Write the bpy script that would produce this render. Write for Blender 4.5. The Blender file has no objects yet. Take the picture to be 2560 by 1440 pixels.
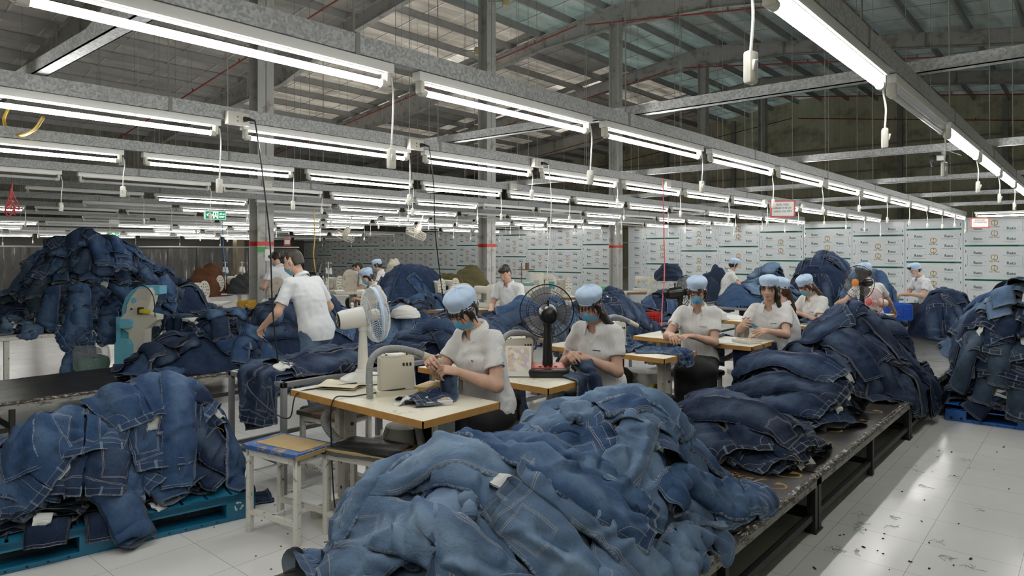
import bpy, bmesh, math, random
import numpy as np
from mathutils import Vector, Matrix, Euler, noise as mnoise
PI = math.pi
SC = bpy.context.scene
COL = SC.collection
rnd = random.Random(7)
CAMZ = 1.6; FPX = 1706.7
FW = (0.7586, 0.6516); RT = (0.6516, -0.7586)      # view axis and right axis on the floor plan (x = along the lamp rows)

def at_depth(px, py, d):                             # photo position at a measured distance -> place in the hall
    r = (px - 1280) * d / FPX
    return Vector((FW[0]*d + RT[0]*r, FW[1]*d + RT[1]*r, CAMZ - (py - 626) * d / FPX))
def on_z(px, py, z):
    return at_depth(px, py, FPX * (CAMZ - z) / (py - 626))
def on_x(px, py, X):
    t = (px - 1280) / FPX
    return at_depth(px, py, X / (FW[0] + RT[0]*t))
def on_y(px, py, Y):
    t = (px - 1280) / FPX
    return at_depth(px, py, Y / (FW[1] + RT[1]*t))

# ------------------------------------------------------------------ materials
MATS = {}
def _new(name):
    m = bpy.data.materials.new(name); m.use_nodes = True
    nt = m.node_tree; nt.nodes.clear()
    out = nt.nodes.new('ShaderNodeOutputMaterial')
    return m, nt, out
class NT:
    """tiny node helper"""
    def __init__(s, nt): s.nt = nt
    def n(s, t, **k):
        nd = s.nt.nodes.new(t)
        for a, b in k.items(): setattr(nd, a, b)
        return nd
    def l(s, a, b): s.nt.links.new(a, b)
    def val(s, x, sock):
        if isinstance(x, (int, float)): sock.default_value = x
        elif isinstance(x, (tuple, list)): sock.default_value = tuple(x) if len(x) == len(sock.default_value) else tuple(x) + (1,)
        else: s.l(x, sock)
    def math(s, op, a, b=0.0, c=None, clamp=False):
        nd = s.n('ShaderNodeMath', operation=op); nd.use_clamp = clamp
        s.val(a, nd.inputs[0]); s.val(b, nd.inputs[1])
        if c is not None: s.val(c, nd.inputs[2])
        return nd.outputs[0]
    def mix(s, f, a, b, blend='MIX'):
        nd = s.n('ShaderNodeMix', data_type='RGBA', blend_type=blend)
        s.val(f, nd.inputs[0]); s.val(a, nd.inputs[6]); s.val(b, nd.inputs[7])
        return nd.outputs[2]
    def noise(s, scale, detail=2.0, rough=0.5, vec=None, dist=0.0):
        nd = s.n('ShaderNodeTexNoise'); nd.inputs['Scale'].default_value = scale
        nd.inputs['Detail'].default_value = detail; nd.inputs['Roughness'].default_value = rough
        nd.inputs['Distortion'].default_value = dist
        if vec is not None: s.l(vec, nd.inputs['Vector'])
        return nd.outputs[0]
    def ramp(s, f, *stops):
        nd = s.n('ShaderNodeValToRGB'); s.l(f, nd.inputs[0]); e = nd.color_ramp.elements
        while len(e) < len(stops): e.new(0.5)
        for k, (p, c) in enumerate(stops):
            e[k].position = p; e[k].color = (c if isinstance(c, tuple) else (c, c, c)) + (1,)
        return nd.outputs[0]
    def band(s, x, c, w):                             # 1 where |x-c|<w
        return s.math('LESS_THAN', s.math('ABSOLUTE', s.math('SUBTRACT', x, c)), w)
    def obj(s): return s.n('ShaderNodeTexCoord').outputs['Object']
    def mapping(s, vec, scale=(1,1,1), rot=(0,0,0), loc=(0,0,0)):
        nd = s.n('ShaderNodeMapping'); s.l(vec, nd.inputs[0])
        nd.inputs['Scale'].default_value = scale; nd.inputs['Rotation'].default_value = rot; nd.inputs['Location'].default_value = loc
        return nd.outputs[0]
    def bump(s, h, strength=0.3, dist=0.01):
        nd = s.n('ShaderNodeBump'); nd.inputs['Strength'].default_value = strength; nd.inputs['Distance'].default_value = dist
        s.l(h, nd.inputs['Height']); return nd.outputs[0]
    def bsdf(s, out, col, rough=0.5, metal=0.0, normal=None, spec=None, **k):
        b = s.n('ShaderNodeBsdfPrincipled'); s.val(col, b.inputs['Base Color'])
        s.val(rough, b.inputs['Roughness']); s.val(metal, b.inputs['Metallic'])
        if spec is not None: s.val(spec, b.inputs['Specular IOR Level'])
        if normal is not None: s.l(normal, b.inputs['Normal'])
        for a, v in k.items(): s.val(v, b.inputs[a.replace('_', ' ')])
        s.l(b.outputs[0], out.inputs[0]); return b
def mat(name, col, rough=0.5, metal=0.0, var=0.12, scale=9.0, bump=0.0, bscale=60.0, spec=None, stain=None, **k):
    """plain surface with gentle procedural variation; stain=(colour, amount, scale)"""
    if name in MATS: return MATS[name]
    m, nt, out = _new(name); q = NT(nt); o = q.obj()
    nz = q.noise(scale, 4.0, 0.6, o)
    lo = tuple(c*(1-var) for c in col); hi = tuple(min(1, c*(1+var)) for c in col)
    c = q.mix(nz, lo, hi)
    if stain:
        s2 = q.noise(stain[2], 6.0, 0.7, o)
        f = q.ramp(s2, (0.62-stain[1]*0.3, 0.0), (0.70-stain[1]*0.3, 1.0))
        c = q.mix(f, c, stain[0])
    nrm = q.bump(q.noise(bscale, 3.0, 0.6, o), bump, 0.004) if bump else None
    q.bsdf(out, c, rough, metal, nrm, spec, **k)
    MATS[name] = m; return m
def emat(name, col, strength):
    if name in MATS: return MATS[name]
    m, nt, out = _new(name); q = NT(nt)
    e = q.n('ShaderNodeEmission'); e.inputs[0].default_value = col + (1,); e.inputs[1].default_value = strength
    q.l(e.outputs[0], out.inputs[0]); MATS[name] = m; return m

# ------------------------------------------------------------------ mesh building
class MB:
    def __init__(s, M=None): s.v = []; s.f = []; s.mi = []; s.n = 0; s.M = M or Matrix.Identity(4); s.uv = None
    def add(s, vs, fs, mi=0, M=None):
        vs = np.asarray(vs, float).reshape(-1, 3)
        T = np.array(s.M @ M if M is not None else s.M)
        vs = vs @ T[:3, :3].T + T[:3, 3]
        s.v.append(vs); b = s.n; s.n += len(vs)
        s.f += [tuple(i + b for i in f) for f in fs]; s.mi += [mi]*len(fs)
        return s
    def box(s, c, size, mi=0, rot=None, M=None, bev=0.0):
        x, y, z = (q/2 for q in size)
        R = Matrix.Translation(c)
        if rot: R = R @ Euler(rot).to_matrix().to_4x4()
        if M is not None: R = M @ R
        if bev <= 0:
            vs = [(-x,-y,-z),(x,-y,-z),(x,y,-z),(-x,y,-z),(-x,-y,z),(x,-y,z),(x,y,z),(-x,y,z)]
            fs = [(3,2,1,0),(4,5,6,7),(0,1,5,4),(1,2,6,5),(2,3,7,6),(3,0,4,7)]
            return s.add(vs, fs, mi, R)
        bm = bmesh.new(); bmesh.ops.create_cube(bm, size=1.0)
        for v in bm.verts: v.co = Vector((v.co.x*2*x, v.co.y*2*y, v.co.z*2*z))
        bmesh.ops.bevel(bm, geom=list(bm.edges), offset=min(bev, x*.95, y*.95, z*.95), segments=2, affect='EDGES', profile=0.5)
        return s.bm(bm, mi, R)
    def bm(s, bm, mi=0, M=None):
        bm.verts.index_update()
        vs = [v.co[:] for v in bm.verts]; fs = [[v.index for v in f.verts] for f in bm.faces]; bm.free()
        return s.add(vs, fs, mi, M)
    def box2(s, a, b, mi=0, bev=0.0):
        return s.box([(p+q)/2 for p, q in zip(a, b)], [abs(q-p) for p, q in zip(a, b)], mi, bev=bev)
    def cyl(s, a, b, r0, r1=None, n=12, mi=0, caps=True):
        r1 = r0 if r1 is None else r1
        a = Vector(a); b = Vector(b); w = (b-a).normalized()
        u = w.orthogonal().normalized(); v = w.cross(u)
        vs = []
        for p, r in ((a, r0), (b, r1)):
            for i in range(n):
                t = 2*PI*i/n; vs.append(p + (u*math.cos(t) + v*math.sin(t))*r)
        fs = [(i, (i+1) % n, n+(i+1) % n, n+i) for i in range(n)]
        if caps: fs += [tuple(range(n))[::-1], tuple(range(n, 2*n))]
        return s.add([q[:] for q in vs], fs, mi)
    def tube(s, path, r, n=8, mi=0, closed=False, caps=True):
        P = [Vector(p) for p in path]; m = len(P)
        rs = r if hasattr(r, '__len__') else [r]*m
        vs = []; u = None
        for i in range(m):
            if closed: t = P[(i+1) % m] - P[i-1]
            else: t = P[min(i+1, m-1)] - P[max(i-1, 0)]
            t = t.normalized() if t.length > 1e-9 else Vector((0,0,1))
            u = t.orthogonal().normalized() if u is None else (u - t*u.dot(t))
            u = u.normalized() if u.length > 1e-6 else t.orthogonal().normalized()
            v = t.cross(u)
            for k in range(n):
                a = 2*PI*k/n; vs.append((P[i] + (u*math.cos(a)+v*math.sin(a))*rs[i])[:])
        fs = []
        for i in range(m if closed else m-1):
            j = (i+1) % m
            for k in range(n):
                k2 = (k+1) % n; fs.append((i*n+k, i*n+k2, j*n+k2, j*n+k))
        if caps and not closed: fs += [tuple(range(n))[::-1], tuple((m-1)*n+k for k in range(n))]
        return s.add(vs, fs, mi)
    def lathe(s, prof, n=24, mi=0, M=None):            # prof: (radius, z)
        vs = []; fs = []
        for r, z in prof:
            for k in range(n):
                a = 2*PI*k/n; vs.append((max(r, 1e-4)*math.cos(a), max(r, 1e-4)*math.sin(a), z))
        for i in range(len(prof)-1):
            for k in range(n):
                k2 = (k+1) % n; fs.append((i*n+k, i*n+k2, (i+1)*n+k2, (i+1)*n+k))
        return s.add(vs, fs, mi, M)
    def prism(s, pts, h0, h1, mi=0, M=None):           # outline in xy, from z=h0 to h1 (counter-clockwise)
        n = len(pts)
        vs = [(x, y, h0) for x, y in pts] + [(x, y, h1) for x, y in pts]
        fs = [tuple(range(n))[::-1], tuple(range(n, 2*n))] + [(i, (i+1) % n, n+(i+1) % n, n+i) for i in range(n)]
        return s.add(vs, fs, mi, M)
    def grid(s, P, mi=0, flip=False, M=None):          # P: array (r, c, 3)
        P = np.asarray(P); r, c = P.shape[:2]
        I = np.arange(r*c).reshape(r, c)
        q = np.stack([I[:-1,:-1], I[:-1,1:], I[1:,1:], I[1:,:-1]], -1).reshape(-1, 4)
        if flip: q = q[:, ::-1]
        return s.add(P.reshape(-1, 3), [tuple(x) for x in q.tolist()], mi, M)
    def ball(s, c, r, n=12, mi=0, M=None):
        rx, ry, rz = r if hasattr(r, '__len__') else (r, r, r)
        prof = [(math.sin(PI*i/n), -math.cos(PI*i/n)) for i in range(n+1)]
        T = Matrix.Translation(c) @ Matrix.Diagonal((rx, ry, rz, 1))
        return s.lathe(prof, 2*n, mi, (M @ T) if M is not None else T)
    def mesh(s, name, mats, smooth=35):
        me = bpy.data.meshes.new(name)
        V = np.concatenate(s.v) if s.v else np.zeros((0, 3))
        me.from_pydata(V.tolist(), [], s.f)
        for m in (mats if isinstance(mats, (list, tuple)) else [mats]): me.materials.append(m)
        if any(s.mi): me.polygons.foreach_set('material_index', s.mi)
        if smooth:
            me.polygons.foreach_set('use_smooth', [True]*len(me.polygons))
            if smooth < 180: me.set_sharp_from_angle(angle=math.radians(smooth))
        me.update(); return me
    def build(s, name, mats, parent=None, smooth=35, label=None):
        return link(name, s.mesh(name, mats, smooth), parent, label)
def link(name, me, parent=None, label=None):
    o = bpy.data.objects.new(name, me); COL.objects.link(o)
    if parent is not None: o.parent = parent
    if label: o['label'] = label
    return o
def thing(name, label, cat, loc=(0,0,0), rotz=0.0, group=None, rot=None):
    o = bpy.data.objects.new(name, None); COL.objects.link(o)
    o.empty_display_size = 0.1
    o.location = loc; o.rotation_euler = rot or (0, 0, rotz)
    o['label'] = label; o['category'] = cat
    if group: o['group'] = group
    return o
def tag(o, label, cat, group=None, kind=None):
    o['label'] = label; o['category'] = cat
    if group: o['group'] = group
    if kind: o['kind'] = kind
    return o
def struct(o, kind='structure'):
    o['kind'] = kind; return o
def dup(root, loc=None, rotz=None, label=None, group=None, rot=None):
    r = root.copy(); COL.objects.link(r)
    if loc is not None: r.location = loc
    if rotz is not None: r.rotation_euler = (0, 0, rotz)
    if rot is not None: r.rotation_euler = rot
    if label: r['label'] = label
    if group: r['group'] = group
    for ch in list(root.children):
        c = ch.copy(); COL.objects.link(c); c.parent = r
        for g in list(ch.children):
            d = g.copy(); COL.objects.link(d); d.parent = c
    return r
def Rz(a): return Matrix.Rotation(a, 4, 'Z')
def Rx(a): return Matrix.Rotation(a, 4, 'X')
def Ry(a): return Matrix.Rotation(a, 4, 'Y')
def T(*v): return Matrix.Translation(v if len(v) == 3 else v[0])
def bez(p0, p1, p2, p3, n=16):
    p0, p1, p2, p3 = (Vector(p) for p in (p0, p1, p2, p3)); r = []
    for i in range(n+1):
        t = i/n; r.append(p0*(1-t)**3 + p1*3*t*(1-t)**2 + p2*3*t*t*(1-t) + p3*t**3)
    return r
def crom(pts, k=6):                                    # smooth curve through points
    P = [Vector(p) for p in pts]; P = [P[0]*2-P[1]] + P + [P[-1]*2-P[-2]]; r = []
    for i in range(1, len(P)-2):
        for j in range(k):
            t = j/k; a, b, c, d = P[i-1], P[i], P[i+1], P[i+2]
            r.append(0.5*((2*b) + (c-a)*t + (2*a-5*b+4*c-d)*t*t + (3*b-a-3*c+d)*t**3))
    r.append(P[-2]); return r
_TXT = {}
def text_geo(s, size=1.0, bold=False):
    """outline of a word as (verts, faces), centred, lying in xy"""
    k = (s, bold)
    if k not in _TXT:
        cu = bpy.data.curves.new('t', 'FONT'); cu.body = s; cu.align_x = 'CENTER'; cu.align_y = 'CENTER'; cu.resolution_u = 2
        if bold: cu.offset = 0.02
        o = bpy.data.objects.new('t', cu); COL.objects.link(o)
        bpy.context.view_layer.update()
        me = o.evaluated_get(bpy.context.evaluated_depsgraph_get()).to_mesh()
        _TXT[k] = ([v.co[:] for v in me.vertices], [tuple(p.vertices) for p in me.polygons])
        bpy.data.objects.remove(o); bpy.data.curves.remove(cu)
    vs, fs = _TXT[k]
    return [(x*size, y*size, z) for x, y, z in vs], fs
# ================================================================== camera, render look
cam = bpy.data.cameras.new('camera'); co = bpy.data.objects.new('camera', cam); COL.objects.link(co)
cam.lens = 24.0; cam.sensor_width = 36.0; cam.shift_y = -94/2560; cam.clip_start = 0.05; cam.clip_end = 200
co.location = (0, 0, CAMZ); co.rotation_euler = (PI/2, 0, -math.atan2(FW[0], FW[1]))
SC.camera = co
SC.view_settings.view_transform = 'Standard'; SC.view_settings.look = 'None'
SC.view_settings.exposure = 0.0; SC.view_settings.gamma = 1.0
SC.cycles.max_bounces = 5; SC.cycles.diffuse_bounces = 3; SC.cycles.glossy_bounces = 2
SC.cycles.transmission_bounces = 3; SC.cycles.transparent_max_bounces = 8
SC.cycles.caustics_reflective = False; SC.cycles.caustics_refractive = False
SC.cycles.sample_clamp_indirect = 4.0; SC.cycles.use_denoising = True
SC.cycles.use_adaptive_sampling = True; SC.cycles.adaptive_threshold = 0.03
w = bpy.data.worlds.new('world'); SC.world = w; w.use_nodes = True
w.node_tree.nodes['Background'].inputs[0].default_value = (0.80, 0.84, 0.88, 1)
w.node_tree.nodes['Background'].inputs[1].default_value = 1.1

# ================================================================== setting materials
def floor_mat():
    m, nt, out = _new('floor_tile'); q = NT(nt); o = q.obj()
    br = q.n('ShaderNodeTexBrick'); br.offset = 0.0; br.squash = 1.0
    q.l(q.mapping(o, (1, 1, 1), (0, 0, 0), (-0.43*3 - 0.41, -0.729, 0)), br.inputs['Vector'])
    br.inputs['Color1'].default_value = (0.86, 0.85, 0.82, 1); br.inputs['Color2'].default_value = (0.81, 0.805, 0.78, 1)
    br.inputs['Mortar'].default_value = (0.33, 0.28, 0.21, 1)
    br.inputs['Scale'].default_value = 1.0; br.inputs['Mortar Size'].default_value = 0.0016; br.inputs['Mortar Smooth'].default_value = 0.3
    br.inputs['Brick Width'].default_value = 0.431; br.inputs['Row Height'].default_value = 0.431
    smear = q.noise(1.7, 5.0, 0.6, o)
    c = q.mix(q.ramp(smear, (0.35, 0.0), (0.8, 0.45)), br.outputs['Color'], (0.66, 0.645, 0.61))
    rg = q.math('MULTIPLY_ADD', q.noise(3.0, 4.0, 0.6, o), 0.22, 0.10)
    q.bsdf(out, c, rg, 0.0, None, 0.5); return m
def galv_mat():
    m, nt, out = _new('galvanised_steel'); q = NT(nt); o = q.obj()
    v = q.n('ShaderNodeTexVoronoi'); v.inputs['Scale'].default_value = 95.0; q.l(o, v.inputs['Vector'])
    c = q.mix(q.ramp(v.outputs['Color'], (0.25, 0.0), (0.75, 1.0)), (0.33, 0.34, 0.34), (0.52, 0.53, 0.53))
    c = q.mix(q.ramp(q.noise(2.3, 4.0, 0.6, o), (0.5, 0.0), (0.75, 0.5)), c, (0.30, 0.29, 0.27))
    q.bsdf(out, c, 0.55, 0.35); return m
def foil_mat(name, a, b, metal, tr=0.0, tcol=(1, 0.93, 0.82)):
    m, nt, out = _new(name); q = NT(nt); o = q.obj()
    st = q.mapping(o, (0.6, 1.6, 1))
    n1 = q.noise(0.9, 5.0, 0.65, st, 0.6)
    c = q.mix(q.ramp(n1, (0.3, 0.0), (0.7, 1.0)), a, b)
    seam = q.math('LESS_THAN', q.math('PINGPONG', q.math('ADD', n_x(q, o), 0.0), 0.5), 0.012)
    c = q.mix(q.math('MULTIPLY', seam, 0.6), c, (0.75, 0.72, 0.65))
    h = q.noise(2.4, 3.0, 0.55, q.mapping(o, (0.5, 3.0, 1)))
    nr = q.bump(h, 0.6, 0.06)
    bs = q.bsdf(out, c, 0.38, metal, nr)
    if tr:                                                # thin sheet: a little daylight comes through
        t = q.n('ShaderNodeBsdfTranslucent'); e = q.ramp(q.noise(0.8, 4.0, 0.6, q.mapping(o, (0.35, 2.2, 1)), 0.8), (0.30, 0.15), (0.5, 0.5), (0.70, 1.0))
        q.l(q.mix(q.math('MULTIPLY', seam, 0.8), q.mix(1.0, e, tcol, 'MULTIPLY'), (1, 1, 1)), t.inputs[0])
        mx = q.n('ShaderNodeMixShader'); mx.inputs[0].default_value = tr; q.l(bs.outputs[0], mx.inputs[1]); q.l(t.outputs[0], mx.inputs[2]); q.l(mx.outputs[0], out.inputs[0])
    return m
def n_x(q, o):
    s = q.n('ShaderNodeSeparateXYZ'); q.l(o, s.inputs[0]); return s.outputs[0]
def n_y(q, o):
    s = q.n('ShaderNodeSeparateXYZ'); q.l(o, s.inputs[0]); return s.outputs[1]
def corr_mat(name, a, b, axis):
    m, nt, out = _new(name); q = NT(nt); o = q.obj()
    x = n_x(q, o) if axis == 0 else n_y(q, o)
    nz = q.noise(1.1, 6.0, 0.65, q.mapping(o, (1, 1, 0.35)))
    c = q.mix(q.ramp(nz, (0.3, 0.0), (0.7, 1.0)), a, b)
    gr = q.ramp(q.noise(0.7, 5.0, 0.7, q.mapping(o, (1.0, 1.0, 1.4))), (0.5, 0.0), (0.72, 0.8))
    c = q.mix(gr, c, tuple(v*0.25 for v in a))
    h = q.math('PINGPONG', x, 0.11)
    nr = q.bump(q.math('SMOOTH_MIN', h, 0.05, 0.03), 1.0, 0.35)
    q.bsdf(out, c, 0.6, 0.0, nr); return m
M_floor = floor_mat(); M_galv = galv_mat()
M_foil = foil_mat('roof_foil', (0.26, 0.42, 0.38), (0.66, 0.66, 0.60), 0.35, 0.075, (.72, .92, .84))
M_foilr = foil_mat('roof_foil_right', (0.26, 0.38, 0.35), (0.60, 0.62, 0.57), 0.3, 0.035, (.80, .92, .86))
M_foild = foil_mat('roof_foil_dusty', (0.27, 0.26, 0.235), (0.46, 0.44, 0.40), 0.1, 0.02)
M_sky1 = foil_mat('roof_translucent_sheet', (0.45, 0.42, 0.36), (0.6, 0.57, 0.5), 0.0, 0.17, (1, .86, .68))
M_sky2 = foil_mat('roof_clear_sheet', (0.6, 0.58, 0.55), (0.7, 0.68, 0.64), 0.0, 0.50, (1, .88, .72))
M_steel = mat('painted_steel_grey', (0.44, 0.44, 0.42), 0.55, 0.0, 0.18, 2.0, stain=((0.30, 0.28, 0.24), 0.3, 3.0))
M_purlin = mat('purlin_steel', (0.35, 0.35, 0.335), 0.6, 0.1, 0.25, 3.0)
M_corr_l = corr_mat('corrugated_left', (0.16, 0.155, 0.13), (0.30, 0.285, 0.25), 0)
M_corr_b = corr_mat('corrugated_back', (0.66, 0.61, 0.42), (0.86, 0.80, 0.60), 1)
M_white = mat('white_enamel', (0.78, 0.78, 0.75), 0.35, 0.0, 0.04, 4.0)
M_offwhite = mat('offwhite_plastic', (0.72, 0.70, 0.62), 0.4, 0.0, 0.05, 5.0)
M_tube = emat('lit_tube', (1.0, 0.99, 0.96), 20.0)
M_tubeoff = mat('unlit_tube', (0.72, 0.73, 0.74), 0.2, 0.0, 0.03)
M_red = mat('red_paint', (0.45, 0.04, 0.03), 0.5, 0.0, 0.2)
M_redpipe = mat('red_pipe', (0.28, 0.035, 0.025), 0.5, 0.0, 0.2)
M_black = mat('black_rubber', (0.012, 0.012, 0.013), 0.45, 0.0, 0.2)
M_wire = mat('grey_wire', (0.25, 0.25, 0.23), 0.6, 0.0, 0.1)
M_yel = mat('yellow_hose', (0.62, 0.42, 0.06), 0.4, 0.0, 0.1)
M_blue_cable = mat('blue_cable', (0.04, 0.14, 0.40), 0.4, 0.0, 0.1)

# ================================================================== shell
RIDGE_Y = 11.1; WALLY = 31.5; ENDX = 36.0; PARTX = 18.2
def roof_z(y): return 9.12 - 0.135*abs(y - RIDGE_Y)
fl = MB(); fl.box2((-6, -12, -0.2), (ENDX, WALLY, 0.0)); struct(fl.build('floor', M_floor, smooth=0))
FX = [0.3 + 5.9*k for k in range(7)]
PY = [RIDGE_Y + 0.55 + 1.28*k for k in range(16)] ; PYR = [RIDGE_Y - 0.55 - 1.28*k for k in range(18)]
# roof sheets: one cell per bay and purlin gap
rb = MB(); rs = random.Random(3)
for k in range(-1, 7):
    xa, xb = 0.3+5.9*k, 0.3+5.9*(k+1)
    ys = sorted(PYR + PY + [WALLY])
    for a, b in zip(ys[:-1], ys[1:]):
        za, zb = roof_z(a)+0.26, roof_z(b)+0.26; mid = (a+b)/2
        mi = 0 if mid < (15.5 if k >= 2 else 12.5) else 1
        if mid < RIDGE_Y: mi = 4
        cells = [(xa, xb, mi)]
        if k in (2, 3, 4) and 13.6 < mid < 26.5:
            g = 2 if (k >= 2 or mid > 17) else 0
            cells = [(xa, xa+0.25, 1), (xa+0.25, xa+1.05, 3 if rs.random() < 0.62 else g), (xa+1.05, xb-0.9, g if rs.random() < 0.85 else 1), (xb-0.9, xb-0.3, 3 if rs.random() < 0.3 else g), (xb-0.3, xb, 1)]
        for ca, cb, ci in cells:
            rb.add([(ca, a, za), (cb, a, za), (cb, b, zb), (ca, b, zb)], [(0, 1, 2, 3)], ci)
struct(rb.build('ceiling', [M_foil, M_foild, M_sky1, M_sky2, M_foilr], smooth=0))
pb = MB()
for y in PY + PYR:
    z = roof_z(y)
    pb.box2((-5, y-0.035, z+0.04), (ENDX, y-0.025, z+0.24)); pb.box2((-5, y-0.035, z+0.03), (ENDX, y+0.035, z+0.042)); pb.box2((-5, y-0.035, z+0.236), (ENDX, y+0.035, z+0.246))
struct(pb.build('trim_1', M_purlin, smooth=0))
# sag rods tying the purlins
sg = MB()
for k in range(0, 7):
    for dx in (1.6, 3.2, 4.5):
        x = 0.3+5.9*k+dx
        for a, b in zip(PY[:-1], PY[1:]): sg.cyl((x, a, roof_z(a)+0.08), (x+0.15, b, roof_z(b)+0.2), 0.009, n=5)
        for a, b in zip(PYR[:-1], PYR[1:]): sg.cyl((x, a, roof_z(a)+0.08), (x+0.15, b, roof_z(b)+0.2), 0.009, n=5)
struct(sg.build('trim_2', M_wire, smooth=0))
# portal frames: tapered I rafters + columns
def rafter(x, name):
    b = MB()
    L = [(RIDGE_Y, 0.70), (14.0, 0.45), (17.0, 0.48), (20.2, 0.86), (22.5, 0.75), (26.0, 0.55), (WALLY-.1, 0.6)]
    Rr = [(RIDGE_Y, 0.70), (8.2, 0.45), (4.0, 0.45), (0.0, 0.5), (-4.0, 0.6), (-11.0, 0.8)]
    for side in (L, Rr):
        for (ya, da), (yb, db) in zip(side[:-1], side[1:]):
            za, zb = roof_z(ya)+0.03, roof_z(yb)+0.03
            for p in (-1, 1):
                pass
            w = 0.006; f = 0.09
            b.add([(x-w, ya, za), (x-w, yb, zb), (x-w, yb, zb-db), (x-w, ya, za-da), (x+w, ya, za), (x+w, yb, zb), (x+w, yb, zb-db), (x+w, ya, za-da)],
                  [(0, 1, 2, 3), (7, 6, 5, 4)])
            for z0, z1 in ((za, zb), (za-da, zb-db)):
                b.add([(x-f, ya, z0), (x+f, ya, z0), (x+f, yb, z1), (x-f, yb, z1), (x-f, ya, z0+.016), (x+f, ya, z0+.016), (x+f, yb, z1+.016), (x-f, yb, z1+.016)],
                      [(0, 3, 2, 1), (4, 5, 6, 7), (0, 1, 5, 4), (2, 3, 7, 6), (1, 2, 6, 5), (3, 0, 4, 7)])
            b.box((x, yb, zb-db/2), (0.17, 0.02, db))
    return b
for i, x in enumerate(FX[:-1]):
    t = rafter(x, 'rafter').build('roof_rafter', M_steel, smooth=0); struct(t)
# columns on the ridge line, red band painted at head height
M_band = mat('red_band_paint', (0.55, 0.05, 0.035), 0.5, 0.0, 0.12)
M_green = mat('green_tape', (0.05, 0.30, 0.08), 0.5)
M_paper = mat('white_paper', (0.74, 0.74, 0.72), 0.7, 0.0, 0.03)
cols = ['grey steel column with a red band, nearest, left of the photo', 'grey steel column with a red band behind the man with black hair', 'grey steel column with a red band set in the printed panel wall',
        'grey steel column rising behind the panel wall, fourth in line', 'grey steel column rising far behind the panel wall, fifth in line']
for i, x in enumerate([6.2, 12.0, 17.75, 23.8, 29.7]):
    c = thing('steel_column', cols[i], 'column', (x, RIDGE_Y, 0), group='columns under the ridge')
    b = MB(); w = 0.15; top = roof_z(RIDGE_Y) - 0.62
    b.box2((-w, -w, 0), (w, -w+.014, top)); b.box2((-w, w-.014, 0), (w, w, top)); b.box2((-.005, -w, 0), (.005, w, top))
    b.box2((-.2, -.2, 0), (.2, .2, .02)); b.box2((-.17, -.17, top-.02), (.17, .17, top))
    for z in (2.9, 5.2): b.box2((-w, -w+.014, z), (w, w-.014, z+.012))
    b.build('shaft', M_steel, c, smooth=0)
    if i < 3:
        b = MB(); h = 1.68
        for s in (-1, 1): b.box2((-w-.002, s*w-.002 if s > 0 else -w-.002, h), (w+.002, s*w+.002 if s > 0 else -w+.0, h+.075))
        b.box2((-w-.003, -w-.003, h), (-.0, -w+.016, h+.075)); b.box2((-w-.003, w-.016, h), (.0, w+.003, h+.075)); b.box2((-.012, -w, h), (.012, w, h+.075))
        b.build('painted_band', M_band, c, smooth=0)
    if i == 0:
        b = MB(); b.box2((-w-.003, -w-.004, 1.57), (-.0, -w+.016, 1.66)); b.build('green_tape', M_green, c, smooth=0, label='strip of green tape')
        b = MB(); b.box2((-.02, -w-.005, 1.42), (w*.9, -w-.003, 1.62)); b.build('notice', M_paper, c, smooth=0, label='sheet of white paper stuck on')
# outer walls
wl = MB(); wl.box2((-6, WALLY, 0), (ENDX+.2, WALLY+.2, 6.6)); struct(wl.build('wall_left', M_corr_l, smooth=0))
wr_ = MB(); wr_.box2((-6, -12.2, 0), (ENDX+.2, -12, 6.6)); struct(wr_.build('wall_right', M_corr_b, smooth=0))
wf_ = MB(); wf_.box2((-6.2, -12, 0), (-6, WALLY, 9.6)); struct(wf_.build('wall_front', M_corr_b, smooth=0))
wb = MB(); n = 40
wb.prism([(-12, 0), (WALLY, 0), (WALLY, roof_z(WALLY)+.3), (RIDGE_Y, roof_z(RIDGE_Y)+.3), (-12, roof_z(-12)+.3)], 0, 0.2,
         M=Matrix(((0, 0, 1, ENDX), (1, 0, 0, 0), (0, 1, 0, 0), (0, 0, 0, 1))))
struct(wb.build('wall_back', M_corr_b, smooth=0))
gb = MB()
for z in (2.9, 4.2, 5.4, 6.6): gb.box2((ENDX-.12, -12, z), (ENDX, WALLY, z+.07))
for y in (-6, -1.5, 3, 7, 15, 19, 23): gb.box2((ENDX-.25, y-.1, 0), (ENDX, y+.1, roof_z(y)))
struct(gb.build('trim_3', M_purlin, smooth=0))

# ------------------------------------------------ printed sandwich-panel partition
M_panel = None
def panel_mat():
    m, nt, out = _new('film_covered_panel'); q = NT(nt); o = q.obj()
    c = q.mix(q.noise(0.8, 3.0, 0.5, o), (0.50, 0.54, 0.56), (0.60, 0.63, 0.645))
    y = q.math('PINGPONG', q.math('ADD', n_y(q, o), 0.0), 0.575)
    c = q.mix(q.math('LESS_THAN', y, 0.006), c, (0.30, 0.32, 0.33))
    nr = q.bump(q.noise(5.0, 3.0, 0.6, q.mapping(o, (1, 1, 0.4))), 0.10, 0.02)
    q.bsdf(out, c, 0.22, 0.0, nr, 0.5); return m
M_panel = panel_mat()
M_pgreen = mat('print_green', (0.02, 0.15, 0.10), 0.4); M_pdark = mat('print_dark_green', (0.04, 0.11, 0.10), 0.4)
M_pgold = mat('print_gold', (0.42, 0.25, 0.07), 0.4); M_pgrey = mat('print_grey', (0.30, 0.34, 0.34), 0.4)
PW = 1.15
wp = MB()
PY0 = -2.3                                            # panels run from here in steps of one width
Ytop = 2.28
def wall_pt(y, z, e=0.0): return (PARTX - e, y, z)
wp.box2((PARTX, -9, 0), (PARTX+.05, 10.93, Ytop), 0); wp.box2((PARTX, 11.3, 0), (PARTX+.05, 30.0, Ytop), 0)
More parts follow.
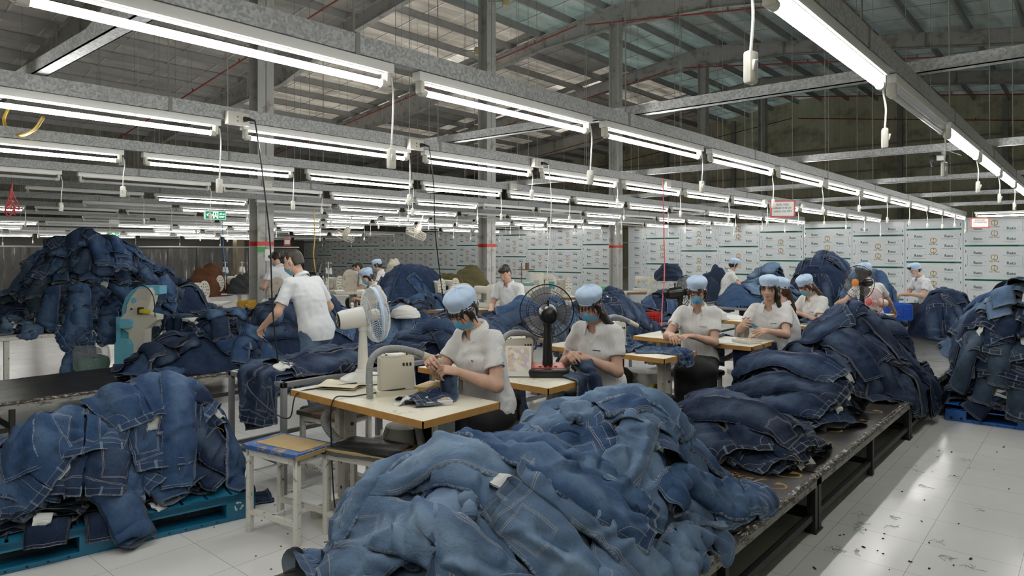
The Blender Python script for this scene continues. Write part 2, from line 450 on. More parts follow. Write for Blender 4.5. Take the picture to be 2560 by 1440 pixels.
wp.box2((PARTX-.02, -9, Ytop), (PARTX+.07, 10.93, Ytop+.05), 5); wp.box2((PARTX-.02, 11.3, Ytop), (PARTX+.07, 30.0, Ytop+.05), 5)
def put(vs, fs, mi, y, z, flip):
    s = -1 if flip else 1                              # local x runs to the viewer's right = -y
    wp.add([(PARTX-.004, y - s*a, z + s*b) for a, b, c in vs], fs, mi)
def rect(x0, x1, z0, z1): return [(x0, z0, 0), (x1, z0, 0), (x1, z1, 0), (x0, z1, 0)], [(0, 1, 2, 3)]
def logo():
    # two interlocking hooks forming a hexagonal mark
    def hook(s):
        P = [(0.01, .075), (-.03, .075), (-.075, .045), (-.075, -.045), (-.03, -.075), (-.005, -.06), (-.005, -.01)]
        vs = []; fs = []
        for i, (x, y) in enumerate(P):
            a = Vector(P[max(i-1, 0)]); b = Vector(P[min(i+1, len(P)-1)]); t = (b-a).normalized(); n = Vector((-t.y, t.x))*.012
            vs += [(s*(x+n.x), s*(y+n.y), 0), (s*(x-n.x), s*(y-n.y), 0)]
        for i in range(len(P)-1): fs.append((2*i, 2*i+1, 2*i+3, 2*i+2))
        return vs, fs
    return hook(1), hook(-1)
prs = random.Random(11)
npan = 30
for i in range(-4, 28):
    y1 = PY0 + PW*(i+1)                                # viewer's left edge of the panel
    yc = y1 - PW/2
    if 10.95 < yc < 11.35 or yc > 29: continue
    left = yc > 11.2
    flip = left and i != 12
    ph = prs.choice([0.05, 0.17, 0.30, 0.42, 0.55, 0.62]) if not left else prs.choice([0.1, 0.25, 0.45, 0.6])
    far = yc > 18
    lim = (10.9 - yc) if (yc < 11.2 and y1 > 10.9) else 9
    z = ph - 0.757
    while z < Ytop:
        def ok(a, b): return 0.25 < a and b < Ytop - .01
        def x_ok(x0): return not (y1 > 10.93 and yc < 11.0 and yc - x0 > 10.75) and not (yc > 11.2 and y1-PW < 11.3 and yc - x0 < 11.55)
        if ok(z, z+.045):
            put(*rect(-.545, .545, -.02, .02), 1, yc, z+.02, flip) if x_ok(-.5) else None
            if not far: put(*rect(-.40, .42, -.006, .006), 4, yc, z+.02, flip)
        for zz in (0.14, 0.365, 0.585):
            for xx in (-.30, .30):
                if ok(z+zz, z+zz+.07) and x_ok(xx):
                    v, f = text_geo('Reto', .085, True); put(v, f, 2, yc-xx, z+zz+.03, flip)
                    s2 = -1 if flip else 1
                    put(*rect(-.145, .145, -.004, .004), 4, yc-xx, z+zz+.03-s2*.058, flip)
                    if not far:
                        put(*rect(-.07, .07, -.003, .003), 4, yc-xx, z+zz+.03-s2*.078, flip)
                        put(*rect(.125, .15, .03, .038), 4, yc-xx, z+zz+.03, flip)
        for zz in (0.27, 0.50):
            if ok(z+zz-.07, z+zz+.08) and x_ok(0):
                s2 = -1 if flip else 1
                for v, f in logo(): put([(a*.72, b*.72, 0) for a, b, c in v], f, 3, yc, z+zz+s2*.02, flip)
                v, f = text_geo('Gia Phat', .055, False); put(v, f, 2, yc, z+zz-s2*.065, flip)
        if not far:
            for xx in (-.525, .525):
                for zz in (.12, .33, .65):
                    if ok(z+zz, z+zz+.05): put(*rect(-.007, .007, -.025, .025), 2, yc-xx, z+zz, flip)
                if ok(z+.3, z+.55): put(*rect(-.004, .004, -.12, .12), 4, yc-xx*.94, z+.45, flip)
        z += 0.757
struct(wp.build('wall_partition', [M_panel, M_pgreen, M_pdark, M_pgold, M_pgrey, M_steel], smooth=0))
# ================================================================== lamp rows
ROWY = [0.674, 2.18, 3.84, 5.56, 7.44, 9.4, 11.6, 13.6, 15.6, 17.6, 19.6, 21.8, 24.0]
ROWX0 = [1.87, 1.952, 2.054, 2.157, 2.29, 2.35, 2.2, 2.1, 2.0, 1.9, 2.1, 2.2, 2.0]
PER = 1.425; TL = 1.22; LZ = 2.27
def lamp_mesh(lit):
    h = MB(); h.box((TL/2, 0, .063), (TL+.07, .050, .040), bev=.004); h.box((TL/2, 0, .041), (TL-.02, .030, .006))
    hs = h.mesh('housing', M_white)
    hd = []
    for s in (0, 1):
        b = MB(); x = -.012 if s == 0 else TL+.012
        b.box((x, 0, .018), (.022, .04, .052), bev=.006); b.cyl((x, 0, 0), (x+(.03 if s == 0 else -.03), 0, 0), .017, n=12)
        hd.append(b.mesh('lamp_holder', M_offwhite))
    t = MB(); t.cyl((.01, 0, 0), (TL-.01, 0, 0), .0135, n=10)
    return hs, hd, t.mesh('tube', M_tube if lit else M_tubeoff, smooth=180)
LM = {True: lamp_mesh(True), False: lamp_mesh(False)}
def lamp(x, y, z, lit, label, group):
    t = thing('fluorescent_lamp', label, 'lamp', (x, y, z), group=group)
    hs, hd, tb = LM[lit]
    link('housing', hs, t); link('lamp_holder', hd[0], t); link('lamp_holder', hd[1], t); link('tube', tb, t)
    return t
ORD = ['first', 'second', 'third', 'fourth', 'fifth', 'sixth', 'seventh', 'eighth', 'ninth', 'tenth', 'eleventh', 'twelfth', 'thirteenth', 'fourteenth']
RN = ['on the row nearest the right edge', 'on the long row across the top of the photo', 'on the second row from the top left', 'on the third row from the top left', 'on the fourth row from the top left',
      'on the fifth row from the top left'] + ['on the %s row back' % o for o in ORD[5:13]]
OFF = {(0, 1), (3, 99), (4, 0), (4, 1), (4, -1), (5, 0), (5, 2), (6, 1), (6, 3), (5, -1), (7, 1), (7, 2), (8, 3), (3, 6), (4, 4), (2, 99), (4, 5), (9, 2), (10, 3), (11, 1), (5, 5), (6, 6)}
# pull-switches hang on a cord beside most lamps
def switch_mesh(L):
    c = MB(); c.tube(crom([(0, 0, 0), (.012, .004, -L*.25), (.004, -.004, -L*.6), (0, 0, -L)], 4), .0042, 6)
    b = MB(); b.box((0, 0, -L-.04), (.036, .026, .084), bev=.009)
    r = MB(); r.box((-.004, -.014, -L-.037), (.015, .010, .028), rot=(.25, 0, 0), bev=.003)
    r.box((.017, 0, -L-.037), (.010, .012, .025), rot=(0, .3, 0), bev=.003)
    return c.mesh('cord', M_white), b.mesh('switch_body', M_offwhite), r.mesh('rocker', M_white)
SWM = [switch_mesh(L) for L in (.20, .25, .16, .22, .29)]
def pull_switch(x, y, z, k, label, group, yaw=0.0):
    t = thing('pull_switch', label, 'switch', (x, y, z), yaw, group)
    c, b, r = SWM[k % len(SWM)]
    link('cord', c, t); s = link('switch_body', b, t); link('rocker', r, s)
    return t
ls = random.Random(5)
for r, (Y, X0) in enumerate(zip(ROWY, ROWX0)):
    drop = 0.0 if r < 8 else -0.05*(r-7)
    z = LZ + drop
    k0 = -2 if r < 3 else (-1 if r < 5 else 0)
    if r >= 5: X0 = X0 + 0.0
    xs = 0.2 if r == 0 else (-1.2 if r < 3 else (0.2 if r < 5 else 1.2))
    xe = 17.6 if r < 8 else 17.2
    if r in (9, 11): xe = 12.0
    nm = ['right-hand', 'longest top', 'second', 'third', 'fourth', 'fifth', 'sixth', 'seventh', 'eighth', 'ninth', 'tenth', 'eleventh', 'twelfth'][r]
    bm_ = thing('lamp_rail', 'galvanised steel rail carrying the %s row of tube lamps' % nm, 'rail', (0, Y, z), group='rails carrying the tube lamps')
    b = MB()
    b.box2((xs, -.025, .086), (xe, .025, .089)); b.box2((xs, -.025, .158), (xe, .025, .161)); b.box2((xs, -.0265, .086), (xe, -.0235, .161)); b.box2((xs, .0235, .086), (xe, .0265, .161))
    b.build('channel', M_galv, bm_, smooth=0)
    wr = MB()
    for x in np.arange(max(xs, -1)+.6, xe, 2.0):
        top = roof_z(Y) - z
        wr.cyl((x, 0, .15), (x, .02, top), .0045, n=5); wr.box((x, 0, .124), (.02, .058, .085))
    wr.build('suspension_wire', M_wire, bm_, smooth=0)
    nl = int((xe - X0)/PER)
    for k in range(k0, nl+1):
        x = X0 + PER*k
        if x < xs - .1 or x + TL > xe + .3: continue
        if r in (6, 8, 10) and ls.random() < .22: continue
        if r >= 7 and x < 2.0: continue
        lit = not ((r, k) in OFF or (r >= 7 and ls.random() < .30) or (r in (4, 5, 6) and k > 6 and ls.random() < .15))
        word = ORD[k - k0] if k - k0 < 14 else 'last'
        lamp(x, Y, z, lit, '%s tube lamp, %s along %s' % ('lit' if lit else 'dark', word, RN[r]), 'tube lamps ' + RN[r])
        if r < 8 or ls.random() < .7:
            pull_switch(x + TL + .03, Y - .01, z + .03, ls.randrange(5)*(r > 0), 'pull switch after the %s lamp %s' % (word, RN[r]), 'pull switches ' + RN[r], ls.uniform(-.5, .5))
# two lamps turned across the aisle at the far right
t = lamp(15.6, 1.75, LZ-.02, True, 'lit tube lamp turned crosswise under the far rail, left one', 'crosswise tube lamps'); t.rotation_euler = (0, 0, -PI/2+.0)
t = lamp(13.2, 0.55, LZ-.02, True, 'lit tube lamp turned crosswise at the right edge of the photo', 'crosswise tube lamps'); t.rotation_euler = (0, 0, -PI/2)
# crosswise galvanised bars lying on the rails
for i, x in enumerate([1.0, 3.72, 6.7, 9.5, 12.3, 15.1]):
    y1 = (6.0, 4.6, 8.0, 9.5, 12, 12)[i]
    b = MB(); b.box2((x-.03, -4.5, LZ+.165), (x+.03, y1, LZ+.17)); b.box2((x-.03, -4.5, LZ+.165), (x-.025, y1, LZ+.225)); b.box2((x+.025, -4.5, LZ+.165), (x+.03, y1, LZ+.225))
    o = b.build('cross_bar', M_galv, smooth=0)
    tag(o, 'galvanised cross bar lying over the lamp rails, %s from the camera' % ORD[i], 'bar', 'galvanised cross bars')
for i, (x, ya, yb) in enumerate([(2.6, 7.3, 10.2), (5.0, 7.0, 12.5), (8.0, 9.0, 14.0), (10.5, 11, 17.5)]):
    b = MB(); b.box2((x-.03, ya, LZ+.17), (x+.03, yb, LZ+.23)); o = b.build('cross_bar', M_galv, smooth=0)
    tag(o, 'galvanised bar crossing the far lamp rails on the left, %s from the camera' % ORD[i], 'bar', 'galvanised cross bars')
# red sprinkler pipes under the roof
for i, x in enumerate([3.9, 9.6, 15.7, 21.6, 27.5, 33.4]):
    for s in (1, -1):
        b = MB(); pts = [(x, RIDGE_Y + s*u, roof_z(RIDGE_Y+u)-1.22 + .0*u) for u in np.linspace(0 if s > 0 else 0.3, 17, 10)]
        b.tube(pts, .021, 8)
        for u in np.linspace(1.5, 16, 6): b.cyl((x, RIDGE_Y+s*u, roof_z(RIDGE_Y+u)-1.22), (x, RIDGE_Y+s*u, roof_z(RIDGE_Y+u)-1.12), .014, n=6)
        o = b.build('sprinkler_pipe', M_redpipe)
        tag(o, 'thin red sprinkler pipe under the %s roof slope, %s from the camera' % ('left' if s > 0 else 'right', ORD[i]), 'pipe', 'red sprinkler pipes')
# socket boxes fixed on the rails, some with a black plug and a hanging cable
def socket(p, plug, label, sz=.12, cable=None, cm=None):
    t = thing('socket_box', label, 'socket', p, group='socket boxes on the rails')
    b = MB(); b.box((0, 0, 0), (sz, .045, .075), bev=.004)
    bb = b.build('box', M_offwhite, t)
    b = MB()
    for dx in (-.018, .018):
        for dz in (-.016, 0.008): b.cyl((dx+.01, -.0235, dz), (dx+.01, -.022, dz), .004, n=8)
    b.build('socket_hole', M_black, bb)
    if plug:
        b = MB(); b.cyl((sz*.3, -.022, 0), (sz*.3, -.055, -.003), .016, .011, n=10); b.cyl((sz*.3, -.055, -.003), (sz*.3+.03, -.075, -.012), .009, .006, n=8)
        b.build('plug', M_black, t)
    if cable:
        b = MB(); b.tube(crom([(sz*.3+.03, -.075, -.012)] + cable, 8), .0045, 6)
        c = b.build('cable', cm or M_black, t)
    return t
def on_rail(px, py, r):
    p = on_y(px, py, ROWY[r]-.05); return p
p = on_rail(593, 297, 2); socket(p, True, 'white socket box with a black plug on the second rail', .13, [(.10, -.10, -.3), (.16, -.08, -.7), (.20, -.04, -1.1), (.26, 0, -1.45)])
p = on_rail(1038, 362, 2); socket(p, True, 'white socket box with a black plug near the middle column', .13, [(.10, -.09, -.3), (.14, -.06, -.6), (.22, -.02, -.9), (.30, 0, -1.25)])
p = on_rail(1343, 408, 2); socket(p, True, 'white socket box with a white cable left of the man in the middle', .13, [(.09, -.09, -.35), (.10, -.05, -.8), (.13, 0, -1.2)], M_white)
for px, py, r, l in ((668, 460, 4, 'white socket box on the rail right of the left column'), (1282, 466, 3, 'white socket box on the third rail under the middle bar'), (312, 492, 5, 'white socket box on the fifth rail at the left'),
                     (1668, 460, 2, 'white socket box beside the long red cable'), (1912, 505, 2, 'white socket box just left of the larger red-framed sign'), (2006, 515, 2, 'white socket box just right of the larger red-framed sign'), (284, 555, 6, 'white socket box far back on the left rail')):
    socket(on_rail(px, py, r), False, l, .11)
# signs -------------------------------------------------------------
M_signred = mat('sign_red', (0.52, 0.06, 0.04), 0.45, 0.0, 0.1); M_ink = mat('ink_grey', (0.10, 0.10, 0.11), 0.6)
def face_cam(p): return math.atan2(p[1], p[0]) - PI/2      # local -y looks back along the line to p
def sign(px, py, d, w, h, lines, label, yaw):
    p = at_depth(px, py, d)
    t = thing('hanging_sign', label, 'sign', p, yaw, 'red-framed hanging signs')
    b = MB(); f = .018 if w > .2 else .014
    b.box2((-w/2, 0, -h/2), (w/2, .008, -h/2+f)); b.box2((-w/2, 0, h/2-f), (w/2, .008, h/2)); b.box2((-w/2, 0, -h/2), (-w/2+f, .008, h/2)); b.box2((w/2-f, 0, -h/2), (w/2, .008, h/2))
    b.build('frame', M_signred, t, smooth=0)
    b = MB(); b.box2((-w/2+f, .002, -h/2+f), (w/2-f, .007, h/2-f)); pl = b.build('notice_sheet', M_paper, t, smooth=0)
    b = MB()
    for i, (s, sz) in enumerate(lines):
        v, fc = text_geo(s, sz, True); z = h*.24 - i*h*.2
        b.add([(x, .0012, y+z) for x, y, _ in v], fc)
    b.build('lettering', M_ink, pl, smooth=0)
    b = MB()
    for s in (-1, 1): b.cyl((s*w*.4, .004, h/2), (s*w*.4, .004, h/2+.12), .002, n=5)
    b.build('hanger', M_wire, t)
ax = -PI/2                                             # signs hang across the rows
sign(1957, 522, 8.6, .30, .215, [('KHU VỰC', .034), ('HÀNH VI PHÚT', .030), ('HÀNG CHI TIẾT', .030)], 'larger red-framed white notice hanging among the lamp rows', -1.05)
sign(2450, 557, 13.4, .345, .20, [('KHU VỰC', .040), ('LƯU HÀNG ĐỢI', .034)], 'smaller red-framed white notice hanging before the panel wall at right', -.95)
p = at_depth(718, 605, 15); t = thing('hanging_sign', 'tiny red and white notice hanging right of the left column', 'sign', p, -.7, 'red-framed hanging signs')
b = MB(); b.box2((-.07, 0, -.09), (.07, .01, .07)); b.build('frame', M_signred, t, smooth=0); b = MB(); b.box2((-.055, -.003, -.05), (.055, 0, .05)); b.build('notice_sheet', M_paper, t, smooth=0)
M_exg = emat('exit_green', (0.01, 0.16, 0.07), 0.85); M_exw = emat('exit_white', (0.72, 1.0, 0.78), 0.95); M_exg2 = emat('exit_green_far', (0.02, 0.22, 0.06), 0.8)
def exit_sign(px, py, d, w, h, yaw, label, gm):
    t = thing('exit_sign', label, 'sign', at_depth(px, py, d), yaw, 'green exit signs')
    b = MB(); b.box((0, .02, 0), (w, .03, h), bev=.008); b.build('housing', M_white, t)
    b = MB(); b.box((0, .003, 0), (w*.90, .006, h*.80)); f = b.build('face', gm, t, smooth=0)
    b = MB(); Y = -.0015
    def R(x0, x1, z0, z1): b.add([(x0*w, Y, z0*h), (x1*w, Y, z0*h), (x1*w, Y, z1*h), (x0*w, Y, z1*h)], [(0, 1, 2, 3)])
    R(-.27, -.13, -.05, .08); b.add([(-.42*w, Y, .02*h), (-.30*w, Y, -.2*h), (-.22*w, Y, -.2*h), (-.30*w, Y, .02*h)], [(0, 1, 2, 3)]); b.add([(-.42*w, Y, .02*h), (-.30*w, Y, .02*h), (-.22*w, Y, .24*h), (-.30*w, Y, .24*h)], [(0, 1, 2, 3)])
    R(-.12, -.085, -.36, .34); R(-.12, .12, .27, .34); R(.085, .12, -.36, .34)          # doorway
    b.cyl((.0, Y+.001, .17*h), (.0, Y, .17*h), .07*h, n=12)                                # running figure
    for a, c in (((0, .1), (-.02, -.08)), ((-.02, -.08), (-.07, -.3)), ((-.01, -.08), (.05, -.16)), ((.05, -.16), (.06, -.32)), ((0, .06), (-.06, -.02)), ((0, .06), (.06, .0))):
        b.cyl((a[0]*w, Y, a[1]*h), (c[0]*w, Y, c[1]*h), .032*h, n=6)
    v, fc = text_geo('EXIT', .28*h, True); b.add([(x+.29*w, Y, y-.17*h) for x, y, _ in v], fc)
    v, fc = text_geo('LỐI RA', .20*h, True); b.add([(x+.29*w, Y, y+.14*h) for x, y, _ in v], fc)
    b.build('exit_symbol', M_exw, f, smooth=0)
    b = MB()
    for s in (-.4, .4): b.cyl((s*w, .02, h/2), (s*w, .02, h/2+.25), .003, n=5)
    b.build('hanger', M_wire, t)
exit_sign(539, 538, 10.2, .325, .138, -.45+.38, 'larger green exit sign with a running figure hanging left of the column', M_exg)
exit_sign(283, 587, 19.0, .34, .14, -.15+.38, 'small glowing green exit sign far back above the tall denim heap', M_exg2)
# loose cables and hoses hanging from the rails ------------------------
def cable(name, pts, r, m, label, cat, group=None):
    b = MB(); b.tube(crom(pts, 8), r, 8); o = b.build(name, m); tag(o, label, cat, group); return o
q = at_depth
cable('red_cable', [q(1657, 445, 7.2), q(1659, 520, 7.25), q(1660, 600, 7.3), q(1661, 690, 7.2), q(1656, 760, 7.0), q(1654, 815, 6.8)], .006, mat('pink_red_cable', (.62, .10, .10), .4), 'long pinkish red cable hanging down beside the third woman', 'cable')
cable('yellow_hose', [q(20, 272, 4.7), q(10, 300, 4.7), q(22, 328, 4.65), q(55, 338, 4.6), q(88, 322, 4.55), q(108, 293, 4.5)], .011, M_yel, 'yellow hose looping under the second lamp row at the left edge', 'hose')
cable('yellow_cable', [q(784, 520, 11), q(787, 590, 11), q(784, 640, 11), q(792, 700, 11)], .009, M_yel, 'yellow cable hanging right of the man in white', 'cable')
cable('blue_cable', [q(558, 505, 13), q(556, 560, 13), q(560, 640, 13), q(564, 690, 13)], .007, M_blue_cable, 'thin blue cable hanging below the larger exit sign', 'cable')
# bundle of red wire at the left edge
t = thing('wire_bundle', 'coiled bundle of pinkish red wire hanging at the left edge', 'wire', q(28, 470, 6.6), .4)
b = MB(); M_pink = mat('pink_red_cable', (.62, .10, .10), .4); wr = random.Random(2)
for i in range(7):
    a = wr.uniform(0, 6.28); s = wr.uniform(.03, .075); e = wr.uniform(.18, .31)
    b.tube(crom([(0, 0, 0), (s*math.cos(a)*.4, s*math.sin(a)*.4, -.08), (s*math.cos(a), s*math.sin(a), -.2), (s*math.cos(a+.9)*.8, s*math.sin(a+.9)*.8, -e), (s*math.cos(a+2)*.7, s*math.sin(a+2)*.7, -.2), (0, 0, -.12)], 5), .0042, 6)
b.tube(crom([(0, 0, .16), (.01, 0, .08), (0, 0, -.12)], 4), .006, 6)
b.build('coil', M_pink, t)
b = MB(); b.tube([(-.02, -.005, -.13), (0, -.015, -.12), (.02, -.004, -.13), (.0, .015, -.125)], .004, 6, closed=True); b.build('tie', M_white, t)
# speakers / black flood lamp clamped on the bar at right, ring fans under the rails
t = thing('bar_clamp', 'black and white clamp hanging on the bar at upper right', 'clamp', q(2347, 395, 7.5), -.75)
b = MB(); b.box((0, 0, 0), (.15, .05, .05), bev=.006); b.build('body', M_white, t)
for s in (-1, 1):
    b = MB(); b.box((s*.07, 0, -.01), (.045, .06, .085), bev=.006); b.box((s*.08, 0, -.07), (.02, .02, .06), rot=(0, s*.3, 0)); b.build('jaw', M_black, t)
b = MB(); b.cyl((.05, 0, .02), (.05, 0, .07), .014, n=8); b.tube(crom([(.05, 0, .07), (.1, .02, .09), (.25, .05, .06), (.35, .1, .05)], 5), .005, 6); b.build('fitting', M_galv, t)
M_fanw = mat('fan_ivory', (0.72, 0.68, 0.58), 0.35, 0.0, 0.06)
for px, py, d, lab in ((862, 590, 13.5, 'ivory caged ceiling fan hanging left of the middle column'), (1040, 584, 13.0, 'ivory caged ceiling fan hanging just left of the middle column')):
    t = thing('ceiling_fan', lab, 'fan', q(px, py, d), rot=(.35, .25, .3), group='ceiling fans')
    b = MB(); R = .21
    for k in range(5):
        rr = R*math.cos(k*.3-.6)*1.0; b.tube([(rr*math.cos(a), rr*math.sin(a), (k-2)*.035) for a in np.linspace(0, 2*PI, 25)[:-1]], .004, 5, closed=True)
    for a in np.linspace(0, 2*PI, 19)[:-1]:
        b.tube([(.05*math.cos(a), .05*math.sin(a), -.085), (R*.85*math.cos(a), R*.85*math.sin(a), -.07), (R*math.cos(a), R*math.sin(a), 0), (R*.85*math.cos(a), R*.85*math.sin(a), .07), (.05*math.cos(a), .05*math.sin(a), .085)], .003, 5)
    b.build('cage', M_fanw, t)
    for a in (0, 2.09, 4.19):
        b = MB(); b.add([(.03*math.cos(a), .03*math.sin(a), .01), (.17*math.cos(a-.4), .17*math.sin(a-.4), .03), (.17*math.cos(a+.4), .17*math.sin(a+.4), -.03), (.03*math.cos(a+.8), .03*math.sin(a+.8), -.01)], [(0, 1, 2, 3)]); b.build('blade', M_fanw, t)
    b = MB(); b.lathe([(.0, .2), (.05, .19), (.06, .1), (.05, .0), (.03, -.03), (0, -.04)], 16); b.build('motor', M_fanw, t)
    b = MB(); b.cyl((0, 0, .19), (-.05, 0, .42), .012, n=8); b.build('stem', M_white, t)
# emergency lamps near the roof
for px, py, d, l in ((1195, 128, 17, 'yellowish square lamp bracketed on the middle column'), (1265, 4, 16, 'yellow lamp hanging at the top edge right of the middle column')):
    t = thing('flood_lamp', l, 'lamp', q(px, py, d), -.6)
    b = MB(); b.box((0, 0, 0), (.16, .1, .2), bev=.01); b.build('lamp_head', mat('aged_yellow', (.55, .44, .22), .5), t)
    b = MB(); b.cyl((-.07, .02, .02), (-.4, .05, -.02), .015, n=8); b.build('bracket', M_wire, t)
# ================================================================== denim
def denim_mat():
    m, nt, out = _new('denim'); q = NT(nt)
    oi = q.n('ShaderNodeObjectInfo'); base = oi.outputs['Color']
    def attr(nm):
        a = q.n('ShaderNodeAttribute'); a.attribute_name = nm
        s = q.n('ShaderNodeSeparateXYZ'); q.l(a.outputs['Vector'], s.inputs[0]); return a.outputs['Vector'], s.outputs
    fv, F = attr('flat'); ev, E = attr('edge')
    x, s, side = F[0], F[1], F[2]; dout, din, hemd = E[0], E[1], E[2]
    M = q.math
    ax = M('ABSOLUTE', x)
    # wash: pale thigh and seat, darker sides, mottling
    pv = q.n('ShaderNodeVectorMath', operation='ADD'); q.l(fv, pv.inputs[0]); q.l(oi.outputs['Random'], pv.inputs[1])
    cen = M('SUBTRACT', ax, 0.135)
    fade = M('MULTIPLY', M('SUBTRACT', 1.0, M('MULTIPLY', M('MULTIPLY', cen, cen), 150.0), clamp=True), q.ramp(s, (0.10, 0.25), (0.30, 1.0), (0.55, 0.8), (0.85, 0.15)))
    mott = q.noise(16.0, 4.0, 0.65, pv.outputs[0])
    grain = q.noise(240.0, 2.0, 0.7, q.mapping(fv, (1, .35, 1)))
    f = M('MULTIPLY_ADD', fade, 0.95, M('MULTIPLY_ADD', mott, 0.9, -0.45))
    f = M('ADD', f, M('MULTIPLY_ADD', grain, 0.7, -0.35), clamp=True)
    pale = q.mix(0.15, q.mix(1.0, base, (1.85, 1.7, 1.48), 'MULTIPLY'), (0.36, 0.47, 0.61))
    c = q.mix(f, base, pale)
    c = q.mix(M('MULTIPLY', q.ramp(q.noise(7.0, 3.0, 0.6, pv.outputs[0]), (0.45, 0.0), (0.75, 0.55)), 1.0), c, q.mix(1.0, base, (0.55, 0.55, 0.6), 'MULTIPLY'))
    # seams: rubbed pale ridges beside dark valleys
    puck = q.ramp(q.noise(85.0, 2.0, 0.6, fv), (0.40, 0.0), (0.62, 1.0))
    def line(d, c0, w): return q.band(d, c0, w)
    edge = M('LESS_THAN', dout, 0.0055); ine = M('LESS_THAN', din, 0.005)
    wb = M('LESS_THAN', s, 0.007); hm = M('LESS_THAN', hemd, 0.006)
    rub = M('MAXIMUM', M('MAXIMUM', edge, M('MULTIPLY', ine, M('GREATER_THAN', s, 0.24))), M('MAXIMUM', wb, hm))
    c = q.mix(M('MULTIPLY', rub, M('MULTIPLY_ADD', puck, 0.55, 0.12)), c, (0.38, 0.46, 0.55))
    c = q.mix(M('MULTIPLY', M('LESS_THAN', s, 0.041), 0.45), c, q.mix(1.0, base, (.45, .45, .5), 'MULTIPLY'))
    # stitching
    st = None
    def addl(e):
        nonlocal st
        st = e if st is None else M('MAXIMUM', st, e)
    w = 0.00125
    addl(line(s, 0.040, w)); addl(line(s, 0.010, w)); addl(line(hemd, 0.019, w)); addl(M('MULTIPLY', line(dout, 0.0105, w), M('LESS_THAN', s, 0.22)))
    addl(M('MULTIPLY', M('MAXIMUM', line(din, 0.008, w), line(din, 0.014, w)), M('GREATER_THAN', s, 0.2)))
    back = M('LESS_THAN', side, 0.0); front = M('GREATER_THAN', side, 0.0)
    px_ = M('SUBTRACT', M('ABSOLUTE', cen), 0.062)                       # patch pocket: side edges
    py_ = M('SUBTRACT', M('ABSOLUTE', M('SUBTRACT', s, 0.165)), 0.072)
    box = M('MAXIMUM', px_, M('SUBTRACT', py_, M('MULTIPLY', M('MAXIMUM', M('MULTIPLY', M('SUBTRACT', 0.03, M('ABSOLUTE', cen)), M('GREATER_THAN', s, 0.2)), 0.0), 0.35)))
    pk = M('MAXIMUM', M('LESS_THAN', M('ABSOLUTE', box), w), M('LESS_THAN', M('ABSOLUTE', M('ADD', box, 0.006)), w))
    addl(M('MULTIPLY', pk, back))
    yoke = M('SUBTRACT', s, M('MULTIPLY_ADD', ax, -0.16, 0.085))
    addl(M('MULTIPLY', M('MAXIMUM', line(yoke, 0.0, w), line(yoke, 0.006, w)), back))
    fp = M('SUBTRACT', M('ADD', M('POWER', M('SUBTRACT', 0.235, ax), 2.0), M('POWER', M('SUBTRACT', s, 0.03), 2.0)), 0.0105)
    addl(M('MULTIPLY', M('MULTIPLY', M('LESS_THAN', M('ABSOLUTE', fp), 0.00028), M('GREATER_THAN', s, 0.03)), front))
    addl(M('MULTIPLY', M('MULTIPLY', line(x, 0.038, w), M('LESS_THAN', s, 0.17)), front))
    dash = M('LESS_THAN', M('FRACT', M('MULTIPLY', M('ADD', s, x), 190.0)), 0.72)
    c = q.mix(M('MULTIPLY', M('MULTIPLY', st, dash), 0.62), c, (0.50, 0.45, 0.36))
    # belt loops
    lp = M('LESS_THAN', M('PINGPONG', M('ADD', x, 0.0), 0.085), 0.007)
    lp = M('MULTIPLY', M('LESS_THAN', M('ABSOLUTE', M('SUBTRACT', M('PINGPONG', M('ADD', x, 0.045), 0.09), 0.045)), 0.006), M('LESS_THAN', s, 0.05))
    c = q.mix(M('MULTIPLY', lp, 0.35), c, (0.34, 0.42, 0.50))
    # inside of the cloth
    geo = q.n('ShaderNodeNewGeometry')
    inside = q.mix(0.5, base, (0.36, 0.40, 0.42)); inside = q.mix(q.noise(60.0, 2.0, 0.6, fv), inside, (0.22, 0.25, 0.28))
    c = q.mix(geo.outputs['Backfacing'], c, inside)
    h0 = M('MULTIPLY', q.noise(20.0, 5.0, 0.6, q.mapping(pv.outputs[0], (1, .7, 1)), .6), 1.6)
    h = M('ADD', M('MULTIPLY', q.noise(70.0, 4.0, 0.65, q.mapping(pv.outputs[0], (1, 1, 1))), 0.5), M('MULTIPLY', M('MULTIPLY', rub, puck), 0.5))
    h = M('ADD', h, M('MULTIPLY', lp, 0.5))
    h = M('ADD', M('SUBTRACT', h, M('MULTIPLY', st, 0.25)), h0)
    nr = q.bump(h, 0.75, 0.008)
    q.bsdf(out, c, 0.88, 0.0, nr, 0.25); return m
M_denim = denim_mat()
def wash(kind, r):
    """denim colours: indigo, dark, mid, worn, pale"""
    a, b = {'indigo': ((.006, .014, .040), (.011, .023, .060)), 'dark': ((.011, .024, .060), (.019, .039, .090)), 'mid': ((.022, .054, .128), (.038, .082, .172)),
            'worn': ((.066, .118, .210), (.106, .172, .280)), 'grey': ((.022, .040, .070), (.034, .057, .092))}[kind]
    t = r.random(); return tuple(p*(1-t)+s*t for p, s in zip(a, b)) + (1,)

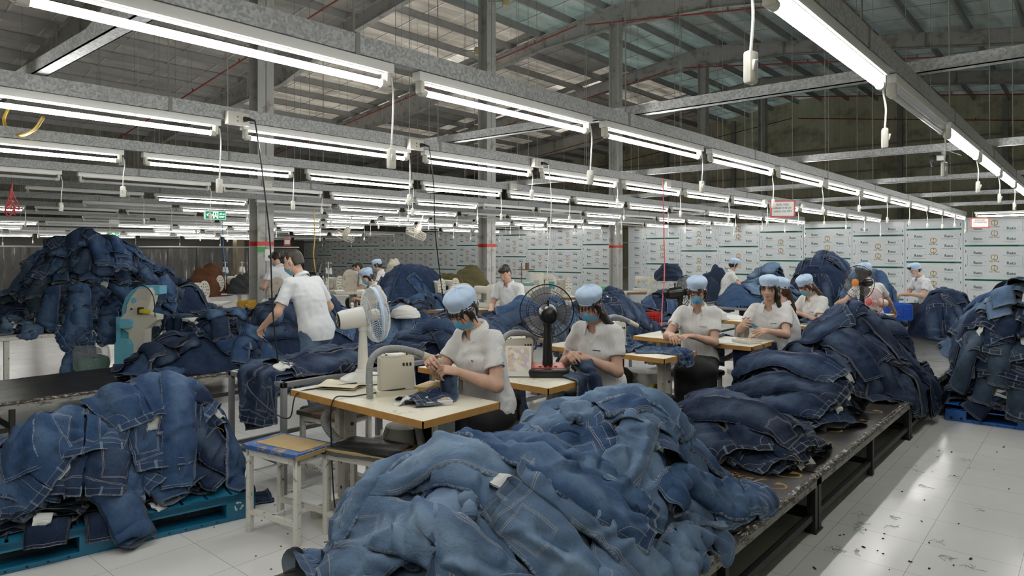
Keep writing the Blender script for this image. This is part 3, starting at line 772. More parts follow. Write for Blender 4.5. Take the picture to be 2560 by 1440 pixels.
# ------------------------------------------------ one height map of everything cloth can lie on
GX0, GY0, GC = -1.5, -2.5, 0.025
GNX, GNY = int(20/GC), int(15/GC)
G = np.zeros((GNX, GNY), np.float32)
def g_box(x0, x1, y0, y1, z):
    i0, i1 = int((x0-GX0)/GC), int(math.ceil((x1-GX0)/GC)); j0, j1 = int((y0-GY0)/GC), int(math.ceil((y1-GY0)/GC))
    a = G[i0:i1, j0:j1]; np.maximum(a, z, out=a)
def g_pts(P, z=0.0):
    P = P.reshape(-1, 3); i = ((P[:, 0]-GX0)/GC).astype(int); j = ((P[:, 1]-GY0)/GC).astype(int)
    ok = (i >= 0) & (j >= 0) & (i < GNX) & (j < GNY)
    np.maximum.at(G, (i[ok], j[ok]), (P[ok, 2]+z).astype(np.float32))
def g_at(x, y):
    return float(G[int((x-GX0)/GC), int((y-GY0)/GC)])
def g_mound(cx, cy, rx, ry, yaw, base, top, p=2.2, q=0.8, lump=.05, seed=0, box=None):
    """raise the map by a rounded mound; returns nothing"""
    R = max(rx, ry)*1.05
    i0, i1 = max(0, int((cx-R-GX0)/GC)), min(GNX, int((cx+R-GX0)/GC)); j0, j1 = max(0, int((cy-R-GY0)/GC)), min(GNY, int((cy+R-GY0)/GC))
    X, Y = np.meshgrid(GX0+GC*(np.arange(i0, i1)+.5), GY0+GC*(np.arange(j0, j1)+.5), indexing='ij')
    c, s = math.cos(yaw), math.sin(yaw); dx, dy = X-cx, Y-cy
    u = (dx*c+dy*s)/rx; v = (-dx*s+dy*c)/ry
    r = (np.abs(u)**p + np.abs(v)**p)**(1/p)
    rg = np.random.RandomState(seed)
    L = sum(np.sin(X*rg.uniform(4, 14)+Y*rg.uniform(-14, 14)+rg.uniform(0, 6)) for _ in range(5))*lump*.4
    h = base + (top-base)*np.clip(1-r**(2.0/q), 0, 1)**q + L*np.clip(1.0-r, 0, .4)*2.5
    h = np.where(r < 1, h, 0)
    if box: h = np.where((X > box[0]) & (X < box[1]) & (Y > box[2]) & (Y < box[3]), h, 0)
    a = G[i0:i1, j0:j1]; np.maximum(a, h.astype(np.float32), out=a)
    return (cx, cy, rx, ry, yaw, base, top, p, q)
def core_mesh(name, reg, col, zmin, label, lift=-.012):
    """the packed denim inside a heap: the height map over a region, as a surface"""
    x0, x1, y0, y1 = reg
    i0, i1 = int((x0-GX0)/GC), int((x1-GX0)/GC); j0, j1 = int((y0-GY0)/GC), int((y1-GY0)/GC)
    H = G[i0:i1, j0:j1].astype(float)
    X, Y = np.meshgrid(GX0+GC*(np.arange(i0, i1)+.5), GY0+GC*(np.arange(j0, j1)+.5), indexing='ij')
    m = H > zmin
    # crumpled strata on the flanks
    gx, gy = np.gradient(H, GC); g = np.hypot(gx, gy)+1e-6
    rg = np.random.RandomState(int(abs(x0*97+y0*31))); nz = rg.randn(*H.shape)
    for _ in range(3): nz = (nz+np.roll(nz, 1, 0)+np.roll(nz, -1, 0)+np.roll(nz, 1, 1)+np.roll(nz, -1, 1))/5
    w = np.clip((g-.3)*.7, 0, 1)*(.014*np.sin(H*2*PI/.045+nz*9)) + nz*.03
    Xd = X - gx/g*w; Yd = Y - gy/g*w; Zd = np.maximum(H + nz*.025 + lift, zmin-.005)
    er = m.copy(); er[1:-1, 1:-1] &= m[:-2, 1:-1] & m[2:, 1:-1] & m[1:-1, :-2] & m[1:-1, 2:]
    t_ = np.clip((H-zmin)/.06, 0, 1); Zd = np.where(t_ < 1, zmin-.045+t_*(Zd-zmin+.045), Zd); Zd = np.where(er, Zd, zmin-.06)
    I = -np.ones(H.shape, int); I[m] = np.arange(m.sum())
    V = np.stack([Xd[m], Yd[m], Zd[m]], -1)
    ff = m[:-1, :-1] & m[1:, :-1] & m[1:, 1:] & m[:-1, 1:]
    q4 = np.stack([I[:-1, :-1][ff], I[1:, :-1][ff], I[1:, 1:][ff], I[:-1, 1:][ff]], -1)
    me = bpy.data.meshes.new(name); me.from_pydata(V.tolist(), [], q4.tolist())
    a = me.attributes.new('flat', 'FLOAT_VECTOR', 'POINT'); a.data.foreach_set('vector', np.stack([V[:, 0]*.7+V[:, 1]*.7+.4, V[:, 2]*1.0+.35, V[:, 0]*0], -1).astype(np.float32).ravel())
    a = me.attributes.new('edge', 'FLOAT_VECTOR', 'POINT'); a.data.foreach_set('vector', np.full(V.shape, .3).astype(np.float32).ravel())
    me.materials.append(M_denim); me.polygons.foreach_set('use_smooth', [True]*len(me.polygons))
    o = link(name, me); o.color = col; tag(o, label, 'jeans', kind='stuff'); return o

# ------------------------------------------------ cloth: a pair of jeans as a 12-column sheet, relaxed on the height map
NR, NC, HL = 27, 12, 6
CROT = 7
def flat_sheet(L=1.0, wide=1.0):
    s = np.linspace(0, L, NR); t = np.linspace(0, 1, HL)
    P = np.zeros((NR, NC, 2)); lo = np.zeros((NR, NC)); li = np.zeros((NR, NC))
    cs = s[CROT]
    for r in range(NR):
        if r <= CROT:
            k = s[r]/cs; xo = (.195 + .062*k**.8)*wide; xi = 0.0
        else:
            k = (s[r]-cs)/(L-cs); xi = .062*k*wide; xo = (.257 + .005*k)*wide - .012*wide*math.sin(k*3.14)
        x = xi + t*(xo-xi)
        P[r, HL:, 0] = x; P[r, :HL, 0] = -x[::-1]; P[r, :, 1] = s[r]
        lo[r, HL:] = xo-x; lo[r, :HL] = (xo-x)[::-1]; li[r, HL:] = x-xi; li[r, :HL] = (x-xi)[::-1]
    return P, lo, li
def _groups():
    g = []
    R = np.arange(NR)
    for st in (0, 1):                                     # along the legs
        r = np.arange(st, NR-1, 2); g.append((np.ix_(r, range(NC)), np.ix_(r+1, range(NC)), 1.0))
    for cs in ([0, 2, 4, 6, 8, 10], [1, 3, 7, 9]):        # across (left and right halves)
        cs = np.array(cs); g.append((np.ix_(R, cs), np.ix_(R, cs+1), 1.0))
    g.append((np.ix_(range(CROT+1), [5]), np.ix_(range(CROT+1), [6]), 1.0))
    cc = np.array([0, 1, 2, 3, 4, 6, 7, 8, 9, 10])
    for st in (0, 1):
        r = np.arange(st, NR-1, 2)
        g.append((np.ix_(r, cc), np.ix_(r+1, cc+1), .35)); g.append((np.ix_(r, cc+1), np.ix_(r+1, cc), .35))
    for st in (0, 1):                                     # bending
        r = np.array([k for k in range(NR-2) if (k//2) % 2 == st]); g.append((np.ix_(r, range(NC)), np.ix_(r+2, range(NC)), .05))
    for cs in ([0, 1, 6, 7], [2, 3, 8, 9]):
        cs = np.array(cs); g.append((np.ix_(R, cs), np.ix_(R, cs+2), .07))
    return g
GRP = _groups()
def drape(specs, steps=70, iters=5):
    """specs: dicts x,y,th,(L,wide,bend,crump,fold,lift). Returns positions (B,NR,NC,3). Garments of one call must not overlap."""
    B = len(specs); P = np.zeros((B, NR, NC, 3)); rest = []; off = np.zeros((B, NR, NC))
    flats = []
    for b, sp in enumerate(specs):
        F, lo, li = flat_sheet(sp.get('L', 1.0), sp.get('wide', 1.0)); flats.append(F)
        rg = np.random.RandomState(sp.get('seed', b)); x = F[..., 0].copy(); y = F[..., 1] - sp.get('mid', .45)*sp.get('L', 1.0)
        cr = sp.get('crump', .1)
        cx = np.cumsum(1-cr*rg.uniform(0, 2, NR)); cx = (cx-cx[0])/(NR-1)*sp.get('L', 1.0)
        y = y*0 + cx[:, None] - sp.get('mid', .45)*sp.get('L', 1.0)
        x = x*(1-cr*rg.uniform(.3, 1.2)) + .02*np.sin(F[..., 1]*rg.uniform(8, 16)+rg.uniform(0, 6))
        fo = sp.get('fold')
        zo = rg.uniform(0, .02, x.shape)
        if fo:                                            # legs folded back over the seat at row fo
            yf = y[fo, 0]; m = np.arange(NR) > fo
            y[m] = 2*yf - y[m]; off[b, m] = .026; zo[m] += .05
            off[b, fo] = .012
        bd = sp.get('bend', 0.0); sl = sp.get('splay', 0.0)
        th = sp['th'] + bd*(F[..., 1]-.3) + sl*np.sign(F[..., 0])*np.maximum(F[..., 1]-.28, 0)
        c, s_ = np.cos(th), np.sin(th)
        P[b, ..., 0] = sp['x'] + y*c - x*s_; P[b, ..., 1] = sp['y'] + y*s_ + x*c
        zz = samp(P[b, ..., 0], P[b, ..., 1])[0]
        P[b, ..., 2] = (zz*.5+zz.max()*.5) + .03 + zo + sp.get('lift', 0)
    FL = np.stack(flats); F3 = np.concatenate([FL, FL[..., :1]*0], -1)
    L0 = [np.linalg.norm(F3[:, a[0], a[1]]-F3[:, b[0], b[1]], axis=-1) for a, b, k in GRP]
    V = np.zeros_like(P); dt = 1/50.; g = np.array([0, 0, -9.8])
    th = .011 + off
    for it in range(steps):
        Q = P.copy(); P = P + V*dt + g*dt*dt
        for k in range(iters):
            for (a, b, st), l0 in zip(GRP, L0):
                A = P[:, a[0], a[1]]; C = P[:, b[0], b[1]]; d = C-A
                n = np.sqrt((d*d).sum(-1))+1e-9
                w = ((n-l0)/n*.5*st)
                if st < .2: w = np.where(n < l0, w, 0)
                d *= w[..., None]
                P[:, a[0], a[1]] = A+d; P[:, b[0], b[1]] = C-d
            if k % 2 == 0 or k == iters-1:
                h, hx, hy = samp(P[..., 0], P[..., 1]); pen = h+th-P[..., 2]; c = pen > 0
                inv = 1/np.sqrt(1+hx*hx+hy*hy); dn = np.where(c, pen*inv*inv, 0); dn = np.minimum(dn, .05)
                P[..., 0] -= hx*dn; P[..., 1] -= hy*dn; P[..., 2] += dn
                if k == iters-1:
                    fr = np.where(c, .22, 1.0)[..., None]
                    P = Q + (P-Q)*np.concatenate([fr, fr, np.ones_like(fr)], -1) if it > steps*.25 else Q+(P-Q)*np.concatenate([fr*.5+.5*(fr == 1), fr*.5+.5*(fr == 1), np.ones_like(fr)], -1)
        V = (P-Q)/dt*.93
        sp2 = np.sqrt((V*V).sum(-1, keepdims=True)); V *= np.minimum(1, 2.5/(sp2+1e-9))
    return P
def samp(x, y):
    u = np.clip((x-GX0)/GC-.5, 0, GNX-2.01); v = np.clip((y-GY0)/GC-.5, 0, GNY-2.01)
    i = u.astype(int); j = v.astype(int); fu = u-i; fv = v-j
    a, b, c, d = G[i, j], G[i+1, j], G[i, j+1], G[i+1, j+1]
    h = a*(1-fu)*(1-fv)+b*fu*(1-fv)+c*(1-fu)*fv+d*fu*fv
    hx = ((b-a)*(1-fv)+(d-c)*fv)/GC; hy = ((c-a)*(1-fu)+(d-b)*fu)/GC
    return h, np.clip(hx, -6, 6), np.clip(hy, -6, 6)
def cub(n, m):
    """matrix resampling n samples to m by Catmull-Rom"""
    A = np.zeros((m, n)); t = np.linspace(0, n-1, m)
    for k, x in enumerate(t):
        i = min(int(x), n-2); f = x-i
        w = [-.5*f+f*f-.5*f**3, 1-2.5*f*f+1.5*f**3, .5*f+2*f*f-1.5*f**3, -.5*f*f+.5*f**3]
        for d, ww in zip((-1, 0, 1, 2), w): A[k, min(max(i+d, 0), n-1)] += ww
    return A
_CUB = {}
def cubm(n, m):
    if (n, m) not in _CUB: _CUB[(n, m)] = cub(n, m)
    return _CUB[(n, m)]
def jeans_mesh(P, sp, det=3, name='jeans'):
    """closed cloth tubes (seat + legs) around the relaxed sheet"""
    L = sp.get('L', 1.0); F, lo, li = flat_sheet(L, sp.get('wide', 1.0)); rg = np.random.RandomState(sp.get('seed', 0)+5)
    nr = (NR-1)*det+1; nc = (HL-1)*max(det-1, 2)+1
    A = cubm(NR, nr); C = cubm(HL, nc)
    up = lambda a: np.einsum('ri,ijk,cj->rck', A, a, C)
    lin = lambda a: (A @ a @ C.T)
    s = np.linspace(0, L, nr); cs = L*CROT/(NR-1)
    face = sp.get('face', 1)
    VV = []; FF = []; AF = []; AE = []; nb = 0
    T0 = sp.get('T', .0145)
    wr = [cubm(max(4, int(n*L)), nr) @ rg.randn(max(4, int(n*L)), k) @ cubm(k, nc).T for n, k in ((11, 4), (11, 4), (26, 6), (26, 6))]
    op = sp.get('open', 0); gap = np.exp(-(s/.09)**2)*op if op else np.exp(-s/.07)*rg.uniform(.5, 2.2)
    for h in (0, 1):
        sl = slice(0, HL) if h == 0 else slice(HL, NC)
        Q = up(P[:, sl]); dr = np.gradient(Q, axis=0); dc = np.gradient(Q, axis=1)
        N = np.cross(dc, dr); N /= np.linalg.norm(N, axis=-1, keepdims=True)+1e-9
        N = -N
        if N[..., 2].mean() < 0 and not sp.get('fold'): N = N
        t = np.linspace(0, 1, nc) if h == 1 else np.linspace(1, 0, nc)     # 0 at the inner side
        Th = np.sqrt(np.clip(1-t**2, 0, 1)); Tl = np.sqrt(np.clip(1-(2*t-1)**2, 0, 1))
        w = np.clip((s-cs+.07)/.09, 0, 1)[:, None]; w = w*w*(3-2*w)
        T = T0*((1-w)*Th[None]*(1+gap[:, None]) + w*Tl[None])
        k = h*1
        wk = .0042*wr[k] + .0022*wr[2+k]
        amp = np.minimum(1, np.minimum(t, 1-t)*6+.25)[None]
        xf = lin(F[:, sl, 0])
        # drag lines: sharp creases with a valley beside each
        nk = int(sp.get('creases', 9)); cw = sp.get('cw', .017)
        for _ in range(nk):
            x0 = rg.uniform(0, .26)*(1 if h else -1); s0 = rg.uniform(.02, L); al = rg.choice([rg.uniform(-.5, .5), rg.uniform(.6, 1.5), rg.uniform(-1.5, -.6)]); ln = rg.uniform(.06, .2)
            a_ = rg.uniform(.3, 1.0)*sp.get('ca', .011); du, dv = xf-x0, s[:, None]-s0
            d_ = (du*math.cos(al)+dv*math.sin(al)); t_ = (-du*math.sin(al)+dv*math.cos(al)); d_ = d_+.25*t_*t_/ln*rg.uniform(-1, 1)
            wk = wk+a_*(np.exp(-(d_/cw)**2)-.7*np.exp(-((d_-1.9*cw)/(1.3*cw))**2))*np.exp(-(t_/ln)**2)
        pk = np.exp(-(lin(lo[:, sl])/.02)**2)*.0016*np.sin(s[:, None]*2*PI/.05+rg.uniform(0, 6)+2*np.sin(s[:, None]*23)); wk = wk+pk
        top = Q + N*(T + wk*amp*sp.get('wrk', 1.0))[..., None]; bot = Q - N*((T*(.3 if op else .9)) - wk*.4*amp)[..., None]; lof = lin(lo[:, sl]); lif = lin(li[:, sl])
        ring = np.concatenate([top, bot[:, 1:-1][:, ::-1]], 1); m = ring.shape[1]
        VV.append(ring.reshape(-1, 3))
        cat = lambda a: np.concatenate([a, a[:, 1:-1][:, ::-1]], 1)
        sd = np.concatenate([np.full((nr, nc), face), np.full((nr, nc-2), -face)], 1)
        ss = np.broadcast_to(s[:, None], (nr, m))
        AF.append(np.stack([cat(xf), ss, sd], -1).reshape(-1, 3)); AE.append(np.stack([cat(lof), np.where(ss < cs*.9, .2, cat(lif)), L-ss], -1).reshape(-1, 3))
        I = nb+np.arange(nr*m).reshape(nr, m); J = np.roll(I, -1, 1)
        FF.append(np.stack([I[:-1], I[1:], J[1:], J[:-1]], -1).reshape(-1, 4)); nb += nr*m
    V = np.concatenate(VV); F4 = np.concatenate(FF)
    me = bpy.data.meshes.new(name)
    me.vertices.add(len(V)); me.vertices.foreach_set('co', V.astype(np.float32).ravel())
    me.loops.add(len(F4)*4); me.loops.foreach_set('vertex_index', F4.astype(np.int32).ravel())
    me.polygons.add(len(F4)); me.polygons.foreach_set('loop_start', np.arange(0, len(F4)*4, 4, dtype=np.int32)); me.polygons.foreach_set('loop_total', np.full(len(F4), 4, np.int32))
    me.polygons.foreach_set('use_smooth', np.ones(len(F4), bool))
    a = me.attributes.new('flat', 'FLOAT_VECTOR', 'POINT'); a.data.foreach_set('vector', np.concatenate(AF).astype(np.float32).ravel())
    a = me.attributes.new('edge', 'FLOAT_VECTOR', 'POINT'); a.data.foreach_set('vector', np.concatenate(AE).astype(np.float32).ravel())
    me.materials.append(M_denim); me.update(); me.validate()
    return me
def settle(P):
    for b in range(len(P)):
        U = np.einsum('ri,ijk,cj->rck', cubm(NR, NR*3), P[b], cubm(NC, NC*3))
        g_pts(U, .014)
NJ = [0]
M_thr = [mat('green_thread', (.10, .42, .24), .7), mat('yellow_thread', (.55, .40, .06), .7)]
M_lining = mat('pocket_lining', (.66, .68, .66), .85, 0, .06, 20, bump=.3)
def drape_place(specs, **k):
    """relax a batch, link one object each; returns the objects"""
    P = drape(specs, **k); settle(P); r = []
    for p, sp in zip(P, specs):
        c = p.reshape(-1, 3).mean(0)
        me = jeans_mesh(p - c, sp, sp.get('det', 3))
        o = link(sp.get('name', 'jeans'), me); o.location = c; o.color = sp['col']
        tag(o, sp['label'], 'jeans', sp['group']); r.append(o); NJ[0] += 1
        if sp['seed'] % 3 == 0 or sp.get('open'):                            # white pocket cloth showing at the waist
            rg = np.random.RandomState(sp['seed']); c0 = int(rg.randint(1, 8)); B_ = p[0, c0:c0+4]; o_ = p[0, c0:c0+4]-p[1, c0:c0+4]; o_ /= np.linalg.norm(o_, axis=-1, keepdims=True)+1e-9
            A = []
            for i, u in enumerate((-.035, -.01, .015, .04, .055)): A.append(B_+o_*u*rg.uniform(.8, 1.2, (4, 1))+np.array([0, 0, .012+.012*math.sin(i*1.6)])-np.array([0, 0, .02 if i == 4 else 0])+rg.randn(4, 3)*.006)
            A = np.einsum('ri,ijk,cj->rck', cubm(5, 13), np.array(A), cubm(4, 10))-c
            b = MB(); b.grid(A); b.grid(A-np.array([0, 0, .006]), flip=True); b.build('pocket_lining', M_lining, o, smooth=180, label='white pocket lining')
        if sp['seed'] % 6 == 1:                            # knotted tie thread left on the waistband
            rg = np.random.RandomState(sp['seed']+1); q0 = p[rg.randint(0, 4), rg.randint(1, 11)]-c+np.array([0, 0, .022])
            b = MB()
            for _ in range(3):
                a = rg.uniform(0, 6.28); l = rg.uniform(.03, .075); d = np.array([math.cos(a), math.sin(a), 0])
                b.tube(crom([tuple(q0), tuple(q0+d*l*.5+[0, 0, .008]), tuple(q0+d*l+np.array([.01, .01, -.012])), tuple(q0+d*l*1.3+np.array([0, .01, -.03]))], 4), .0014, 4)
            b.build('tie_thread', M_thr[sp['seed'] % 2], o, smooth=180, label=('green' if sp['seed'] % 2 == 0 else 'yellow')+' tie thread')
    return r
# ================================================================== platforms, tables, stools, pallets
def edge_worn(name, a, b, sc):
    m, nt, out = _new(name); q = NT(nt); o = q.obj()
    c = q.mix(q.ramp(q.noise(sc, 6.0, 0.75, q.mapping(o, (1, 1, 3))), (0.52, 0.0), (0.58, 1.0)), a, b)
    q.bsdf(out, c, 0.6); return m
def film_ply():
    m, nt, out = _new('film_faced_plywood'); q = NT(nt); o = q.obj()
    c = q.mix(q.noise(3.0, 5.0, 0.6, o), (0.010, 0.008, 0.007), (0.026, 0.021, 0.018))
    scr = q.ramp(q.noise(9.0, 8.0, 0.8, q.mapping(o, (.35, 1.5, 1))), (0.66, 0.0), (0.74, 0.35))
    c = q.mix(scr, c, (0.16, 0.12, 0.09))
    q.bsdf(out, c, q.math('MULTIPLY_ADD', q.noise(5.0, 3, .6, o), .25, .22), 0.0, None, 0.45); return m
M_ply = film_ply(); M_plye = edge_worn('plywood_edge_worn', (0.045, 0.035, 0.028), (0.50, 0.47, 0.42), 26.0)
M_plyprint = mat('plywood_print', (0.30, 0.15, 0.025), 0.5, 0.0, 0.3)
M_angle = edge_worn('angle_iron', (0.24, 0.23, 0.21), (0.06, 0.055, 0.05), 8.0)
M_blksteel = mat('black_steel', (0.012, 0.012, 0.012), 0.5, 0.0, 0.3)
def platform(x0, x1, y0, y1, label, prints=(), trestle=True):
    t = thing('low_platform', label, 'platform', (x0, y0, 0), group='low plywood platforms')
    L, W, h = x1-x0, y1-y0, .33
    b = MB(); b.box2((0.003, 0.012, h-.02), (L-.003, W-.012, h)); top = b.build('board', M_ply, t, smooth=0)
    b = MB(); r2 = random.Random(int(x0*100))
    for y in (0, W):                                      # splintered board edge
        n = 60; s = 1 if y == 0 else -1
        A = []
        for i in range(n+1):
            x = L*i/n; e = r2.uniform(-.004, .003)
            A.append([(x, y+s*(.03+r2.uniform(-.008, .006)), h+.0012), (x, y+s*(.006+e), h+r2.uniform(-.003, .001)), (x, y+s*e, h-.010), (x, y+s*(.002), h-.022)])
        b.grid(A, flip=(s < 0))
    b.build('board_edge', M_plye, t, smooth=0)
    b = MB()
    for y in (0.004, W-.044): b.box2((0, y, h-.062), (L, y+.004, h-.022)); b.box2((0, y, h-.026), (L, y+.04, h-.022))
    for x in (0, L-.04): b.box2((x, 0.004, h-.062), (x+.04, W-.004, h-.022))
    b.build('angle_frame', M_angle, t, smooth=0)
    for x in (.005, L-.05):
        for y in (.01, W-.055):
            b = MB(); b.box2((x, y, .008), (x+.045, y+.045, h-.06)); b.box2((x-.008, y-.008, 0), (x+.053, y+.053, .01)); b.build('leg', M_blksteel, t, smooth=0)
    b = MB()
    for y in (.02, W-.05): b.box2((.05, y, .075), (L-.05, y+.03, .11))
    for x in (.013, L-.042, L/2): b.box2((x, .05, .075), (x+.03, W-.05, .11))
    b.build('stretcher', M_blksteel, t, smooth=0)
    for xm in (L/2,):
        b = MB(); b.box2((xm-.02, .01, .008), (xm+.02, .05, h-.06)); b.build('leg', M_blksteel, t, smooth=0)
    if prints:
        b = MB()
        for (px, py) in prints:
            for s, sz, dx in (('D P M', .060, 0), ('PLYWOOD', .058, .062), ('FILM FACED', .022, .108)):
                v, f = text_geo(s, sz, True)              # lettering reads from the far side of the board
                b.add([(px - x0 - y_ + dx*1.0, py - y0 - x_*-1.0, h+.0016) for x_, y_, z_ in [(a*1.0, c*-1.0, d) for a, c, d in v]], [f_[::-1] for f_ in f])
            cx, cy = px-x0+.04, py-y0-.25
            R = [(.07*math.cos(a), .09*math.sin(a)) for a in np.linspace(0.5, 2*PI-.2, 28)]
            P = [[(cx+x*.86, cy+y*.86, h+.0016), (cx+x, cy+y, h+.0016)] for x, y in R]
            b.grid(P, flip=True); b.add([(cx+.03, cy-.06, h+.0016), (cx+.065, cy-.02, h+.0016), (cx+.015, cy-.015, h+.0016)], [(0, 1, 2)])
        for yy in (.22, .47, .72, .97): b.add([(0, yy-.0012, h+.0014), (L, yy-.0012, h+.0014), (L, yy+.0012, h+.0014), (0, yy+.0012, h+.0014)], [(0, 1, 2, 3)])
        b.build('board_print', M_plyprint, top, smooth=0)
    g_box(x0, x1, y0, y1, h)
PL1 = [-0.92, 1.58, 4.09, 6.6, 9.1, 11.6]
for i in range(5):
    platform(PL1[i], PL1[i+1]-.01, 1.2, 2.45, ['black plywood platform under the pale jeans in the foreground', 'black plywood platform with orange lettering at lower right', 'black plywood platform under the darkest jeans at right', 'black plywood platform beside the right blue pallet', 'black plywood platform farthest along the aisle'][i],
             [(3.92, 1.60), (3.68, 1.60), (3.44, 1.60), (3.20, 1.60), (2.96, 1.60)] if i == 1 else ([(4.4, 1.95), (4.75, 1.95), (5.1, 1.7), (5.5, 1.62), (5.9, 1.62)] if i == 2 else ()))
PL2 = [-2.13, .37, 2.87, 5.37, 7.87, 10.37]
for i in range(5):
    platform(PL2[i], PL2[i+1]-.01, 6.9, 8.15, ['black plywood platform far left behind the pallet', 'black plywood platform with an empty top left of the band saw', 'black plywood platform under the heap beside the standing man', 'black plywood platform hidden under denim behind the white fan', 'black plywood platform behind the middle workers'][i])

# ---------------- sewing tables
M_lam = mat('cream_laminate', (0.76, 0.72, 0.59), 0.35, 0.0, 0.05, 4.0, stain=((0.48, 0.43, 0.33), 0.12, 6.0))
M_edge = mat('orange_wood_edge', (0.50, 0.26, 0.07), 0.45, 0.0, 0.28, 14.0)
M_cream = mat('cream_paint', (0.66, 0.62, 0.50), 0.4, 0.0, 0.06, 5.0)
M_leg = mat('ivory_leg_paint', (0.60, 0.575, 0.50), 0.45, 0.0, 0.08, 6.0, stain=((0.30, 0.25, 0.18), 0.15, 20.0))
M_hose = mat('grey_hose', (0.30, 0.31, 0.31), 0.5, 0.0, 0.08)
M_motor = mat('motor_green_black', (0.05, 0.055, 0.045), 0.5, 0.0, 0.3)
M_galvc = mat('canister_silver', (0.50, 0.50, 0.47), 0.4, 0.25, 0.10, 6.0, stain=((0.25, 0.22, 0.18), 0.2, 9.0))
M_lbl = mat('yellow_label', (0.62, 0.50, 0.03), 0.5)
M_bolt = mat('dark_bolt', (0.06, 0.05, 0.045), 0.5, 0.5)
M_tape = mat('grey_tape', (0.13, 0.13, 0.12), 0.5)
def hose(path, r, n=10):
    """ribbed hose along a path"""
    P = crom(path, 14); L = [0]
    for a, b in zip(P[:-1], P[1:]): L.append(L[-1]+(b-a).length)
    N = max(12, int(L[-1]/.006)); Q = []; rs = []
    k = 0
    for i in range(N+1):
        s = L[-1]*i/N
        while k < len(L)-2 and L[k+1] < s: k += 1
        f = (s-L[k])/max(1e-6, L[k+1]-L[k]); Q.append(P[k].lerp(P[k+1], min(1, f))); rs.append(r*(1.0 if i % 2 else .90))
    b = MB(); b.tube(Q, rs, n); return b
TH = .755
def sew_table(x0, y0, w, l, label, yaw=0.0, simple=False):
    t = thing('sewing_table', label, 'table', (x0, y0, 0), yaw, 'cream-topped sewing tables')
    b = MB(); b.box2((.006, .006, TH-.036), (w-.006, l-.006, TH), bev=.002); top = b.build('tabletop', M_lam, t)
    b = MB()
    b.box2((0, 0, TH-.038), (w, .006, TH-.001)); b.box2((0, l-.006, TH-.038), (w, l, TH-.001)); b.box2((0, 0, TH-.038), (.006, l, TH-.001)); b.box2((w-.006, 0, TH-.038), (w, l, TH-.001))
    b.build('edge_band', M_edge, t, smooth=0)
    for y in (.12, l-.2):
        b = MB(); c = w*.52
        b.box2((c-.045, y, .06), (c+.045, y+.075, TH-.036), bev=.004); b.box2((c-.075, y+.012, .30), (c-.045, y+.06, TH-.05)); b.box2((.05, y, 0), (w-.03, y+.06, .06), bev=.006)
        b.box2((.04, y, TH-.066), (w-.04, y+.05, TH-.036))
        lg = b.build('leg', M_leg, t)
        b = MB()
        for z in (.18, .34, .52): b.cyl((c+.01, y-.004, z), (c+.01, y+.002, z), .012, n=10); b.cyl((c-.046, y+.035, z-.05), (c-.042, y+.035, z-.05), .011, n=10)
        b.build('bolt', M_bolt, lg)
    b = MB(); b.box2((w*.48, .16, .18), (w*.56, l-.16, .225)); b.build('crossbar', M_leg, t, smooth=0)
    if not simple:
        b = MB(); b.cyl((w*.42, .50, .50), (w*.42, .72, .50), .105, .10, 20); b.cyl((w*.42, .72, .50), (w*.42, .77, .50), .075, .05, 16); b.cyl((w*.42, .47, .50), (w*.42, .50, .50), .085, .10, 20)
        b.box((w*.42, .6, .63), (.12, .12, .2)); b.box((w*.42-.09, .6, .5), (.06, .1, .09))
        for k in range(7): b.box((w*.42, .468, .44+.02*k), (.10-.01*abs(k-3), .004, .008))
        mo = b.build('motor', M_motor, t)
        b = MB(); b.box((w*.42+.09, .56, .47), (.04, .1, .12)); b.build('motor_switch', M_black, mo)
    g_box(x0, x0+w, y0, y0+l, TH)
    return t
TB = [(2.27, 2.53, .575, 1.2, 'cream sewing table nearest, carrying the white fan and a suction box'), (3.31, 2.55, .55, 1.2, 'cream sewing table carrying the black fan'), (4.80, 2.56, .56, 1.2, 'cream sewing table where the third woman trims jeans'),
      (5.90, 2.30, .58, 1.2, 'cream sewing table with papers and a booklet by the woman without a mask'), (7.9, 2.25, .6, 1.2, 'cream sewing table at the fifth woman, half hidden by dark jeans'), (9.6, 2.05, .6, .75, 'cream table under the fan with the orange hub')]
for a in TB: sew_table(*a, simple=(a[0] > 7 or a[0] < 3))
# ---------------- suction boxes with hoses standing on the tables
def suction(x, y, yaw, label, arc, sc=1.0, front=True):
    t = thing('suction_box', label, 'suction box', (x, y, TH), yaw, 'cream suction boxes on the tables')
    w, d, h = .20*sc, .15*sc, .19*sc
    b = MB(); b.prism([(-w/2-.02, -d/2-.015), (w/2+.02, -d/2-.015), (w/2+.02, d/2+.015), (-w/2-.02, d/2+.015)], 0, .03); b.box((0, 0, .03+h/2), (w, d, h), bev=.008)
    b.box((0, 0, .03+h+.004), (w*.92, d*.86, .012), bev=.003)
    bd = b.build('case', M_cream, t)
    b = MB()
    for k in range(3): b.box((w*.18+k*.02, -d/2-.001, h-.01), (.012, .004, .018))
    for a, c in ((-.06, -.04), (.06, -.04), (-.06, .04), (.06, .04)): b.cyl((a, c, h+.04), (a, c, h+.047), .006, n=8)
    b.build('vent', M_bolt, bd)
    b = MB(); b.cyl((-w/2, -.03, h*.62), (-w/2-.06, -.03, h*.62), .005, n=8); b.cyl((-w/2-.06, -.03, h*.62), (-w/2-.068, -.03, h*.62), .012, n=10); b.build('tension_knob', M_galv, t)
    hb = hose(arc, .021*sc, 12); hb.build('hose', M_hose, t)
    e = Vector(arc[-1]); p = Vector(arc[-2]); dr = (e-p).normalized()
    b = MB(); b.cyl(e-dr*.01, e+dr*.11, .023*sc, .019*sc, 14); b.build('nozzle', M_cream, t)
    return t
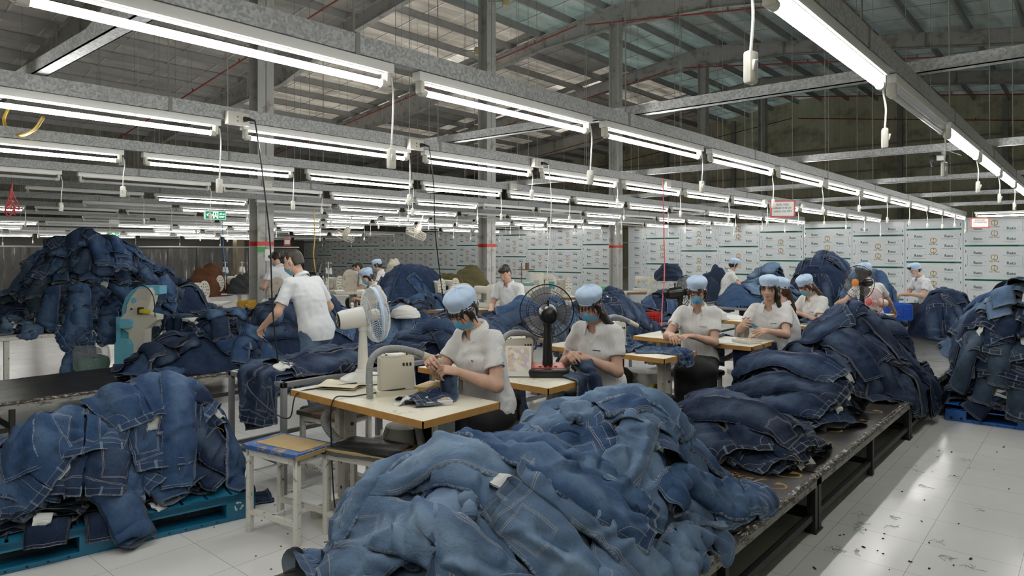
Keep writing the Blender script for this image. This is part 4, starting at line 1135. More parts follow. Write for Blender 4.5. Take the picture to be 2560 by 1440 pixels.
up = [(-.16, -.10, .0), (-.165, -.10, .13), (-.15, -.095, .22), (-.09, -.07, .265), (0, -.04, .27), (.10, -.02, .245), (.17, -.01, .215)]
suction(2.62, 3.16, -.55, 'cream suction box with a grey hose beside the white fan', up)
suction(3.68, 3.12, -.45, 'cream suction box with a grey hose behind the black fan', up)
suction(5.10, 3.22, -.40, 'cream suction box left of the third woman', up, .95)
suction(6.2, 3.02, -.40, 'cream suction box right of the third woman', up, .95)
suction(8.15, 2.98, -.3, 'small cream suction box by the fifth woman', up, .9)
# ---------------- canisters under the tables
def canister(x, y, label, lbl=True, yaw=0.0):
    t = thing('dust_canister', label, 'canister', (x, y, 0), yaw, 'silver canisters under the sewing tables')
    b = MB(); b.lathe([(0, .0), (.135, .0), (.14, .02), (.14, .30), (.146, .31), (.146, .335), (.14, .34), (.138, .50), (.12, .55), (.05, .565), (0, .566)], 28); bd = b.build('drum', M_galvc, t)
    if lbl:
        b = MB(); A = [[(.1405*math.cos(a), .1405*math.sin(a), z) for z in (.40, .47)] for a in np.linspace(-PI*.75, -PI*.35, 9)]; b.grid(A, flip=False); b.build('warning_label', M_lbl, bd, label='yellow warning label')
    for a in (-2.6, -1.1):
        b = MB(); b.box((.147*math.cos(a), .147*math.sin(a), .31), (.012, .03, .15), rot=(0, 0, a)); b.build('clamp', M_tape, t)
    hb = hose([(-.04, -.13, .43), (-.06, -.22, .40), (-.10, -.26, .47), (-.10, -.22, .60), (-.08, -.15, .70)], .024, 12); hb.build('hose', M_hose, t)
    b = MB(); b.cyl((-.035, -.11, .44), (-.045, -.155, .425), .034, n=14); b.build('inlet', M_motor, t)
canister(2.70, 3.16, 'silver canister with a yellow label under the nearest table')
canister(3.72, 3.28, 'silver canister under the table with the black fan', False)
canister(5.24, 2.98, 'silver canister with a yellow label under the third woman\'s table')
for pts, l in (([(2.40, 3.45, .70), (2.36, 3.5, .58), (2.42, 3.42, .46), (2.5, 3.3, .44)], 'grey ribbed hose looping under the left end of the nearest table'),
               ([(3.52, 2.95, .70), (3.46, 2.98, .58), (3.44, 3.0, .48), (3.5, 3.1, .42)], 'grey ribbed hose under the table with the black fan'),
               ([(5.0, 3.2, .6), (4.95, 3.25, .5), (5.0, 3.3, .42), (5.1, 3.4, .42)], 'grey hose under the left end of the third woman\'s table'),
               ([(6.0, 3.0, .62), (6.15, 2.8, .56), (6.3, 2.7, .57), (6.4, 2.6, .66)], 'grey hose bending under the table with papers')):
    o = hose(pts, .026, 12).build('suction_hose', M_hose); tag(o, l, 'hose', 'loose grey hoses under the tables')
# ---------------- stools and seats
M_chip = mat('chipped_white_paint', (0.78, 0.765, 0.70), 0.45, 0.0, 0.05, 5.0, stain=((0.16, 0.10, 0.06), 0.14, 24.0))
M_bpaint = edge_worn('blue_painted_rim', (0.035, 0.12, 0.38), (0.35, 0.26, 0.14), 13.0)
M_plywood = mat('worn_plywood', (0.46, 0.33, 0.15), 0.55, 0.0, 0.2, 12.0)
M_cush = mat('black_vinyl', (0.013, 0.014, 0.016), 0.42, 0.0, 0.3, bump=.3)
M_oldwood = mat('old_dark_wood', (0.10, 0.075, 0.05), 0.5, 0.0, 0.4, 8.0, stain=((0.22, 0.08, 0.03), 0.3, 8.0))
M_bluegrey = mat('pale_blue_steel', (0.36, 0.47, 0.52), 0.45, 0.0, 0.12, stain=((.15, .13, .11), .12, 30))
def stool(x, y, yaw, w, d, h, top, label, legm, cat='stool'):
    t = thing('work_stool', label, cat, (x, y, 0), yaw, 'stools around the sewing tables')
    lw = .032
    for sx in (-1, 1):
        for sy in (-1, 1):
            cx, cy = sx*(w/2-lw/2), sy*(d/2-lw/2)
            b = MB(); b.box2((cx-lw/2, cy-lw/2, 0), (cx+lw/2, cy+lw/2, h-.03), bev=.003); b.build('leg', legm, t)
    rails = [((-w/2, sy*(d/2-.025)-.012, h-.065), (w/2, sy*(d/2-.025)+.012, h-.03)) for sy in (-1, 1)]
    for sx in (-1, 1): rails += [((sx*(w/2-.016)-.012, -d/2, h-.065), (sx*(w/2-.016)+.012, d/2, h-.03)), ((sx*(w/2-.016)-.012, -d/2+.02, .10), (sx*(w/2-.016)+.012, d/2-.02, .128))]
    for p0, p1 in rails+[((-w/2+.02, -.014, .10), (w/2-.02, .014, .128))]: b = MB(); b.box2(p0, p1); b.build('rail', legm, t, smooth=0)
    if top == 'blue':
        b = MB(); b.box((0, 0, h-.012), (w+.03, d+.03, .028), bev=.004); s = b.build('seat', M_bpaint, t)
        b = MB(); b.box((.012, -.015, h+.003), (w-.05, d-.05, .006), bev=.002); b.build('seat_panel', M_plywood, s, label='bare plywood panel')
        b = MB(); b.box((0, -d/2-.015, h-.017), (w+.032, .012, .022)); b.build('seat_edge', M_plywood, s)
    elif top == 'black':
        b = MB(); bm = bmesh.new(); bmesh.ops.create_grid(bm, x_segments=12, y_segments=14, size=.5)
        rr = random.Random(3)
        for v in bm.verts:
            x_, y_ = v.co.x, v.co.y; e = max(abs(x_), abs(y_))*2
            v.co = Vector((x_*(w+.05), y_*(d+.05), h+.008+.004*math.sin(x_*19+y_*7)+rr.uniform(-.002, .002) - (.035 if e > .99 else (.006 if e > .8 else 0))))
        b.bm(bm); b.build('seat_cover', M_cush, t, smooth=180)
        b = MB(); b.box((0, 0, h-.016), (w+.02, d+.02, .03), bev=.003); b.build('seat', M_plywood, t)
    elif top == 'pad':
        b = MB(); b.box((0, 0, h-.004), (w+.04, d+.05, .055), bev=.022); b.build('cushion', M_cush, t)
    else:
        b = MB(); b.box((0, 0, h-.012), (w+.03, d+.03, .03), bev=.004); b.build('seat', M_oldwood, t)
    return t
stool(2.12, 3.50, .17, .25, .42, .50, 'blue', 'white chipped stool with a blue-rimmed plywood seat in the foreground', M_chip)
stool(2.41, 3.13, .25, .27, .46, .49, 'black', 'white stool covered with black cloth under the nearest table', M_chip)
stool(2.80, 4.02, .1, .30, .40, .49, 'wood', 'white-legged stool with a dark worn seat behind the nearest table', M_chip)
stool(3.30, 3.02, .05, .36, .40, .46, 'wood', 'worn wooden stool the nearest woman sits on', M_leg)
stool(4.62, 2.80, -.1, .40, .60, .47, 'pad', 'pale blue framed seat with a black cushion behind the second woman', M_bluegrey)
stool(4.10, 2.85, 0, .36, .40, .46, 'wood', 'stool under the second woman', M_leg)
stool(5.95, 2.86, 0, .36, .38, .46, 'pad', 'stool under the third woman', M_leg)
stool(7.02, 2.50, 0.2, .36, .5, .46, 'pad', 'pale blue stool under the woman without a mask', M_bluegrey)
stool(9.0, 2.62, 0, .36, .40, .46, 'pad', 'stool under the fifth woman', M_leg)
b = MB(); b.box((0, 0, .115), (.52, .34, .23), bev=.012); b.box((0, 0, .22), (.54, .36, .03), bev=.006)
for k in range(6): b.box((-.2+.08*k, -.171, .11), (.012, .006, .18))
o = b.build('plastic_bin', mat('white_plastic_bin', (.55, .54, .5), .4)); o.location = (4.52, 2.72, 0); o.rotation_euler = (0, 0, -.1); tag(o, 'low off-white plastic bin on the floor under the black cushioned seat', 'bin')
# ---------------- grey steel frames behind the tables
M_frame = mat('grey_painted_tube', (0.20, 0.21, 0.22), 0.45, 0.0, 0.12, 5.0)
def rack(x0, x1, y0, y1, h, label):
    t = thing('steel_rack', label, 'rack', (x0, y0, 0), group='grey steel racks heaped with jeans')
    L, W, q_ = x1-x0, y1-y0, .035
    for x in (0, L-q_):
        for y in (0, W-q_):
            b = MB(); b.box2((x, y, 0), (x+q_, y+q_, h-q_), bev=.003); b.build('leg', M_frame, t)
    b = MB()
    for y in (0, W-q_): b.box2((0, y, h-q_), (L, y+q_, h), bev=.003)
    for x in (0, L-q_): b.box2((x, 0, h-q_), (x+q_, W, h), bev=.003)
    b.build('top_frame', M_frame, t)
    b = MB()
    for x in (.003, L-q_+.003): b.box2((x, q_, .19), (x+.028, W-q_, .222))
    for y in (.003, W-q_+.003): b.box2((q_, y, .19), (L-q_, y+.028, .222))
    b.build('stretcher', M_frame, t, smooth=0)
    b = MB(); b.box2((q_*.6, q_*.6, h-.03), (L-q_*.6, W-q_*.6, h-.022)); b.build('shelf_board', M_ply, t, smooth=0)
    g_box(x0, x1, y0, y1, h)
rack(2.40, 3.75, 4.03, 4.76, .735, 'grey steel rack nearest, jeans hanging over its left end')
rack(3.85, 5.9, 4.03, 4.9, .735, 'grey steel rack behind the two nearest women')
rack(6.0, 8.2, 3.95, 4.9, .735, 'grey steel rack behind the third woman')
rack(10.0, 12.9, 3.8, 4.95, .735, 'grey steel rack under the mixed heap behind the woman without a mask')
def plain_table(x0, x1, y0, y1, h, label):
    t = thing('sorting_table', label, 'table', (x0, y0, 0), group='white sorting tables'); L, W = x1-x0, y1-y0
    b = MB(); b.box2((0, 0, h-.04), (L, W, h), bev=.004); b.build('tabletop', M_chip, t)
    for x in (.05, L/2, L-.1):
        for y in (.04, W-.09): b = MB(); b.box2((x, y, 0), (x+.05, y+.05, h-.04)); b.build('leg', M_chip, t)
    g_box(x0, x1, y0, y1, h)
plain_table(2.1, 4.7, 9.5, 11.3, .60, 'white-legged table under the tall heap at far left')
plain_table(3.9, 5.3, 8.75, 9.4, .73, 'white table right of the band saw')
# ---------------- pallets
def pallet(x, y, yaw, w, d, col, label):
    t = thing('pallet', label, 'pallet', (x, y, 0), yaw, 'blue plastic pallets')
    m = mat('pallet_plastic_%d' % int(x*10), col, .38, 0.0, .1, 4.0); h = .152
    b = MB()
    n = 12
    for i in range(n): b.box2((w*i/n+.008, .0, h-.022), (w*(i+1)/n-.008, d, h))
    for i in range(7): b.box2((0, d*i/6-.02 if i else 0, h-.034), (w, min(d, d*i/6+.02), h-.003))
    b.box2((0, 0, h-.045), (w, .014, h)); b.box2((0, d-.014, h-.045), (w, d, h)); b.box2((0, 0, h-.045), (.014, d, h)); b.box2((w-.014, 0, h-.045), (w, d, h))
    b.build('deck', m, t, smooth=0)
    fx = (0, (w-.20)/2, w-.17)
    for ix, x_ in enumerate(fx):
        for iy, y_ in enumerate((0, (d-.16)/2, d-.15)):
            b = MB(); b.box2((x_, y_, .0), (x_+(.20 if ix == 1 else .17), y_+.15, h-.03), bev=.008); b.build('foot', m, t)
    b = MB()
    for y_ in (0, (d-.16)/2, d-.15): b.box2((.01, y_+.001, .0), (w-.01, y_+.149, .028), bev=.004)
    b.build('runner', m, t)
    b = MB()
    for x_ in list(np.linspace(.22, w*.41, 6))+list(np.linspace(w*.6, w-.22, 6)): b.cyl((x_, -.0006, .014), (x_, .002, .014), .006, n=10)
    for x_ in (.05, .13, w-.05, w-.13): b.box((x_, -.0004, .03), (.02, .002, .025)) if col[2] > .4 else None
    b.build('drain_hole', M_black, t)
    return t
p1 = pallet(.537, 4.169, -.197, 1.61, 1.1, (0.012, 0.15, 0.27), 'teal blue plastic pallet at lower left under a heap of jeans')
b = MB()                                                  # moulded recycling mark
for k in range(3):
    a0 = k*2.094+PI/2
    P = [Vector((math.cos(a0+s), 0, math.sin(a0+s))) for s in (-.75, -.3, .25)]
    for p, q_ in zip(P[:-1], P[1:]):
        n_ = (q_-p).normalized(); up_ = Vector((-n_.z, 0, n_.x))*.004
        b.add([tuple(p*.021-up_), tuple(q_*.021-up_), tuple(q_*.021+up_), tuple(p*.021+up_)], [(0, 1, 2, 3)])
    t_ = (P[2]-P[1]).normalized(); u_ = Vector((-t_.z, 0, t_.x)); c_ = P[2]*.021
    b.add([tuple(c_-u_*.009), tuple(c_+t_*.013), tuple(c_+u_*.009)], [(0, 1, 2)])
bb = MB(); bb.v = [v + np.array([1.51, -.0012, .082]) for v in b.v]; bb.f = b.f; bb.mi = b.mi; bb.n = b.n
bb.build('recycling_mark', M_paper, p1, smooth=0, label='white recycling triangle')
pallet(7.56, 1.10, -PI/2, 1.3, 1.25, (0.02, 0.12, 0.42), 'bright blue plastic pallet at right under the tall stack of jeans')
pr_ = None
# ================================================================== heaps of jeans
jr = random.Random(21)
Q_ = []                                                 # queue per heap: lists of specs or callables, run layer by layer
WN = {'indigo': 'indigo', 'dark': 'dark blue', 'mid': 'mid-blue', 'worn': 'faded blue', 'grey': 'grey-blue'}
def J(x, y, th, w, label, group, **k):
    d = dict(x=x, y=y, th=th, col=wash(w, jr), label=label, group=group, seed=jr.randrange(10**6), crump=.10, bend=0.0, splay=0.0, face=jr.choice((-1, 1)), det=2)
    d.update(k); return d
class Heap(list): pass
HEAPS = []
def heap(group):
    h = Heap(); h.group = group; HEAPS.append(h); return h
def where(h, dx, dz):
    return ('low' if dz < .34 else 'halfway up' if dz < .7 else 'high')
def raise_ellipse(cx, cy, rx, ry, yaw, z, sq=2.6):
    def f():
        R = max(rx, ry)
        i0, i1 = int((cx-R-GX0)/GC), int((cx+R-GX0)/GC)+1; j0, j1 = int((cy-R-GY0)/GC), int((cy+R-GY0)/GC)+1
        X, Y = np.meshgrid(GX0+GC*(np.arange(i0, i1)+.5), GY0+GC*(np.arange(j0, j1)+.5), indexing='ij')
        c, s = math.cos(yaw), math.sin(yaw); u = ((X-cx)*c+(Y-cy)*s)/rx; v = (-(X-cx)*s+(Y-cy)*c)/ry
        m = np.abs(u)**sq+np.abs(v)**sq < 1
        a = G[i0:i1, j0:j1]; a[m] = np.maximum(a[m], z)
    return f
def core_stack(name, levels, label, col):
    """packed denim inside a stack: rings (cx,cy,rx,ry,yaw,z) joined, strata as ripples"""
    rg = np.random.RandomState(len(levels)*7+int(levels[0][5]*100)); n = 72; P = []
    a = np.linspace(0, 2*PI, n, endpoint=False)
    for k, (cx, cy, rx, ry, yaw, z) in enumerate(levels):
        nxt = levels[min(k+1, len(levels)-1)]
        for sub in range(6):
            f = sub/6.0; zz = z+(nxt[5]-z)*f; X_, Y_ = rx+(nxt[2]-rx)*f, ry+(nxt[3]-ry)*f
            r = (np.abs(np.cos(a))**2.6+np.abs(np.sin(a))**2.6)**(-1/2.6)
            rip = 1-.045*(sub % 2)+.03*np.convolve(np.tile(rg.randn(n), 3), np.ones(7)/7, 'same')[n:2*n]
            x = X_*r*np.cos(a)*rip; y = Y_*r*np.sin(a)*rip
            P.append(np.stack([cx+x*math.cos(yaw)-y*math.sin(yaw), cy+x*math.sin(yaw)+y*math.cos(yaw), np.full(n, zz)+.006*np.sin(a*9+k)], -1))
    c = P[-1].mean(0)
    for f in (.75, .4, .02): P.append(c+(P[-1]-c)*f+[0, 0, .01])
    P = np.array(P); P = np.concatenate([P, P[:, :1]], 1)
    b = MB(); b.grid(P); me = b.mesh(name, M_denim, 180)
    V = P.reshape(-1, 3); at = me.attributes.new('flat', 'FLOAT_VECTOR', 'POINT'); at.data.foreach_set('vector', np.stack([V[:, 0]+V[:, 1]*.6, V[:, 2]+.3, V[:, 0]*0], -1).astype(np.float32).ravel())
    at = me.attributes.new('edge', 'FLOAT_VECTOR', 'POINT'); at.data.foreach_set('vector', np.full(V.shape, .3, np.float32).ravel())
    o = link(name, me); o.color = col; tag(o, label, 'jeans', kind='stuff')
    return o
def stack(h, cx, cy, rx, ry, yaw, z0, z1, n, ang, per, noun, washes, shrink=.12, lab=None, fold=13, L=.96, det=2, jit=.35, T=.016):
    """folded jeans laid in layers with the waists turned outward over a packed core"""
    lev = []
    for k in range(n):
        f = k/max(1, n-1); z = z0+(z1-z0)*f; s = 1-shrink*f**1.6
        lev.append((cx, cy, (rx-.12)*s, (ry-.12)*s, yaw, z))
        h.append(raise_ellipse(cx, cy, (rx-.07)*s, (ry-.07)*s, yaw, z))
        layer = []
        for q in range(per):
            a = ang[0]+(ang[1]-ang[0])*((q+.5*(k % 2)+jr.uniform(.1, .6))/per)
            r = (abs(math.cos(a))**2.6+abs(math.sin(a))**2.6)**(-1/2.6)
            ex, ey = (rx*s*r-.25)*math.cos(a), (ry*s*r-.25)*math.sin(a)
            x = cx+ex*math.cos(yaw)-ey*math.sin(yaw); y = cy+ex*math.sin(yaw)+ey*math.cos(yaw)
            # turn to the nearest face of the footprint
            fa = math.atan2(math.sin(a)*abs(math.sin(a))**1.2, math.cos(a)*abs(math.cos(a))**1.2)
            w = jr.choice(washes); ht = where(h, 0, f)
            tone = WN[w]
            layer.append(J(x, y, fa+yaw+PI+jr.uniform(-jit, jit), w, '%s folded jeans %s in %s' % (tone, ht, noun), h.group, fold=fold+jr.choice((-2, 0, 0, 1)), mid=.22, L=L, crump=jr.uniform(.12, .28), det=det, T=T*1.15, creases=11, ca=.013, name='folded_jeans'))
        h.extend(layer)
    return lev
# --- A: pale jeans in the foreground
A = heap('pale jeans heaped in the foreground')
g_mound(1.98, 1.88, .62, .52, .0, .33, .64, q=.9, seed=4); g_mound(2.80, 1.84, .78, .56, .0, .33, .70, q=.9, seed=5)
core_mesh('packed_jeans', (.85, 3.75, 1.15, 2.55), wash('worn', jr), .335, 'packed pale jeans deep inside the foreground heap')
for k in range(20):
    u = jr.random(); x = 1.62+1.75*u
    A.append(J(x, 1.80+jr.uniform(-.35, .28), jr.uniform(0, 6.28), jr.choice(('worn', 'worn', 'mid')), '%s jeans crumpled in the %s of the pale foreground heap' % ('faded', 'left part' if x < 2.25 else 'right part'), A.group, crump=jr.uniform(.14, .3), bend=jr.uniform(-1.5, 1.5), splay=jr.uniform(-.3, .5), det=4, T=.026, wide=.95, wrk=1.3, creases=16, ca=.014))
hero = [(2.75, 1.95, 2.25, 'worn', 'faded jeans draped over the top of the right foreground mound, hems toward the stools', dict(crump=.08, bend=.5, splay=.35)),
        (2.35, 1.45, .35, 'worn', 'faded jeans lying waist open toward the camera right of the heap middle', dict(crump=.10, bend=-.5, face=1, open=2.6)),
        (3.0, 1.55, 2.7, 'mid', 'mid-blue jeans sliding off the right flank of the foreground heap', dict(crump=.12, bend=.4)),
        (1.98, 1.84, 4.98, 'worn', 'long faded jeans lying across the left foreground mound, waist at the far left', dict(crump=.05, bend=-.2, splay=.12)),
        (1.78, 1.82, 5.05, 'worn', 'faded jeans with a sagging waistband on the left foreground mound', dict(crump=.07, bend=.15, splay=.1)),
        (1.55, 1.62, 2.1, 'worn', 'faded jeans seat up at the bottom middle edge of the photo', dict(crump=.1, bend=.4, face=-1)),
        (2.05, 1.35, 5.0, 'worn', 'faded jeans with one leg hanging at the lower right corner of the heap', dict(crump=.12, bend=-.5, splay=.4)),
        (1.85, 2.15, 5.9, 'worn', 'faded jeans slipping over the left end of the foreground heap', dict(crump=.15, bend=.7)),
        (2.95, 1.95, 5.3, 'worn', 'faded jeans with patch pockets up on the right foreground mound', dict(crump=.08, bend=.2, face=-1, splay=.2)),
        (2.1, 1.75, 2.0, 'mid', 'mid-blue jeans folded between the two foreground mounds', dict(crump=.16, bend=-.9))]
for x, y, th, w, l, k in hero: A.append(J(x, y, th, w, l, A.group, **dict(dict(det=6, T=.029, wide=.93, wrk=1.3, creases=18, ca=.014), **k)))
# --- B, C, D: dark jeans along the right platform, waists toward the aisle
def aisle(h, cx, cy, w, l, z0, z1, n, noun, washes, det=3, th=PI/2, sp=.3, lo=.5):
    for k in range(n):
        f = k/(n-1.0); s = 1-lo*f
        x = cx+jr.uniform(-w, w)*s; y = cy+jr.uniform(-l, l)*s
        wsh = jr.choice(washes)
        h.append(J(x, y, th+jr.gauss(0, sp), wsh, '%s jeans %s in %s' % (WN[wsh], where(h, 0, f), noun), h.group, crump=jr.uniform(.05, .16), bend=jr.uniform(-.6, .6), splay=jr.uniform(-.1, .3), det=det, T=.017, wrk=1.3))
B = heap('dark jeans in the low heap by the lettered platform edge')
g_mound(4.45, 1.85, .50, .40, .0, .33, .40, seed=6)
aisle(B, 4.42, 1.85, .42, .10, .33, .5, 11, 'the low dark heap nearest the lettered plywood', ('indigo', 'indigo', 'dark'), det=3, th=PI/2-.35, sp=.16)
C = heap('dark jeans in the second heap on the right platform')
g_mound(5.65, 1.85, .60, .48, .0, .33, .50, seed=7); core_mesh('packed_jeans', (4.9, 6.4, 1.2, 2.5), wash('indigo', jr), .335, 'packed dark jeans inside the second heap on the right platform')
aisle(C, 5.6, 1.85, .42, .14, .33, .66, 14, 'the second dark heap on the right platform', ('indigo', 'indigo', 'dark'), det=3, th=PI/2-.3, sp=.22)
D = heap('dark jeans in the tall heap at the end of the right platform')
g_mound(7.1, 1.9, .80, .60, .0, .33, .70, q=.6, seed=8); core_mesh('packed_jeans', (6.15, 8.1, 1.15, 2.6), wash('indigo', jr), .335, 'packed dark jeans inside the tall heap left of the right pallet')
for k in range(26):
    f = k/25.0; a = jr.uniform(-PI*.95, .6) if k < 18 else jr.uniform(0, 6.28); r = .55 if k < 18 else .2
    wsh = jr.choice(('indigo', 'indigo', 'dark'))
    D.append(J(7.1+r*math.cos(a)*1.15, 1.9+r*.8*math.sin(a), (a+PI if jr.random() < .6 else a)+jr.gauss(0, .3), wsh, '%s jeans %s on the tall dark heap left of the right pallet' % (WN[wsh], where(D, 0, f)), D.group, crump=jr.uniform(.05, .18), bend=jr.uniform(-.7, .7), splay=jr.uniform(-.1, .3), det=3, T=.017, wrk=1.3))
D.append(J(6.75, 1.95, PI+.5, 'indigo', 'indigo jeans with one long leg hanging down the front of the tall dark heap', D.group, crump=.04, bend=.1, splay=.5, det=3, T=.016))
D.append(J(7.0, 2.1, PI/2+.15, 'dark', 'dark jeans lying along the crest of the tall dark heap', D.group, crump=.05, bend=.2, det=3))
# --- E: tall stack on the bright blue pallet
E = heap('jeans stacked on the right blue pallet')
g_box(7.57, 8.8, -.2, 1.08, .152)
levE = stack(E, 8.18, .45, .62, .66, 0, .16, .92, 13, (PI*.42, PI*1.52), 4, 'the stack on the right blue pallet', ('dark', 'grey', 'dark', 'indigo'), shrink=.05)
for k in range(6):
    a = jr.uniform(PI*.5, PI*1.4)
    E.append(J(8.2+.15*math.cos(a), .45+.2*math.sin(a), a+PI+jr.gauss(0, .5), jr.choice(('mid', 'worn', 'dark')), 'loose jeans thrown over the top of the stack on the right blue pallet', E.group, crump=jr.uniform(.14, .3), bend=jr.uniform(-1, 1), fold=jr.choice((11, 13, 14)), mid=.3, det=2, T=.021, creases=13, ca=.015))
# --- F: heap on the teal pallet at lower left
F = heap('jeans piled on the left teal pallet')
fc = (1.62, 4.55); fy = -.197
ca, sa = math.cos(fy), math.sin(fy)
def fpt(u, v): return (.88+u*ca-v*sa, 4.10+u*sa+v*ca)
for u in np.arange(-.35, 1.26, .02):
    for v in np.arange(0, 1.1, .02):
        x, y = fpt(u, v); i, j = int((x-GX0)/GC), int((y-GY0)/GC); G[i, j] = max(G[i, j], .152)
fx, fyy = fpt(.44, .58)
levF = stack(F, fx, fyy, .80, .54, fy, .16, .34, 4, (-PI*.98, PI*.12), 6, 'the heap on the left teal pallet', ('dark', 'mid', 'dark', 'indigo'), shrink=.22, det=3, T=.017)
for k in range(7):
    a = jr.uniform(-PI, .3); w = jr.choice(('mid', 'mid', 'dark')); f = .5+.05*k
    x, y = fx+.45*math.cos(a), fyy+.24*math.sin(a)
    F.append(J(x, y, a+PI+jr.gauss(0, .4), w, '%s jeans tumbled over the upper part of the heap on the left teal pallet' % WN[w], F.group, crump=jr.uniform(.15, .32), bend=jr.uniform(-1, 1), fold=jr.choice((None, 11, 12)), mid=.3, splay=jr.uniform(-.1, .3), det=3, T=.021, creases=15, ca=.016))
for u, v, th, w, l, k in ((.80, .30, PI/2+.1, 'mid', 'mid-blue jeans hanging down the front of the left heap, waistband just above the pallet', dict(mid=.32, crump=.03, face=-1, bend=.05)),
                          (.42, .26, PI/2-.25, 'mid', 'mid-blue jeans with open waistband at the front middle of the left heap', dict(mid=.18, crump=.1, face=-1)),
                          (.18, .20, PI/2+.3, 'mid', 'mid-blue jeans whose waistband gapes at the left front of the left heap', dict(mid=.16, crump=.1, face=1)),
                          (1.05, .42, .2, 'dark', 'dark jeans fanning out over the right flank of the left heap', dict(mid=.4, crump=.06, splay=.3)),
                          (.62, .62, 1.9, 'mid', 'faded jeans bunched on top of the left heap', dict(crump=.2, bend=1.0)),
                          (.20, .52, 4.5, 'mid', 'crumpled jeans with the hem up at the top left of the left heap', dict(crump=.2, bend=-.9)),
                          (.95, .55, 4.9, 'mid', 'mid-blue jeans with both legs running up over the crest of the left heap', dict(crump=.05, mid=.3, splay=.15))):
    x, y = fpt(u, v); F.append(J(x, y, th+fy, w, l, F.group, **dict(dict(det=4, T=.019, wrk=1.5), **k)))
# --- G, H: heaps on the second platform beside the man
Gh = heap('jeans heaped beside the standing man')
g_mound(4.75, 7.5, 1.0, .58, 0, .33, .95, q=.8, seed=9); g_mound(3.6, 7.5, .95, .55, 0, .33, .62, q=.9, seed=10)
core_mesh('packed_jeans', (2.5, 5.85, 6.85, 8.2), wash('dark', jr), .335, 'packed jeans inside the long heap beside the standing man')
for k in range(30):
    f = k/29.0; u = jr.random(); x = 2.9+2.6*u; y = 7.58+jr.uniform(-.45, .25); w = jr.choice(('dark', 'mid', 'dark'))
    Gh.append(J(x, y, -PI/2+PI*(jr.random() < .6)+jr.gauss(0, .6), w, '%s jeans %s in the long heap %s the standing man' % (WN[w], where(Gh, 0, f), 'left of' if x < 4.2 else 'close to'), Gh.group, crump=jr.uniform(.15, .34), bend=jr.uniform(-1.1, 1.1), fold=jr.choice((None, 10, 12, 14)), mid=.3, det=2, T=.021, creases=13, ca=.016))
H = heap('jeans heaped behind the white fan')
g_mound(6.6, 7.55, 1.0, .6, 0, .33, .82, q=.8, seed=12); core_mesh('packed_jeans', (5.5, 7.8, 6.85, 8.25), wash('mid', jr), .335, 'packed jeans inside the heap behind the white fan')
for k in range(14):
    w = jr.choice(('mid', 'mid', 'dark', 'worn')); x = 5.75+1.7*jr.random()
    H.append(J(x, 7.4+jr.uniform(-.4, .3), -PI/2+jr.gauss(0, 1.0), w, '%s jeans in the heap behind the white fan' % WN[w], H.group, crump=jr.uniform(.14, .3), bend=jr.uniform(-1, 1), fold=jr.choice((None, 11, 13)), mid=.3, det=2, T=.02, creases=13, ca=.015))
I_ = heap('jeans heaped behind the beige belt-guarded machine')
g_mound(8.0, 9.2, 1.15, .8, 0, .02, 1.38, q=.9, seed=13); core_mesh('packed_jeans', (6.8, 9.2, 8.3, 10.1), wash('dark', jr), .05, 'packed jeans inside the tall heap left of the middle column')
for k in range(14):
    a = jr.uniform(-PI, .2); I_.append(J(8.0+.7*math.cos(a), 9.2+.5*math.sin(a), a+PI+jr.gauss(0, .4), jr.choice(('dark', 'mid')), 'jeans on the tall heap left of the middle column', I_.group, crump=jr.uniform(.14, .3), bend=jr.uniform(-1, 1), fold=jr.choice((None, 11, 13)), mid=.3, det=2, T=.02, creases=13, ca=.015))
# --- J: racks behind the workers
R1 = heap('jeans slung over the nearest grey rack')
for x, y, th, w, l, k in ((2.95, 4.45, 2.9, 'indigo', 'dark jeans thrown across the nearest grey rack, under the others', dict(crump=.15, bend=.5)),
                          (3.2, 4.35, .5, 'indigo', 'dark jeans bunched on the nearest grey rack behind the white fan', dict(crump=.2, bend=-.7)),
                          (3.45, 4.5, 3.6, 'indigo', 'dark jeans lying at the far end of the nearest grey rack', dict(crump=.2, bend=.8)),
                          (2.62, 4.34, .25, 'dark', 'dark jeans whose seat hangs over the left end of the nearest grey rack', dict(crump=.08, mid=.45, face=-1)),
                          (2.72, 4.30, -.1, 'dark', 'dark jeans with a leg drooping off the near corner of the nearest grey rack', dict(crump=.1, mid=.5, bend=.3)),
                          (3.0, 4.25, .1, 'indigo', 'dark jeans spread flat on the nearest grey rack', dict(crump=.1, bend=.2))):
    R1.append(J(x, y+.06, th, w, l, R1.group, **dict(dict(det=4, T=.018, wrk=1.4), **k)))
R2 = heap('jeans heaped on the racks behind the workers')
g_mound(4.35, 4.45, .6, .42, 0, .73, .93, seed=14); g_mound(5.3, 4.45, .75, .45, 0, .73, 1.02, seed=15); g_mound(6.9, 4.45, .9, .45, 0, .73, .9, seed=16)
core_mesh('packed_jeans', (3.85, 5.95, 4.0, 4.95), wash('indigo', jr), .745, 'packed jeans on the rack behind the two nearest women')
core_mesh('packed_jeans', (5.97, 8.2, 3.93, 4.95), wash('indigo', jr), .745, 'packed jeans on the rack behind the third woman')
for k in range(30):
    f = k/29.0; x = 4.0+4.0*jr.random(); w = jr.choice(('indigo', 'dark', 'dark') if x < 5 or x > 6 else ('dark', 'mid', 'grey'))
    R2.append(J(x, 4.42+jr.uniform(-.3, .2), -PI/2+PI*(jr.random() < .5)+jr.gauss(0, .6), w, '%s jeans on the rack behind %s' % (WN[w], 'the nearest woman' if x < 4.9 else 'the black fan' if x < 6.1 else 'the second and third women'), R2.group, crump=jr.uniform(.12, .3), bend=jr.uniform(-1, 1), fold=jr.choice((None, 11, 13)), mid=.3, det=2, T=.02, creases=13, ca=.015))
